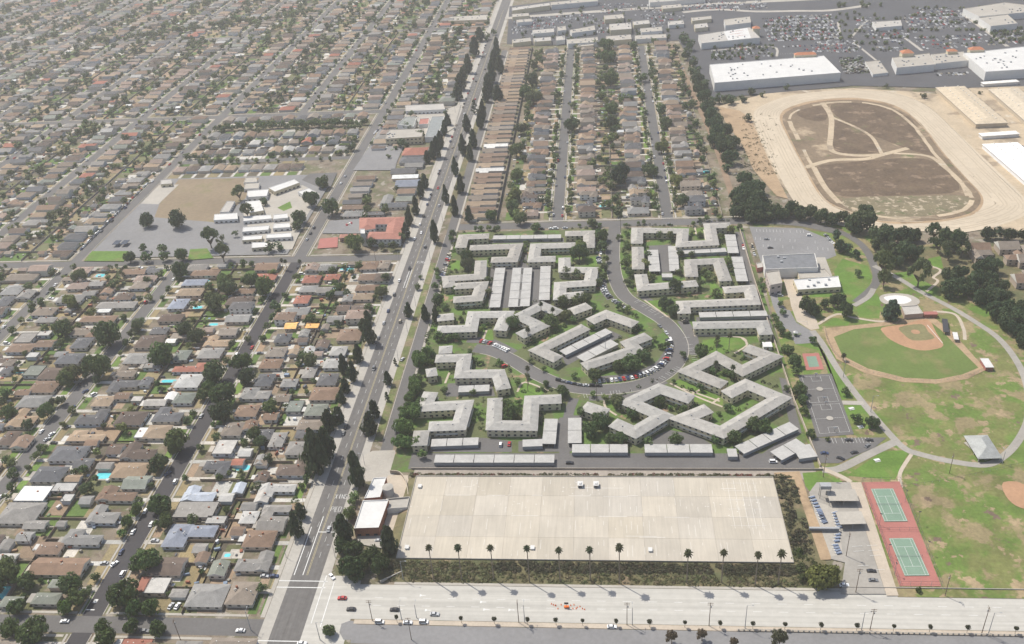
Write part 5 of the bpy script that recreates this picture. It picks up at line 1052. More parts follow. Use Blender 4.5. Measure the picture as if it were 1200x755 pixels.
# park trees
trees_px(R6, '350,340,14;345,385,16;370,420,15;360,470,20;390,505,20;400,548,18;410,600,20;420,640,18;345,312,13', 'broad', 'in the green line along the boundary wall', (.065, .095, .036))
trees_px(U3, '185,675,44;270,672,28;330,655,40;370,700,40;215,700,34', 'broad', 'in the clump below the community hall', (.035, .052, .026))
trees_px(U3, '345,400,34;410,440,26;315,350,30;375,415,30', 'broad', 'at the community centre car park edge', (.03, .05, .03))
trees_px(U3, '420,525,22', 'broad', 'alone on the bright community lawn')
trees_px(U3, '545,490,60;545,560,40', 'airy', 'tall and open beside the park road')
trees_px(U3, '710,540,62', 'airy', 'leaning over the winding pale path', (.085, .1, .05))
trees_px(U3, '580,700,44,90', 'conifer', 'beside the white splash pool', (.04, .06, .045))
trees_px(U3, '20,230,44;60,240,40;110,225,40;160,245,40;200,240,38;250,260,36;300,270,38;345,265,34;440,280,62;460,230,34;410,310,40;390,290,36;-40,230,44;-90,215,44;10,260,30', 'broad', 'between racetrack and community car park', (.046, .062, .032))
trees_px(U3, '510,345,48;570,350,46;640,350,48;690,350,34;570,420,50;640,420,56;690,430,40;600,470,36;510,390,34;545,320,28', 'broad', 'in the grove beside the park road', (.05, .066, .036))
trees_px(U3, '780,340,42;830,370,50;880,390,52;800,400,40;850,430,48;910,420,40;770,380,30;900,350,30', 'airy', 'in the tall grove near the racetrack turn', (.05, .066, .034))
trees_px(U3, '1030,340,36;1080,335,34;1130,345,36;1180,345,34;1220,350,34', 'round', 'in the hedge line along the racetrack', (.03, .042, .024))
trees_px(U3, '850,540,46;900,520,42;860,600,52;930,590,50;1000,500,44;1050,490,42;980,560,50;1040,560,50;1080,580,44;1000,640,44;1060,630,50;1110,640,36;1080,700,52;1130,690,46;1170,730,50;1110,740,46;1190,690,40;840,620,30;1040,590,40', 'broad', 'in the dark wood beside the townhouses', (.04, .056, .03))
trees_px(M3, '1170,40,46;1195,90,36;1120,10,40;1210,60,50', 'broad', 'in the dark wood above the curved park path', (.03, .045, .025))
# perimeter trees between the houses and the racetrack
trees_px(V2, '800,180,28;830,210,30;820,250,30;845,290,30;860,330,30;870,370,32;880,410,34;900,450,34;915,500,36;930,540,36;945,580,40;960,620,40;985,650,44;1000,690,44;1020,730,44;930,480,30;960,560,34;900,390,26;840,330,24;810,170,24;970,460,26;1025,465,26;1080,460,22;1125,425,20;1000,610,34;950,650,40;1040,660,34;1100,550,22', 'broad', 'between central houses and racetrack', (.042, .06, .03))
trees_px(U2, '1060,160,44;1100,140,44;1130,180,50;1060,200,44;1100,220,44;1150,120,40;1050,240,34;1160,230,40;1090,80,38;1010,30,30;1120,260,34;1180,200,36;1150,260,36', 'broad', 'between central houses and racetrack', (.046, .064, .034))
trees_px(U2, '500,70,48;520,40,30', 'broad', 'towering over the central houses', (.028, .04, .028))
trees_px(U2, '640,40,34;670,50,28;775,95,32;800,185,32;640,150,24;680,220,18;375,10,24;20,250,28;110,315,24;20,70,30;15,160,32;0,220,30;135,180,24;150,60,18', 'broad', 'near the end of central streets')
trees_px(V2, '450,260,34;460,365,40;510,460,26;550,460,26;465,500,32;465,570,32;460,640,28;100,300,28;90,370,34;100,450,38;60,430,34;40,600,30;20,700,34;440,210,32;565,210,24;395,200,18;665,190,20;280,490,18;280,580,36;610,360,26;700,510,30;720,570,32;700,690,30;660,340,24;205,440,26;120,250,24;850,480,24', 'broad', 'along the central back gardens')
# street palms and lamps later; kerb trees on lots
GARD = ['broad']*5+['airy']+['round']*2
for s, sd, y, p in lots:
    _, n, side = lotname(s+sd*18, y); pl = f'{n}, {side}'
    far = dist(s, y) > 900
    if s in (-37, 57):
        for q_ in range(2):
            if R.random() < .8: addtree(s+sd*R.uniform(6.6, 11), y+q_*8+R.uniform(-5, 3), R.uniform(2.0, 3.8), 'broad', 'kerb '+pl)
        if R.random() < .6: addtree(s+sd*R.uniform(35, 46), y+R.uniform(-8, 8), R.uniform(2.5, 4.8), 'broad', 'garden '+pl)
        if R.random() < .6: addtree(s+sd*R.uniform(37, 46), y+R.uniform(-6, 6), R.uniform(2.5, 5.2), 'broad', 'garden '+pl)
    else:
        near_hand = dist(s, y) < 680
        if R.random() < (.75 if near_hand else .9): addtree(s+sd*R.uniform(7.8, 10), y+R.uniform(-6, 6), R.uniform(2.0, 3.8), R.choice(GARD), 'kerb '+pl)
        if R.random() < (.6 if near_hand else .85): addtree(s+sd*R.uniform(34, 47), y+R.uniform(-6, 6), R.uniform(1.8, 4.6), R.choice(GARD), 'garden '+pl)
        for q_ in range(2):
          if R.random() < .6: addtree(s+sd*R.uniform(27, 48), y+R.uniform(-8, 8), R.uniform(1.2, 3.2), R.choice(GARD), 'garden '+pl)
        if far and R.random() < .6: addtree(s+sd*R.uniform(28, 47), y+R.uniform(-7, 7), R.uniform(2, 4.2), 'broad', 'garden '+pl)
for x_ in range(130): addtree(R.uniform(-440, -262), R.choice((936, 932, 972, 895, 880, 995)), R.uniform(2, 4), 'broad', 'hedge')
for i in range(34): addtree(-436+i*5.3, 983+R.uniform(-3, 3), R.uniform(3.4, 5), 'round', 'hedge')
for i in range(45):
    t_ = i/44; X, Y = G(110+t_*260+R.uniform(-3, 3), 52-t_*36+R.uniform(-1.5, 1.5)); addtree(X, Y, R.uniform(4, 6.5), 'broad', 'creek')
for i in range(190): X, Y = G(R.uniform(0, 580), R.uniform(0, 60)); addtree(X, Y, R.uniform(3.5, 6), 'broad', 'far')
for i in range(70):
    X, Y = G(R.uniform(610, 800), R.uniform(10, 52)); addtree(X, Y, R.uniform(1.8, 3.4), 'broad', 'mall')
MALLT = []
for e in ((280, 60, 560, 150), (100, 160, 320, 215), (560, 60, 800, 190), (800, 20, 1060, 175), (1080, 100, 1200, 160)):
    for k in range(60): X, Y = G(*R3(R.uniform(e[0], e[2]), e[1]+(e[3]-e[1])*(R.randint(0, 5)+.5)/6)); addtree(X, Y, R.uniform(1.6, 3.2), 'broad', 'mall')
for k in range(14): X, Y = G(*R3(R.uniform(540, 700), R.uniform(10, 60))); addtree(X, Y, R.uniform(2.5, 4.5), 'broad', 'mall')
trees_px(R3, '715,300,9;150,345,14;175,350,14;210,345,12;365,305,12;240,320,14;280,330,12;1130,330,10;1045,325,8;845,335,12', 'broad', 'along the bare ground above the racetrack', (.06, .07, .035))
for k in range(420):                     # leafy infill round the apartment courts
    i_ = R.randrange(len(APTS)); w_ = GP(APTS[i_][1], APTS[i_][2]); q = offs(w_, R.choice((-1, 1))*R.uniform(7.5, 10)); j_ = R.randrange(len(q)-1); u = R.random()
    x_, y_ = q[j_][0]+(q[j_+1][0]-q[j_][0])*u, q[j_][1]+(q[j_+1][1]-q[j_][1])*u
    if min(math.hypot(x_-p_[0], y_-p_[1]) for p_ in loopw) > 7.5 and y_ > 416: addtree(x_, y_, R.uniform(1.4, 3.0), 'broad', 'beside the '+' '.join(APTS[i_][0].split()[:7]), col=R.choice(((.08, .12, .042), (.065, .095, .038), (.095, .125, .046))))
# bigger crowns scattered through the far gardens; none grows through a roof
for k in range(1000):
    x_, y_ = R.uniform(-1250, -165), R.uniform(690, 1900)
    if -440 < x_ < -262 and y_ < 900: continue
    if min(abs(x_-s_) for s_ in NSX) > 7 and min(abs(y_-s_) for s_ in EWY) > 8 and inview(x_, y_, 20): addtree(x_, y_, R.uniform(3.0, 5.8), R.choice(('broad', 'broad', 'round')), 'far', col=R.choice(((.045, .06, .03), (.055, .07, .035), (.07, .08, .04))))
CPS = [GP(c_[1], c_[2]) for c_ in CP]
def on_roof(x, y, m):
    for (a, b) in CPS:
        dx, dy = b[0]-a[0], b[1]-a[1]; u = max(0, min(1, ((x-a[0])*dx+(y-a[1])*dy)/(dx*dx+dy*dy)))
        if math.hypot(x-a[0]-u*dx, y-a[1]-u*dy) < 5+m: return True
    return False
GRID = {}
for h_ in houses+garages: GRID.setdefault((int(h_['X']//40), int(h_['Y']//40)), []).append(h_)
def in_house(x, y, m):
    for i_ in (-1, 0, 1):
        for j_ in (-1, 0, 1):
            for h_ in GRID.get((int(x//40)+i_, int(y//40)+j_), ()):
                if abs(h_['X']-x) < h_['W']/2+m and abs(h_['Y']-y) < h_['D']/2+m: return True
    return False
trees = [t for t in trees if not ((t['place'][:4] in ('kerb', 'gard', 'far') or t['place'].startswith('beside the')) and (in_house(t['X'], t['Y'], min(t['r']*.35, 1.2)) or on_roof(t['X'], t['Y'], t['r']*.6)))]
# tone per tree
SIZEW = lambda r: 'small' if r < 2.6 else 'large' if r > 5 else 'mid-sized'
trees = [t for t in trees if t['r'] > .4]
trees.sort(key=lambda t: dist(t['X'], t['Y'])/max(t['r']*(1.5 if t['kind'] == 'conifer' else 1), .5))
vt = [t for t in trees if inview(t['X'], t['Y'], 25)]
INDT = vt[:300]; tid = set(id(t) for t in INDT)
KN = dict(broad='leafy tree', round='round-headed tree', airy='open feathery tree', conifer='dark pointed conifer')
def tint(t):
    c = t['col'] or KCOL.get(t['kind']) or R.choice(GREENS); k = R.uniform(1.35, 1.95); return (c[0]*k*R.uniform(.86, 1.06), c[1]*k*1.02, c[2]*k*.85)
for t in INDT:
    pl = t['place']
    if pl.startswith('kerb '): lab = f"{SIZEW(t['r'])} {KN[t['kind']]} at the kerb, {pl[5:]}"
    elif pl.startswith('garden '): lab = f"{SIZEW(t['r'])} garden {KN[t['kind']]}, {pl[7:]}"
    else: lab = f"{SIZEW(t['r'])} {KN[t['kind']]} {pl}"
    lab = ' '.join(lab.split()[:16])
    if t['kind'] == 'conifer': r = t['r']; h = t['h'] or r*4; clear = h*.1; hc = h-clear; th = clear*1.3
    elif t['kind'] == 'airy': r = t['r']; clear = r*.5; hc = r*2.0; th = clear*1.5
    else: r = t['r']; clear = r*.22; hc = r*1.65; th = clear*2.2
    o = thing('conifer_tree' if t['kind'] == 'conifer' else 'tree', lab, 'tree', (t['X'], t['Y'], t['z0']), R.uniform(0, 6.28))
    tr = link('trunk', PROTO[t['kind'], 'trunk'], o); tw = max(.16, r*.075); tr.scale = (tw, tw, th)
    cr = link('crown', PROTO[t['kind'], R.choice([k for q, k in PROTO if q == t['kind'] and k != 'trunk'])], o, tint(t)); cr.scale = (r, r*R.uniform(.9, 1.1), hc*R.uniform(.94, 1.06)); cr.location = (0, 0, clear)
lc, lnm, lz, lcol = [], [], [], []
LOW = {}
for kind in ('broad', 'round', 'airy', 'conifer'):
    for k in range(6): LOW[kind, k] = crown_pts(kind, 13, 9 if kind != 'conifer' else 12); LOW[kind, k+6] = crown_pts(kind, 24, 12 if kind != 'conifer' else 14)
for t in trees:
    if id(t) in tid: continue
    if not inview(t['X'], t['Y'], 60): continue
    nf = dist(t['X'], t['Y']) < 800; c_, n_, s_ = LOW[t['kind'], R.randrange(6)+(6 if nf else 0)]; r = t['r']; a = R.uniform(0, 6.28); ca, sa = math.cos(a), math.sin(a)
    hc = (t['h'] or r*4)*.9 if t['kind'] == 'conifer' else r*1.65; cl = hc*.12 if t['kind'] == 'conifer' else r*.2
    p = np.stack([(c_[:, 0]*ca-c_[:, 1]*sa)*r+t['X'], (c_[:, 0]*sa+c_[:, 1]*ca)*r+t['Y'], c_[:, 2]*hc+cl], 1)
    lc.append(p); lnm.append(np.stack([n_[:, 0]*ca-n_[:, 1]*sa, n_[:, 0]*sa+n_[:, 1]*ca, n_[:, 2]], 1)); lz.append(s_*r*(1.5 if nf else 2.1)); lcol.append(np.tile(np.array(tint(t)), (len(c_), 1))*NR.uniform(.8, 1.2, (len(c_), 1)))
me = quads_mesh('distant_trees', np.concatenate(lc), np.concatenate(lnm), np.concatenate(lz), ['leaf_far'], np.concatenate(lcol))
stuff('distant_trees', me, None, 'countless dark garden and street trees scattered through the far suburb', 'trees')
# shrubs: the planted slope, hedges and courtyard planting
def shrub_mass(name, spots, lab, cat, per=26):
    A_, B_, S_1, C_ = [], [], [], []
    for x, y, z, r, h, c in spots:
        d = ball(per); d[:, 2] = np.abs(d[:, 2]); A_.append(np.array([x, y, z])+d*np.array([r, r, h])*NR.uniform(.75, 1.05, (per, 1))); B_.append(d+NR.normal(size=(per, 3))*.4); S_1.append(NR.uniform(.22, .42, per)*min(r, 1.6)); C_.append(np.tile(np.array(c), (per, 1))*NR.uniform(.75, 1.25, (per, 1)))
    me = quads_mesh(name, np.concatenate(A_), np.concatenate(B_), np.concatenate(S_1), ['leaf_far'], np.concatenate(C_)); return stuff(name, me, None, lab, cat)
sp = []
for k in range(3000):
    x = R.uniform(DX0-4, DX1+12); v = R.random(); y = 315.5+v*10.5; z = max(0, (y-314.5)/(DY0-314.5)*(DZ-.3))
    if abs(x-(-39-(y-320)*.8)) < 1.5 or (53 < x-(y-320)*-.5 < 57): continue
    dark = v > .55 and not (-100 < x < -55); c = R.choice([(.075, .078, .045), (.085, .088, .05), (.1, .085, .055)]) if dark else R.choice([(.15, .145, .07), (.13, .135, .065), (.17, .15, .08), (.12, .14, .06), (.19, .16, .1)])
    if not dark and R.random() < (.55 if not -100 < x < -55 else .25): continue
    r = R.uniform(.8, 1.8); sp.append((x, y, z-.2, r, r*(R.uniform(.35, .6) if dark else R.uniform(.15, .3)), c))
shrub_mass('slope_shrubs', sp, 'dense olive and dark shrubs covering the slope below the deck', 'shrubs')
sp = []
for k in range(330):
    y = R.uniform(318, 388); u = R.random(); x = DX1+1+u*11
    if 360 < y < 372 and u > .6: continue
    r = R.uniform(.8, 1.9); sp.append((x, y, max(0, (1-u)*(DZ-.6))-.2, r, r*.9, R.choice([(.055, .065, .036), (.07, .072, .04), (.065, .055, .036)] if y > 335 else [(.07, .09, .03)])))
for k in range(420):
    x = R.uniform(DX0-3, DX1+10); r = R.uniform(.7, 1.4); sp.append((x, 390.4+R.uniform(-.6, 1.2), 2.6, r, r*1.0, (.16, .05, .035) if R.random() < .12 or 70 < x < 84 and R.random() < .5 else R.choice([(.06, .07, .03), (.09, .1, .04), (.12, .1, .05)])))
shrub_mass('embankment_shrubs', sp, 'dark shrub belt round the back and park side of the deck', 'shrubs')
sp = []
for lab_, T_, pts_ in APTS:
    w_ = GP(T_, pts_)
    for sd in (-1, 1):
        q = offs(w_, sd*7.2)
        for i in range(len(q)-1):
            L_ = math.hypot(q[i+1][0]-q[i][0], q[i+1][1]-q[i][1])
            for k in range(int(L_/2.6)):
                if R.random() < .62:
                    u = R.random(); r = R.uniform(.7, 1.7); sp.append((q[i][0]+(q[i+1][0]-q[i][0])*u+R.uniform(-1, 1), q[i][1]+(q[i+1][1]-q[i][1])*u+R.uniform(-1, 1), 0, r, r*1.2, R.choice([(.06, .09, .034), (.08, .12, .04), (.05, .072, .032), (.1, .12, .05)])))
for k in range(150): y = R.uniform(430, 690); sp.append((-122.5+R.uniform(-1, 5), y, 0, R.uniform(.8, 1.8), R.uniform(.9, 1.8), R.choice([(.05, .08, .028), (.07, .11, .035)])))
shrub_mass('courtyard_shrubs', sp, 'low clipped shrubs planted round the apartment walls', 'shrubs', 22)
sp = []
for k in range(420):
    u = R.random(); X, Y = G(*R3(330+R.uniform(0, 700), 365+R.uniform(0, 370))); sp.append((X, Y, 0, R.uniform(.6, 1.6), R.uniform(.2, .6), R.choice([(.09, .09, .04), (.1, .08, .05), (.3, .25, .18)])))
for k in range(240):
    X, Y = G(*R3(R.uniform(200, 330), R.uniform(400, 620))); sp.append((X, Y, 0, R.uniform(.8, 2.4), R.uniform(.7, 1.8), R.choice([(.06, .07, .03), (.08, .085, .04)])))
sp = [s for s in sp if not (s[0] > G(905, 190)[0] and s[3] > 1.7)]
shrub_mass('scrub', sp, 'sparse dry scrub dotting the racetrack infield and bank', 'scrub', 12)
# ---------------------------------------------------------------- palms
def palm_proto():
    cm, tm = MB(), MB()
    for k in range(9): tm.bar((math.sin(k*.35)*.02*k/9, 0, k/9), (math.sin((k+1)*.35)*.02*(k+1)/9, 0, (k+1)/9), .5-.02*k, .48-.02*k, 7)
    for k in range(34):
        a, e = k*2.39996, 1.2-2.0*(k/34); L = NR.uniform(.8, 1.15); d = Vector((math.cos(a), math.sin(a), 0)); s = Vector((-d.y, d.x, 0)); pts = []
        for q in range(5):
            t_ = q/4; rr = L*t_*math.cos(e); z = L*t_*math.sin(e)-.35*t_*t_; pts.append(d*rr+Vector((0, 0, z)))
        for q in range(4):
            w0, w1 = (.03, .11, .19, .16, .01)[q], (.03, .11, .19, .16, .01)[q+1]; dz = Vector((0, 0, -.06))
            cm.face([pts[q]-s*w0+dz, pts[q], pts[q+1], pts[q+1]-s*w1+dz]); cm.face([pts[q], pts[q]+s*w0+dz, pts[q+1]+s*w1+dz, pts[q+1]])
    return cm.mesh('crown', ['leaf']), tm.mesh('trunk', ['bark_palm'])
PCR, PTR = palm_proto()
def palm(X, Y, h, r, lab, group, z0=0, tw=.62):
    o = thing('palm_tree', lab, 'palm tree', (X, Y, z0), R.uniform(0, 6.28), group); a = link('trunk', PTR, o); a.scale = (tw, tw, h); b = link('crown', PCR, o, (.055*R.uniform(.85, 1.2), .068, .032)); b.scale = (r, r, r); b.location = (0, 0, h)
    if R.random() < .9:
        sk = MB(); sk.bar((0, 0, -1.0), (0, 0, 0), .35, .55, 8); link('dead_frond_skirt', sk.mesh('dead_frond_skirt', ['bark_palm']), o, None, (0, 0, h))
PALMS = [(T1, 807, 298), (T1, 943, 298), (T1, 1097, 300), (T2, 70, 305), (T2, 218, 312), (T2, 364, 310), (T2, 503, 298), (T2, 826, 325), (T2, 992, 323), (T2, 1155, 333), (T3, 65, 325)]
for i, (T, x, y) in enumerate(PALMS):
    yb = 315.5+(i % 3)*.6; px = T(x, y)
    best = min(((PX(X_/4, yb, h_/2)[0]-px[0])**2+(PX(X_/4, yb, h_/2)[1]-px[1])**2, X_/4, h_/2) for X_ in range(int(4*G(*px)[0])-70, int(4*G(*px)[0])+70) for h_ in range(36, 60))
    palm(best[1], yb, best[2], R.uniform(2.0, 2.5), f"tall fan palm on the deck slope, {ordw(i+1)} along the boulevard from the avenue", 'tall fan palms along the boulevard')
for i, (T, x, y, h) in enumerate(((Q, 700, 310, 12), (Q, 741, 330, 12), (Q, 655, 402, 10), (M2, 962, 70, 14), (M2, 1020, 62, 12), (M2, 72, 215, 14), (M2, 955, 190, 12), (M2, 1035, 210, 11), (U2, 508, 258, 16), (M2, 72, 30, 12), (M3, 355, 155, 5), (U1, 203, 470, 9), (U1, 118, 465, 9), (U1, 135, 470, 9), (T3, 1270, 150, 9))):
    X, Y = G(*T(x, y), h); palm(X, Y, h, 2.1, ['palm in the diamond courtyard, nearer the avenue', 'palm in the diamond courtyard, nearer the loop road', 'short palm at the foot of the diamond apartment block', 'slender palm on the long lawn beside the loop road', 'second slender palm on the long lawn', 'tall palm on the lawn below the loop road end', 'palm inside the courtyard beside the lawn strip', 'bushy palm inside the courtyard beside the lawn strip', 'very tall palm at the loop road gateway', 'palm behind the short single apartment wing', 'squat palm beside the outfield fence', 'palm at the corner of the dark street and school street', 'palm at the dark street corner, garden side', 'palm at the dark street corner, second in garden', 'palm at the park edge'][i], None, tw=.45)
for i in range(44):
    s = R.choice((-37, 57)); y = 735+i*12; sd = R.choice((-1, 1)); 
    if i % 2 == 0: palm(s+sd*8.6, y, R.uniform(9, 13), 1.8, f"slim kerb palm, {ordw(i//2+1)} up the central streets from the apartments", 'kerb palms of the central streets', tw=.4)
# small clipped trees of the boulevard median
SM = [(T1, 657, 618), (T1, 960, 625), (T1, 1115, 625), (T2, 72, 628), (T2, 205, 637), (T2, 330, 640), (T2, 487, 640), (T2, 645, 645), (T2, 810, 650), (T2, 975, 655), (T2, 1130, 658), (T3, 82, 660), (T3, 252, 668), (T3, 422, 672), (T3, 595, 677), (T3, 765, 680), (T3, 942, 682), (T3, 1168, 685)]
for i, (T, x, y) in enumerate(SM):
    X, Y = G(*T(x, y), 4.0); o = thing('median_tree', f"small round-headed tree on the boulevard median, {ordw(i+1)} from the avenue", 'tree', (X, 289.8, .14), 0, 'small median trees of the boulevard'); r = R.uniform(1.0, 1.5)
    a = link('trunk', PROTO['round', 'trunk'], o); a.scale = (.1, .1, 2.6); b = link('crown', PROTO['round', i % 3], o, (.06, .068, .035)); b.scale = (r, r, 2.1); b.location = (0, 0, 2.5)
for T, x, y, r, lab in ((T2, 748, 725, 3.4, 'bare reddish bush-headed tree beside the service road kerb'), (T2, 890, 715, 3.0, 'second reddish open tree beside the service road kerb'), (T3, 55, 735, 4.6, 'pale spreading tree overhanging the service road'), (T2, 1040, 750, 2.5, 'low pale bush at the service road edge')):
    X, Y = G(*T(x, y), r*1.2); o = thing('tree', lab, 'tree', (X, Y, 0)); a = link('trunk', PROTO['airy', 'trunk'], o); a.scale = (.25, .25, r); b = link('crown', PROTO['airy', 1], o, (.15, .115, .075) if T is T2 else (.1, .105, .06)); b.scale = (r, r, r*1.9); b.location = (0, 0, r*.5)
X, Y = G(*T3(262, 445), 5); o = thing('tree', 'large yellow-green spreading tree at the park end of the slope', 'tree', (X, Y, 0)); a = link('trunk', PROTO['broad', 'trunk'], o); a.scale = (.5, .5, 4.5)
for k in range(3): b = link('crown', PROTO['broad', k], o, (.16, .175, .05)); b.scale = (7.4, 6.6, 9.5); b.location = (-1.5+k*1.5, (k-1)*.8, 1.6); b.rotation_euler = (0, 0, k*2)
for T, x, y, r, h, lab in ((T3, 140, 320, 3.2, 5, 'bright green bush on the park side of the deck'), (T3, 705, 500, 1.6, 3.5, 'scrawny little tree below the tennis courts')):
    X, Y = G(*T(x, y), r); o = thing('bush', lab, 'bush', (X, Y, 0)); b = link('foliage', PROTO['shrub', 1], o, (.085, .13, .03)); b.scale = (r, r, h); b.location = (0, 0, -.3); a = link('stem', PROTO['shrub', 'trunk'], o); a.scale = (.12, .12, h*.5)
# ================================================================ CARS
def car_meshes(van=False):
    b = MB(); L, W = 4.5, 1.8
    prof = [(-2.25, .35), (-2.25, .8), (-2.1, .95), (-1.2, 1.0), (1.0, .98), (2.0, .82), (2.25, .65), (2.25, .35)]
    n = len(prof)
    for s in (-1, 1):
        f = [(x, s*(.9 if z < .9 else .84), z) for x, z in prof]; b.face(f if s < 0 else f[::-1])
    for i in range(n):
        p, q = prof[i], prof[(i+1) % n]; wp, wq = (.9 if p[1] < .9 else .84), (.9 if q[1] < .9 else .84)
        b.face([(p[0], wp, p[1]), (q[0], wq, q[1]), (q[0], -wq, q[1]), (p[0], -wp, p[1])])
    g = MB(); r = MB()
    if van: bt, tp, zt = [(-2.15, 1.0), (1.35, .98)], [(-2.0, 0), (.75, 0)], 1.95
    else: bt, tp, zt = [(-1.75, .98), (1.0, .97)], [(-1.15, 0), (.25, 0)], 1.45
    lo = [(bt[0][0], -.8, .96), (bt[1][0], -.8, .96), (bt[1][0], .8, .96), (bt[0][0], .8, .96)]; hi = [(tp[0][0], -.66, zt), (tp[1][0], -.66, zt), (tp[1][0], .66, zt), (tp[0][0], .66, zt)]
    for i in range(4): g.face([lo[i], lo[(i+1) % 4], hi[(i+1) % 4], hi[i]])
    r.box((tp[0][0]+tp[1][0])/2, 0, zt, tp[1][0]-tp[0][0]+.05, 1.36, .05)
    for s in (-1, 1): r.bar(lo[1][:1]+(s*.78, .97), hi[1][:1]+(s*.65, zt), .05, n=4); r.bar(lo[0][:1]+(s*.78, .97), hi[0][:1]+(s*.65, zt), .06, n=4)
    return b.mesh('body', ['car_paint']), g.mesh('cabin_glass', ['glass']), r.mesh('roof', ['car_paint'])
SED, VAN = car_meshes(), car_meshes(True)
wm = MB(); wm.bar((0, -.11, 0), (0, .11, 0), .34, n=10); wm.face([(math.cos(-i*.628)*.34, -.11, math.sin(-i*.628)*.34) for i in range(10)]); WHEEL = wm.mesh('wheel', ['tyre'])
CC = [('white', (.78, .78, .77))]*8+[('silver', (.45, .46, .47))]*6+[('black', (.025, .025, .028))]*5+[('grey', (.17, .175, .18))]*5+[('dark blue', (.04, .06, .13))]*2+[('red', (.4, .03, .03))]*2+[('beige', (.42, .37, .28))]*2
CD = dict(CC)
cars = []
def car(X, Y, rz, place, col=None, van=None, z=.06): cars.append((X, Y, rz+R.uniform(-.03, .03), place, col or R.choice(CC)[0], R.random() < .25 if van is None else van, z))
def car_px(T, x, y, deg, place, col, van=False, z=.06): X, Y = G(*T(x, y), z+.7); car(X, Y, math.radians(deg), place, col, van, z)
for T, x, y, dg, pl, c, v in ((T1, 403, 538, 180, 'turning at the boulevard crossing', 'red', False), (T1, 445, 590, 180, 'on the boulevard nearest the crossing', 'black', False), (T1, 648, 592, 180, 'on the boulevard beyond the median light', 'black', False), (T1, 836, 613, 0, 'on the boulevard above the parked white van', 'silver', False), (T1, 578, 650, 0, 'on the service road near its rounded end', 'white', True), (T1, 710, 652, 0, 'on the service road behind the parked van', 'white', False), (T1, 785, 650, 0, 'parked on the service road by the median', 'white', True), (T1, 355, 437, -50, 'waiting at the avenue crossing', 'white', False), (T2, 468, 672, 0, 'alone on the service road', 'white', False), (T1, 215, 750, 0, 'at the bottom of the crossing', 'white', False),
    (T0, 302, 647, 180, 'on the bottom street below the green corner house', 'white', False), (T0, 1125, 690, 180, 'on the bottom street below the grey hip houses', 'white', False), (T0, 535, 378, 62, 'parked on the dark asphalt street by the big brown roof', 'white', False), (T0, 800, 575, 80, 'in the corner driveway, first', 'silver', False), (T0, 830, 575, 80, 'in the corner driveway, second', 'white', False), (T0, 545, 187, 10, 'in the driveway under the clipped round trees', 'silver', False), (T0, 75, 690, 0, 'under the corner trees', 'grey', False), (T0, 145, 690, 0, 'under the corner trees', 'white', False), (T0, 678, 692, 0, 'under the corner trees', 'grey', False), (T0, 12, 60, 50, 'parked on the second street kerb', 'white', False),
    (T1, 40, 435, 0, 'in the corner avenue driveway', 'silver', False), (T1, 85, 435, 0, 'in the corner avenue driveway', 'dark blue', False), (T1, 575, 270, 0, 'beside the brick pump house', 'silver', False), (T3, 485, 412, 0, 'in the depot car park', 'black', False), (T3, 493, 455, 0, 'in the depot car park', 'grey', False), (T3, 357, 477, 0, 'half under the yellow-green tree', 'white', False), (T3, 330, 80, 90, 'beside the depot shed', 'grey', False),
    (M0, 243, 525, 60, 'parked on the second street', 'white', False), (M0, 220, 550, 60, 'parked on the second street', 'silver', False), (M0, 338, 400, 60, 'parked on the second street', 'dark blue', False), (M0, 440, 340, 60, 'parked on the second street', 'white', True), (M0, 400, 325, 60, 'parked on the second street', 'dark blue', False), (M0, 785, 710, 62, 'parked on the dark asphalt street', 'dark blue', False),
    (M3, 380, 555, 0, 'in the park car park', 'black', False), (M3, 475, 555, 0, 'in the park car park', 'black', False), (M3, 465, 580, 45, 'in the park car park', 'grey', False), (M3, 405, 612, 15, 'in the park car park', 'black', False), (M3, 340, 640, -30, 'in the park car park', 'black', False), (M3, 265, 615, 0, 'in the park car park', 'dark blue', False), (M3, 25, 655, 0, 'at the boundary wall end of the alley', 'white', True),
    (M1, 1163, 208, 35, 'on the loop road near its end', 'red', True), (M1, 685, 175, 75, 'on the avenue margin', 'silver', False), (M1, 1145, 575, 90, 'in the alley court', 'white', True), (M1, 1185, 572, 90, 'in the alley court', 'red', False), (M2, 270, 660, 0, 'in the alley', 'black', False),
    (R6, 342, 283, 0, 'beside the community hall', 'silver', True), (R6, 445, 72, 0, 'on the community car park', 'white', True), (R6, 295, 85, 0, 'on the community car park', 'grey', False), (R6, 308, 115, 0, 'on the community car park', 'black', False), (R6, 410, 280, 10, 'near the round tree clump', 'black', False)):
    car_px(T, x, y, dg, pl, c, v)
def rowcars(T, pts, n, place, p=.9, turn=90, z=.08):
    w_ = curve(GP(T, pts), 8); seg = [math.hypot(w_[i+1][0]-w_[i][0], w_[i+1][1]-w_[i][1]) for i in range(len(w_)-1)]; tot = sum(seg)
    for k in range(n):
        if R.random() > p: continue
        d = tot*(k+.5)/n; i = 0
        while i < len(seg)-1 and d > seg[i]: d -= seg[i]; i += 1
        u = d/seg[i]; a = math.atan2(w_[i+1][1]-w_[i][1], w_[i+1][0]-w_[i][0]); car(w_[i][0]+(w_[i+1][0]-w_[i][0])*u, w_[i][1]+(w_[i+1][1]-w_[i][1])*u, a+math.radians(turn), place, z=z)
rowcars(PP, [(700, 447.5), (735, 444), (760, 437), (779, 424), (785, 408), (783, 398)], 30, 'in the curved row inside the loop', .92)
rowcars(PP, [(559, 399.5), (575, 403), (596, 412)], 12, 'in the row at the loop road end', .95)
rowcars(PP, [(652, 446), (680, 452), (705, 453)], 8, 'at the inner kerb of the loop road', .7, 0)
rowcars(PP, [(704, 327), (708, 341), (718, 352), (735, 362)], 16, 'in the row on the inner bend of the loop', .9)
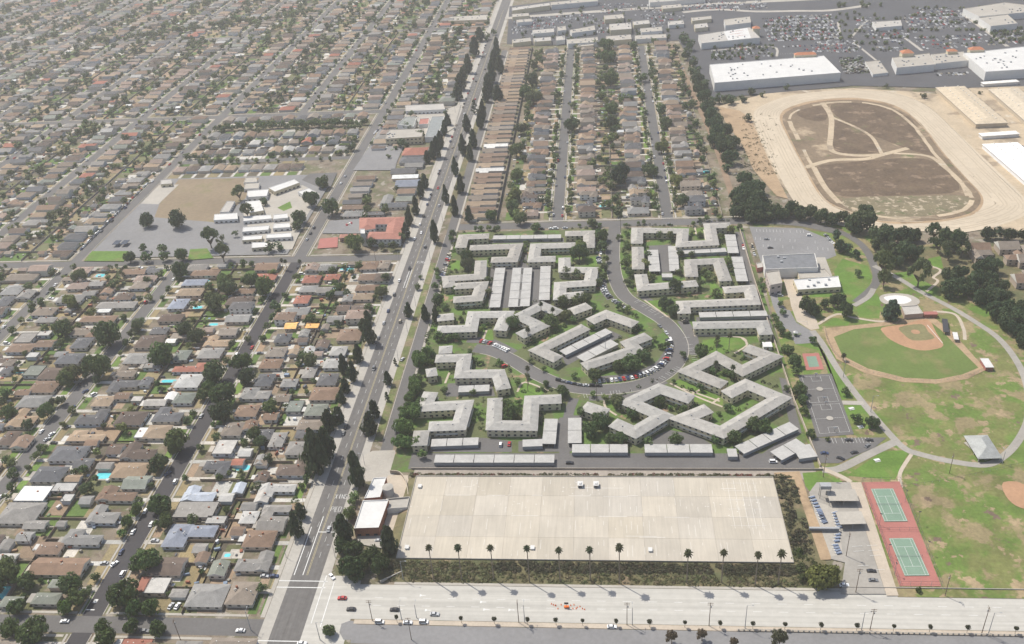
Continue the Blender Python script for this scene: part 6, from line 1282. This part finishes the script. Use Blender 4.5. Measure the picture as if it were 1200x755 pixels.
rowcars(PP, [(742, 366), (765, 377), (780, 390), (787, 402)], 10, 'at the inner kerb of the upper loop', .6, 0)
rowcars(PP, [(527, 299), (521, 316), (517, 328)], 10, 'in the angled bays beside the frontage road', .85, 55)
rowcars(PP, [(799, 370), (806, 383)], 5, 'in the outer bays of the loop', .5)
rowcars(PP, [(700, 296), (703, 310)], 5, 'beside the loop road entrance', .7)
rowcars(PP, [(704, 275), (704, 300)], 5, 'beside the loop road entrance', .7, 0)
rowcars(PP, [(616, 270), (665, 268)], 9, 'along the cross street kerb', .6, 0)
rowcars(PP, [(780, 264), (850, 258)], 8, 'along the cross street kerb', .4, 0)
rowcars(PP, [(880, 283), (884, 300)], 7, 'at the estate side of the community car park', .7, 10); rowcars(PP, [(967, 276), (976, 286)], 6, 'by the dark trees of the community car park', .8, 20)
rowcars(PP, [(870, 285), (872, 296)], 4, 'beside the boundary service lane', .6, 0)
rowcars(U0, [(380, 420), (690, 110)], 60, 'along the school side street', .72, 0)
rowcars(U1, [(235, 380), (440, 40)], 28, 'along the street beside the school', .4, 0)
rowcars(U1, [(415, 310), (450, 295)], 5, 'on the church school car park', .7, 60)
for k, (a, b) in enumerate((((560, 620), (600, 590)), ((440, 680), (480, 640)))): rowcars(V1, [a, b], 6, 'on the market hall car park', .7, 0)
# moving cars of the avenue
for y, x in ((500, -152.8), (560, -145.6), (640, -152.6), (678, -145.9), (705, -153.5), (760, -146), (800, -152.8), (880, -146), (905, -153), (960, -146.4), (1010, -153), (1060, -146), (1130, -152.8), (1180, -146.2), (1250, -153), (1310, -146), (1370, -152.6), (452, -145.8), (350, -146.2)): car(x, y, math.pi/2*(1 if x > -150 else -1), 'driving on the avenue', z=.11)
for k in range(60):
    y = R.uniform(300, 1300)
    if R.random() < .5: car(-157.4, y, math.pi/2, 'parked along the avenue margin', z=.1)
# kerbside cars of the residential streets
for s, sd, y, p in lots:
    if R.random() < .3: car(s+sd*3.9, y+R.uniform(-5, 5), math.pi/2, 'parked along the '+('central streets' if s > -100 else 'dark asphalt street' if s == -250 and y < 661 else 'avenue' if s == -160 else ordw(NSX.index(s)+1)+' street') if s != -160 else 'parked along the avenue margin') if s != -160 else None
    if R.random() < .25 and s != -160: car(s+sd*R.uniform(9, 12), y+p/2-1.8, 0 if sd > 0 else math.pi, 'on driveways of the '+('central streets' if s > -100 else 'dark asphalt street' if s == -250 and y < 661 else ordw(NSX.index(s)+1)+' street'))
# car-park rows of the shopping centre
def inq(p, q):
    s = 0; n = len(q); r = False
    for i in range(n):
        a, b = q[i], q[(i+1) % n]
        if (a[1] > p[1]) != (b[1] > p[1]) and p[0] < (b[0]-a[0])*(p[1]-a[1])/(b[1]-a[1])+a[0]: r = not r
    return r
for T, q, pr in ((R3, [(280, 65), (520, 52), (560, 140), (300, 150)], .88), (R3, [(100, 172), (300, 160), (310, 200), (100, 216)], .45), (R3, [(330, 165), (590, 150), (640, 183), (480, 192)], .4), (R3, [(610, 105), (760, 100), (800, 120), (780, 165), (640, 130)], .5), (R3, [(820, 30), (970, 32), (1030, 90), (840, 108)], .75), (R3, [(800, 135), (1060, 120), (1110, 160), (850, 178)], .42), (R3, [(1110, 120), (1200, 115), (1200, 150), (1140, 160)], .45), (R3, [(885, 252), (1000, 248), (1010, 268), (890, 272)], .8), (V2, [(0, 85), (380, 62), (390, 112), (200, 118), (0, 165)], .5), (R3, [(440, 150), (600, 140), (640, 180), (560, 192)], .4), (R3, [(640, 150), (740, 140), (790, 178), (720, 190)], .4), (R3, [(600, 60), (660, 55), (660, 100), (610, 105)], .45), (R3, [(770, 60), (820, 50), (840, 110), (800, 120)], .5), (R3, [(1060, 95), (1110, 95), (1198, 100), (1198, 115), (1100, 118)], .5), (V2, [(830, 25), (1190, 5), (1195, 42), (1000, 58)], .5), (V2, [(80, 100), (200, 92), (205, 165), (90, 172)], .5), (V2, [(390, 100), (450, 95), (455, 150), (395, 160)], .5), (V2, [(570, 120), (720, 108), (725, 125), (575, 140)], .5), (V2, [(560, 75), (700, 58), (820, 80), (700, 105)], .45), (V2, [(600, 25), (1000, 0), (1010, 42), (620, 60)], .5), (V2, [(400, 20), (590, 10), (590, 50), (400, 70)], .5)):
    w_ = GP(T, q); x0, x1, y0, y1 = min(p[0] for p in w_), max(p[0] for p in w_), min(p[1] for p in w_), max(p[1] for p in w_)
    y = y0
    while y < y1:
        x = x0
        while x < x1:
            if R.random() < pr and inq((x, y), w_): car(x, y, math.pi/2, 'mall', van=False, z=.2)
            x += 2.9
        y += 5.6 if int((y-y0)/5.6) % 3 == 0 else 11.2
cars.sort(key=lambda c: dist(c[0], c[1]))
vc = [c for c in cars if inview(c[0], c[1], 6)]; far_c = MB()
for i, (X, Y, rz, pl, cn, van, z) in enumerate(vc):
    if i < 300:
        t = thing('van' if van else 'car', f"{cn} {'van' if van else 'car'} {pl}", 'van' if van else 'car', (X, Y, z), rz, 'cars '+pl)
        b, g, r = VAN if van else SED; link('body', b, t, CD[cn]); link('cabin_glass', g, t); link('roof', r, t, CD[cn])
        if i < 130:
            for wx in (-1.4, 1.4):
                for wy in (-.82, .82): link('wheel', WHEEL, t, None, (wx, wy, .34))
    else:
        far_c.box(X, Y, z+.3, 4.4, 1.8, .65, rot=rz, col=CD[cn]); far_c.box(X, Y, z+.95, 2.1, 1.45, .45, rot=rz, col=tuple(v*.5 for v in CD[cn]))
stuff('distant_cars', far_c, ['car_far'], 'hundreds of tiny cars filling the far car parks and streets', 'cars')
# stock of the garden centre beside the huge store
gs = MB()
for k in range(260):
    x_, y_ = R.uniform(0, 1), R.uniform(0, 1); a_ = GP(R3, [(548, 208), (625, 203), (660, 258), (572, 262)]); q_ = [(a_[0][e]*(1-x_)+a_[1][e]*x_)*(1-y_)+(a_[3][e]*(1-x_)+a_[2][e]*x_)*y_ for e in (0, 1)]
    gs.box(q_[0], q_[1], 0, R.uniform(1, 4), R.uniform(.8, 2.5), R.uniform(.5, 2.6), rot=.15, bottom=False, col=R.choice(((.07, .1, .04), (.05, .07, .035), (.4, .38, .35), (.12, .1, .08), (.3, .3, .3), (.06, .06, .07))))
stuff('garden_centre_stock', gs, ['far_house'], 'racks of plants and pallets in the garden yard beside the huge store', 'garden stock')
# ================================================================ POLES, LAMPS
def pole(T, x, y, h, lab, kind='utility', arm=0):
    X, Y = G(*T(x, y)); t = thing('street_lamp' if kind == 'lamp' else 'utility_pole', lab, 'street lamp' if kind == 'lamp' else 'utility pole', (X, Y, 0), arm)
    a = MB(); a.bar((0, 0, 0), (0, 0, h), .2, .12, 6); link('shaft', a.mesh('shaft', ['wood_pole' if kind != 'lamp' else 'metal_grey']), t)
    if kind == 'lamp':
        a = MB(); a.bar((0, 0, h-.1), (2.2, 0, h+.25), .06, .05, 5); link('arm', a.mesh('arm', ['metal_grey']), t); a = MB(); a.box(2.6, 0, h+.15, .9, .35, .16); link('lamp_head', a.mesh('lamp_head', ['metal_grey']), t)
    else:
        for dz in (.5, 1.6): a = MB(); a.box(0, 0, h-dz, 2.6, .14, .16); link('crossarm', a.mesh('crossarm', ['wood_pole']), t)
        a = MB(); a.bar((.45, 0, h-3.2), (.45, 0, h-2.2), .25, n=7); link('transformer', a.mesh('transformer', ['metal_grey']), t)
for i, (T, x, y, h, k, lab) in enumerate(((T1, 545, 645, 14, 'u', 'tall pole on the median above the first parked white van'), (T1, 728, 735, 15, 'u', 'leaning-shadow pole on the service road kerb'), (T1, 682, 640, 10, 'l', 'street lamp on the median nearest the crossing'), (T1, 752, 632, 9, 'l', 'street lamp on the median beside the long white van'), (T2, 32, 655, 15, 'u', 'tall pole on the median below the fourth palm'), (T2, 60, 655, 12, 'l', 'street lamp on the median below the fourth palm'), (T2, 538, 665, 15, 'u', 'tall pole on the median below the seventh palm'), (T2, 563, 667, 12, 'l', 'street lamp on the median below the seventh palm'), (T2, 922, 670, 15.5, 'u', 'tall pole on the median before the balustrade starts'), (T2, 1090, 680, 15, 'l', 'street lamp at the start of the balustrade'),
    (T3, 410, 515, 16, 'u', 'wooden pole at the depot driveway'), (T3, 477, 690, 14, 'u', 'wooden pole on the balustrade median opposite the depot'), (T3, 437, 690, 12, 'l', 'street lamp on the balustrade median opposite the depot'), (T3, 1000, 705, 17, 'u', 'wooden pole on the balustrade median opposite the park'), (T3, 1030, 710, 14, 'l', 'street lamp on the balustrade median opposite the park'), (T3, 828, 530, 14, 'u', 'wooden pole at the corner below the tennis courts'), (T3, 365, 345, 16, 'u', 'wooden pole inside the depot yard'), (T0, 845, 735, 14, 'u', 'wooden pole below the corner driveway'), (T0, 1175, 690, 13, 'l', 'street lamp on the bottom street'), (T1, 300, 735, 12, 'l', 'signal mast on the pointed kerb island'), (T1, 690, 455, 13, 'l', 'street lamp beside the pale ramp wall'),
    (M3, 352, 262, 12, 'l', 'park lamp beside the outfield corner path'), (M3, 480, 425, 12, 'l', 'park lamp beside the diagonal path'), (M3, 848, 712, 14, 'u', 'wooden pole inside the curved park path'), (M3, 258, 730, 16, 'u', 'wooden pole at the deck corner of the park'), (M3, 1095, 668, 9, 'l', 'park lamp beside the pavilion'), (M2, 437, 140, 12, 'l', 'lamp in the yellow-walled carport court'), (M1, 660, 560, 11, 'l', 'lamp on the frontage road bend'), (M2, 395, 370, 16, 'u', 'wooden pole on the outer kerb of the loop'), (Q, 655, 620, 16, 'u', 'wooden pole on the lawn below the loop'), (T0, 150, 315, 12, 'u', 'wooden pole on the back fence of second street houses'), (T0, 305, 100, 12, 'u', 'wooden pole on the back fence beside white shed'), (M1, 100, 640, 12, 'u', 'wooden pole behind the avenue houses'), (U1, 560, 470, 12, 'u', 'wooden pole at church school crossroad'))):
    pole(T, x, y, h, lab, 'lamp' if k == 'l' else 'utility', R.choice((0, 1.57)))
for i in range(26):
    y = 330+i*36
    for x, sd, nm in ((-163.9, 0, 'house side'), (-137.9, math.pi, 'frontage side')):
        if y > 1150: continue
        t = thing('street_lamp', f"avenue street lamp on the {nm}, {ordw(i+1)} from the boulevard", 'street lamp', (x, y, 0), sd, 'street lamps along the avenue'); a = MB(); a.bar((0, 0, 0), (0, 0, 9), .14, .09, 5); a.bar((0, 0, 8.9), (2.2, 0, 9.2), .06, .05, 4); link('shaft', a.mesh('shaft', ['metal_grey']), t); a = MB(); a.box(2.4, 0, 9.1, .9, .35, .16); link('lamp_head', a.mesh('lamp_head', ['metal_grey']), t)
# ================================================================ FENCES AND WALLS
def fence(lab, segs, h, m, name='garden_fence', cat='fence', th=.16):
    a = MB()
    for k, (x0, y0, x1, y1) in enumerate(segs):
        L = math.hypot(x1-x0, y1-y0); a.box((x0+x1)/2, (y0+y1)/2, 0, L, th, h+(k % 5)*.02, rot=math.atan2(y1-y0, x1-x0))
    o = link(name, a.mesh(name, [m])); return tag(o, lab, cat)
blk = [(-205, -160, -250, 'between the avenue and the dark asphalt street')]+[((NSX[i]+NSX[i+1])/2, NSX[i], NSX[i+1], f"between the {'dark asphalt' if i == 0 else ordw(i+1)} and {ordw(i+2)} streets") for i in range(8)]
for bx_, xr, xl, nm in blk:
    for a, b, sec in ((292, 654, 'below the school crossroad'), (668, 1023, 'above the school crossroad'), (1037, 1393, 'above the upper crossroad')):
        if a == 668 and bx_ > -440: continue
        segs = [(bx_, a, bx_, b)]; y = a+16
        while y < b-4:
            if R.random() < .85: segs.append((bx_+.1, y, bx_+R.uniform(16, 27) if xr-bx_ > 40 else bx_+20, y))
            if R.random() < .85: segs.append((bx_-.1, y, bx_-R.uniform(16, 27) if bx_-xl > 40 else bx_-20, y))
            y += 16 if a < 600 else 48
        if any(inview(bx_, yy, 10) for yy in range(a, b, 20)): fence('garden fences '+nm+', '+sec, segs, 1.7, R.choice(['fence_wood', 'block_wall']) if a < 600 else 'block_wall')
for bx_, nm in ((10, 'between the two central streets'), (103, 'on the racetrack side of central houses')):
    segs = [(bx_, 726, bx_, 1258)]; y = 745
    while y < 1250:
        segs.append((bx_-.1, y, bx_-R.uniform(12, 22), y)); 
        if bx_ == 10: segs.append((bx_+.1, y, bx_+R.uniform(12, 22), y))
        y += 16.1
    fence('garden fences '+nm, segs, 1.8, 'block_wall')
fence('long dark boundary wall behind the brown row houses', [(-90, 728, -90, 1270)], 3.0, 'wall_dark', 'boundary_wall', 'wall', .5)
w_ = GP(PP, [(866, 268), (884, 330), (905, 395), (930, 470), (961, 548)]); fence('boundary wall between apartment estate and park', [(*w_[i], *w_[i+1]) for i in range(4)], 2.2, 'concrete_warm', 'boundary_wall', 'wall', .4)
fence('low wall between alley and embankment strip', [(-110, 398.6, 120, 398.6)], 1.5, 'block_wall', 'boundary_wall', 'wall', .3)
fence('low wall along the park edge of the boulevard', [(112, 315, 300, 315)], .8, 'concrete', 'boundary_wall', 'wall', .3)
# outfield fence with posts
def meshfence(lab, pts, h, step=3.0, closed=False, rail=True):
    if closed: pts = pts+[pts[0]]
    c0 = (pts[0][0], pts[0][1], 0); t = thing('chain_fence', lab, 'fence', c0); pm, rm = MB(), MB()
    for i in range(len(pts)-1):
        (x0, y0), (x1, y1) = pts[i], pts[i+1]; L = math.hypot(x1-x0, y1-y0); n = max(1, int(L/step))
        for k in range(n): pm.bar((x0+(x1-x0)*k/n, y0+(y1-y0)*k/n, 0), (x0+(x1-x0)*k/n, y0+(y1-y0)*k/n, h), .07, n=4)
        for z in ((h-.05, .15, h*.5) if h > 2 else (h-.05, .15)): rm.bar((x0, y0, z), (x1, y1, z), .045, n=4, cap=False)
    o = link('posts', pm.mesh('posts', ['metal_grey'], c0), t); o['kind'] = 'stuff'; link('rail', rm.mesh('rail', ['metal_dark'], c0), t)
    return t
meshfence('dark chain fence curving round the baseball outfield', curve(GP(R6, [(1055, 548), (990, 571), (885, 587), (775, 581), (645, 550), (545, 500), (510, 445), (500, 405)]), 5), 2.2)
TP = GP(PP, [(1009.5, 566), (1054, 565), (1103, 688), (1054, 687.5)])
meshfence('tall fence enclosing the red tennis court pad', TP, 3.6, 4.0, True)
meshfence('long low fence across the lower park grass', GP(PP, [(1056, 571), (1110, 564), (1160, 553), (1215, 540)]), 1.4, 4)
meshfence('fence along the racetrack bend beside the stables', curve(GP(R3, [(690, 322), (790, 345), (870, 385), (960, 470), (1060, 575), (1190, 700)]), 4), 1.3, 5)
meshfence('inner rail of the racetrack infield', [(x, y) for x, y in curve(GP(PP, INF), 4, True)], 1.1, 6, True)
bal = thing('balustrade', 'low white balustrade with dark gaps along the boulevard median', 'balustrade', (60, 288.5, .14)); a = MB(); b = MB()
for k in range(110): a.box(k*2.4, 0, 0, .55, .5, 1.0)
b.box(131, 0, 1.0, 264, .3, .14); b.box(131, 0, .3, 264, .16, .12); o = link('posts', a.mesh('posts', ['concrete_pale']), bal); o['kind'] = 'stuff'; link('rail', b.mesh('rail', ['concrete']), bal)
# ================================================================ POOLS
for i, (T, x, y, w_, d_, lab) in enumerate(((M0, 95, 235, 9, 4.5, 'beside the grey-green flat roof'), (M0, 790, 281, 13, 5, 'behind the pale grey house on the dark street'), (M0, 485, 722, 11, 7, 'with pale paving near the tan hip house'), (M0, 1132, 685, 12, 6, 'bright turquoise behind the pale garage'), (M0, 1000, 14, 8, 4, 'small, behind the tan L-shaped house'), (T0, 8, 515, 8, 12, 'at the edge beside dark trees'), (U0, 470, 540, 9, 6, 'below the school street lawn'), (U0, 925, 690, 9, 5, 'behind the blue-grey house'), (U1, 425, 512, 14, 6, 'covered in turquoise near the crossroad'), (U1, 365, 596, 7, 4, 'small, in the avenue block gardens'), (U2, 424, 215, 7, 5, 'beside the end house of the first central street'), (U2, 910, 55, 7, 7, 'near the racetrack belt'), (U0, 1120, 608, 8, 4, 'pale green, below the school street'), (U0, 965, 562, 8, 5, 'bright blue cover beside blue-grey roof'), (T0, 1065, 340, 4, 3, 'tiny blue paddling pool behind the grey-green gable'), (R3, 85, 605, 6, 6, 'behind the racetrack belt'))):
    X, Y = G(*T(x, y)); t = thing('swimming_pool', 'turquoise swimming pool '+lab if 'turquoise' not in lab else 'swimming pool '+lab, 'pool', (X, Y, 0)); a = MB(); a.box(0, 0, 0, w_*.8+2.4, d_*.8+2.4, .16); link('coping', a.mesh('coping', ['concrete_pale']), t); a = MB(); q = [(w_*.4*math.copysign(abs(math.cos(k*.3142))**.5, math.cos(k*.3142)), d_*.4*math.copysign(abs(math.sin(k*.3142))**.5, math.sin(k*.3142)), .175) for k in range(20)]; a.face(q); link('water', a.mesh('water', ['water']), t)
# ================================================================ SPORT
for i, q in enumerate(([(1022.7, 574.8), (1047, 574), (1061, 611.5), (1035.4, 612)], [(1044.6, 633.5), (1070.5, 632.5), (1086.5, 674.5), (1057.5, 675)])):
    w_ = GP(PP, q); cx, cy = sum(p[0] for p in w_)/4, sum(p[1] for p in w_)/4; yaw = math.atan2(w_[1][1]-w_[0][1], w_[1][0]-w_[0][0])*.5
    t = thing('tennis_court', ['green tennis court on the red pad, upper of the two', 'green tennis court on the red pad, nearer the boulevard'][i], 'tennis court', (cx, cy, LAY[0]+.02), yaw, 'tennis courts on the red pad')
    a = MB(); a.face([(-5.8, -12.3, 0), (5.8, -12.3, 0), (5.8, 12.3, 0), (-5.8, 12.3, 0)]); link('surface', a.mesh('surface', ['court_green']), t)
    a = MB()
    def l2(x0, y0, x1, y1, z): a.box((x0+x1)/2, (y0+y1)/2, .002, max(.12, abs(x1-x0)+.12), max(.12, abs(y1-y0)+.12), z)
    for x in (-5.49, 5.49): l2(x, -11.89, x, 11.89, .004)
    for x in (-4.12, 4.12): l2(x, -11.8, x, 11.8, .006)
    for y in (-11.89, 11.89): l2(-5.4, y, 5.4, y, .008)
    for y in (-6.4, 6.4): l2(-4.1, y, 4.1, y, .01)
    l2(0, -6.3, 0, 6.3, .012); link('lines', a.mesh('lines', ['paint_white']), t)
    a = MB(); a.box(0, 0, .88, 12.8, .05, .07); a.box(0, 0, .02, 12.8, .03, .03)
    for q_ in range(33): a.box(-6.4+q_*.4, 0, .05, .03, .03, .83)
    link('net', a.mesh('net', ['metal_grey']), t)
    for x in (-6.4, 6.4): a = MB(); a.bar((x, 0, 0), (x, 0, 1.1), .06); link('net_post', a.mesh('net_post', ['metal_dark']), t)
for k, (x, y) in enumerate(((640, 90), (742, 330), (560, 345), (590, 432), (520, 200), (700, 190))):
    X, Y = G(*T3(x, y)); t = thing('court_lamp', f"floodlight mast at the tennis pad, {ordw(k+1)} round its edge", 'floodlight', (X, Y, 0), R.uniform(0, 6), 'floodlight masts of the tennis courts'); a = MB(); a.bar((0, 0, 0), (0, 0, 8), .1, .07, 5); link('mast', a.mesh('mast', ['metal_grey']), t); a = MB(); a.box(0, 0, 8, 1.2, .4, .3); link('lamp_head', a.mesh('lamp_head', ['metal_dark']), t)
mid = [((TP[0][e]+TP[3][e])/2, (TP[1][e]+TP[2][e])/2) for e in (0, 1)]; meshfence('divider fence between the two tennis courts', [(mid[0][0], mid[1][0]), (mid[0][1], mid[1][1])], 2.6, 4)
for i, v in enumerate((.03, .47, .53, .97)):
    X, Y = uv(.5, v); t = thing('basketball_hoop', f"basketball hoop, {ordw(i+1)} down the grey courts from the practice court", 'basketball hoop', (X, Y, 0), 0 if i % 2 else math.pi, 'basketball hoops'); a = MB(); a.bar((0, 0, 0), (0, 0, 3.2), .09); link('post', a.mesh('post', ['metal_dark']), t); a = MB(); a.box(0, .6, 2.9, 1.8, .06, 1.1); link('backboard', a.mesh('backboard', ['wall_white']), t)
    a = MB(); a.bar((0, .63, 3.05), (0, 1.05, 3.05), .2, .2, 8); link('rim', a.mesh('rim', ['infield_clay']), t)
# pavilion
w_ = GP(M3, [(915, 572), (945, 560), (1088, 635), (1015, 655)]); sheet('pavilion_slab', PP, w_, 'concrete_pale', world=True)
X, Y = G(*M3(1007, 580), 4); t = thing('picnic_pavilion', 'grey hip-roofed picnic pavilion inside the curved park path', 'pavilion', (X, Y, 0)); a = MB(); roof_mb(a, 13, 20, 3.2, 'h', .5); link('roof', a.mesh('roof', ['roof', 'trim']), t, (.33, .34, .33)); t.rotation_euler[2] = 0.05
for x in (-5.5, 5.5):
    for y in (-9, -3, 3, 9): a = MB(); a.box(x, y, 0, .4, .4, 3.0); link('post', a.mesh('post', ['concrete']), t)
for x, y in ((-2, -5), (2, 0), (-2, 5)): a = MB(); a.box(x, y, .72, 1.8, .8, .08); a.box(x, y, 0, .3, .5, .72); link('table', a.mesh('table', ['concrete_warm']), t)
# dugout, bleachers, field shed, scoreboard hut
def shed(name, lab, cat, T, x, y, W, D, h, rot, roof, wall, open_=False):
    X, Y = G(*T(x, y), h); t = thing(name, lab, cat, (X, Y, 0), rot); a = MB(); a.box(0, 0, h, W, D, .22); link('roof', a.mesh('roof', [roof]), t); a = MB()
    if open_:
        a.box(0, D/2-.15, 0, W-.4, .2, h-.01)
        for sx in (-1, 0, 1): a.box(sx*(W/2-.3), -D/2+.2, 0, .2, .2, h-.01)
    else: a.box(0, 0, 0, W-.6, D-.6, h-.01)
    link('wall', a.mesh('wall', [wall]), t)
    if not open_: a = MB(); a.box(0, -(D-.6)/2, 0, 1.2, .14, 2.1); link('door', a.mesh('door', ['door']), t)
    return t
shed('field_shed', 'red-walled shed with white roof at the outfield corner', 'shed', R6, 1068, 520, 5, 10, 3, .0, 'roof_white', 'court_red')
shed('dugout', 'dark green dugout along the third-base line', 'dugout', R6, 922, 388, 3.5, 17, 2.6, -.25, 'metal_dark', 'metal_dark', True); shed('dugout', 'white-roofed bench shelter below the dark green dugout', 'dugout', R6, 958, 425, 3, 9, 2.4, -.2, 'roof_white', 'metal_grey', True)
shed('snack_bar', 'red snack hut between the splash pool and home plate', 'hut', R6, 870, 345, 9, 4, 3, 0, 'court_red', 'brick'); shed('toilet_block', 'small pale hut at the boundary wall', 'hut', R6, 297, 455, 6, 6, 3, 0, 'roof_white', 'wall_white')
shed('depot_shed', 'open-fronted grey depot shed with dark bays, upper', 'shed', R9, 560, 232, 15, 9, 4, 0, 'concrete', 'metal_grey', True); shed('depot_shed', 'open-fronted grey depot shed with dark bays, lower', 'shed', R9, 590, 312, 13, 9, 4, .05, 'concrete', 'metal_grey', True)
shed('pipe_bridge', 'narrow grey pipe gantry crossing the depot yard', 'gantry', R9, 497, 347, 15, 1.2, 2.6, 0, 'metal_grey', 'metal_grey', True)
X, Y = G(*R9(502, 195), 9); t = thing('elevated_tank', 'small dark tank on four thin legs above the depot', 'tank', (X, Y, 0)); a = MB(); a.box(0, 0, 7, 5.5, 3.2, 2.2); link('tank', a.mesh('tank', ['bl_tank' if 'bl_tank' in MAT else 'metal_grey']), t)
for x in (-2.4, 2.4):
    for y in (-1.3, 1.3): a = MB(); a.bar((x, y, 0), (x, y, 7), .12); link('leg', a.mesh('leg', ['metal_dark']), t)
mat('pump_blue', (.17, .21, .29), .1, .5)
pu = [(455+k*5.5, 243+k*11) for k in range(9)]+[(535+k*3, 298+k*10) for k in range(6)]+[(545-k*2, 375+k*11) for k in range(3)]+[(536+k*4, 412+k*9) for k in range(4)]+[(480+k*4, 292+k*9) for k in range(5)]
for i, (x, y) in enumerate(pu):
    X, Y = G(*R9(x, y)); t = thing('pump_unit', 'blue pump unit with white casing, one of the depot row', 'pump', (X, Y, 0), .3+R.uniform(-.1, .1), 'blue pump units in the depot yard'); a = MB(); a.box(0, 0, 0, 2.6, 1.0, 1.3); link('casing', a.mesh('casing', ['pump_blue']), t); a = MB(); a.bar((-1.9, .9, .5), (1.6, .9, .5), .35, n=8); link('pipe', a.mesh('pipe', ['roof_white']), t)
# playground
X, Y = G(*R6(395, 425)); t = thing('play_frame', 'green and white climbing frame on the grey playground', 'play frame', (X, Y, 0)); a = MB(); a.box(0, 0, 1.4, 2.4, 2.4, .15); a.box(2.6, .6, 1.1, 2.6, .8, .12); link('platform', a.mesh('platform', ['lawn']), t); a = MB()
for sx in (-1.1, 1.1):
    for sy in (-1.1, 1.1): a.bar((sx, sy, 0), (sx, sy, 3), .07)
link('posts', a.mesh('posts', ['paint_white']), t); a = MB(); a.bar((0, 0, 3), (0, 0, 4.2), 2.0, .1, 4); link('canopy', a.mesh('canopy', ['roof_white']), t)
X, Y = G(*R6(420, 385)); t = thing('play_frame', 'white arched swing frame on the grey playground', 'play frame', (X, Y, 0)); a = MB(); a.bar((-3, 0, 2.6), (3, 0, 2.6), .09); link('beam', a.mesh('beam', ['paint_white']), t)
for x in (-3, 3):
    for y in (-1.2, 1.2): a = MB(); a.bar((x, y, 0), (x, 0, 2.6), .07); link('leg', a.mesh('leg', ['paint_white']), t)
for T, x, y, lab in ((M3, 390, 410, 'white picnic table on the lawn beside the basketball courts'), (M3, 432, 495, 'white picnic table under the courtside trees'), (M3, 510, 652, 'white picnic table on the corner lawn by the park road')):
    X, Y = G(*T(x, y)); t = thing('picnic_table', lab, 'picnic table', (X, Y, 0), .3); a = MB(); a.box(0, 0, .7, 3.2, 1.3, .12); link('top', a.mesh('top', ['paint_white']), t); a = MB(); a.box(0, 1.1, .4, 3.2, .4, .1); a.box(0, -1.1, .4, 3.2, .4, .1); link('seat', a.mesh('seat', ['paint_white']), t); a = MB(); a.box(-1, 0, 0, .2, 2.0, .4); a.box(1, 0, 0, .2, 2.0, .4); link('leg', a.mesh('leg', ['metal_grey']), t)
# solar panels on the school yard
for i, (x, y) in enumerate(((547, 385), (585, 384))):
    X, Y = G(*U0(x, y), 3); t = thing('solar_canopy', 'dark square shade canopy on the school yard', 'canopy', (X, Y, 0), 0, 'twin dark canopies on the school yard'); a = MB(); a.box(0, 0, 3, 5.5, 8, .25); link('panel', a.mesh('panel', ['glass']), t)
    for x_ in (-2, 2): a = MB(); a.bar((x_, 0, 0), (x_, 0, 3), .12); link('post', a.mesh('post', ['metal_grey']), t)
# roadworks on the boulevard
mat('safety_orange', (.75, .16, .03), .08, 1)
cm = MB(); cm.bar((0, 0, .06), (0, 0, .95), .24, .05, 8); cm.box(0, 0, 0, .55, .55, .06); CONE = cm.mesh('traffic_cone', ['safety_orange'])
for i, (x, y) in enumerate([(185+k*9, 568+k*4) for k in range(3)]+[(215, 590), (205, 575), (230, 572), (275, 575), (290, 572), (305, 585), (318, 580), (330, 590), (340, 594), (300, 590), (285, 590)]):
    X, Y = G(*T2(x, y)); o = link('traffic_cone', CONE, None, None, (X, Y, .1)); tag(o, 'orange traffic cone ringing the roadworks on the boulevard', 'traffic cone', 'orange cones at the boulevard roadworks')
X, Y = G(*T2(255, 585)); t = thing('arrow_board', 'orange arrow board trailer at the boulevard roadworks', 'arrow board', (X, Y, .1)); a = MB(); a.box(0, 0, .4, 2.2, 1.2, .6); link('trailer', a.mesh('trailer', ['safety_orange']), t); a = MB(); a.bar((0, 0, 1), (0, 0, 3.4), .09); link('mast', a.mesh('mast', ['metal_dark']), t); a = MB(); a.box(0, 0, 2.4, 2.0, .12, 1.2); link('board', a.mesh('board', ['metal_dark']), t)
for x in (-1.15, 1.15): link('wheel', WHEEL, t, None, (x*.8, .62, .34))
# ================================================================ HAZE
hz = MB(); hz.prism([(-9200, -9200), (9200, -9200), (9200, 9200), (-9200, 9200)], -1.0, 352.0, bottom=True)
hm = bpy.data.materials.new('haze_air'); hm.use_nodes = True; hn = hm.node_tree.nodes
hn.remove(hn['Principled BSDF']); pv = hn.new('ShaderNodeVolumePrincipled'); pv.inputs['Color'].default_value = (.95, .93, .92, 1); pv.inputs['Density'].default_value = HAZE; pv.inputs['Anisotropy'].default_value = .35
hm.node_tree.links.new(pv.outputs[0], hn['Material Output'].inputs['Volume']); MAT['haze_air'] = hm
o = struct('haze', hz, ['haze_air'], 'stuff'); tag(o, 'pale summer haze veiling the distant suburb', 'haze')
# ================================================================ look-alikes: counted along from the boulevard, else a shared group
def shorten(t):
    w_ = t.split()
    for drop in ('the', 'mid-sized', 'and', 'of'):
        while len(w_) > 16 and drop in w_: w_.remove(drop)
    return ' '.join(w_[:16])
seen = {}
for o in C.objects:
    if o.parent is None and 'label' in o and 'kind' not in o: seen.setdefault(o['label'], []).append(o)
for lab, l in seen.items():
    if len(l) > 1:
        g = l[0].get('group') or shorten(l[0]['category']+'s like: '+lab)
        if l[0]['category'] in ('tree', 'car', 'van', 'house', 'garage', 'palm tree', 'pump'):
            l.sort(key=lambda o: o.location[1])
            for i, o in enumerate(l): o['label'] = shorten(lab+', '+ordw(i+1)+' such from the boulevard')
        for o in l: o['group'] = g
for o in C.objects:
    if o.parent is None and 'label' in o: o['label'] = shorten(o['label'])
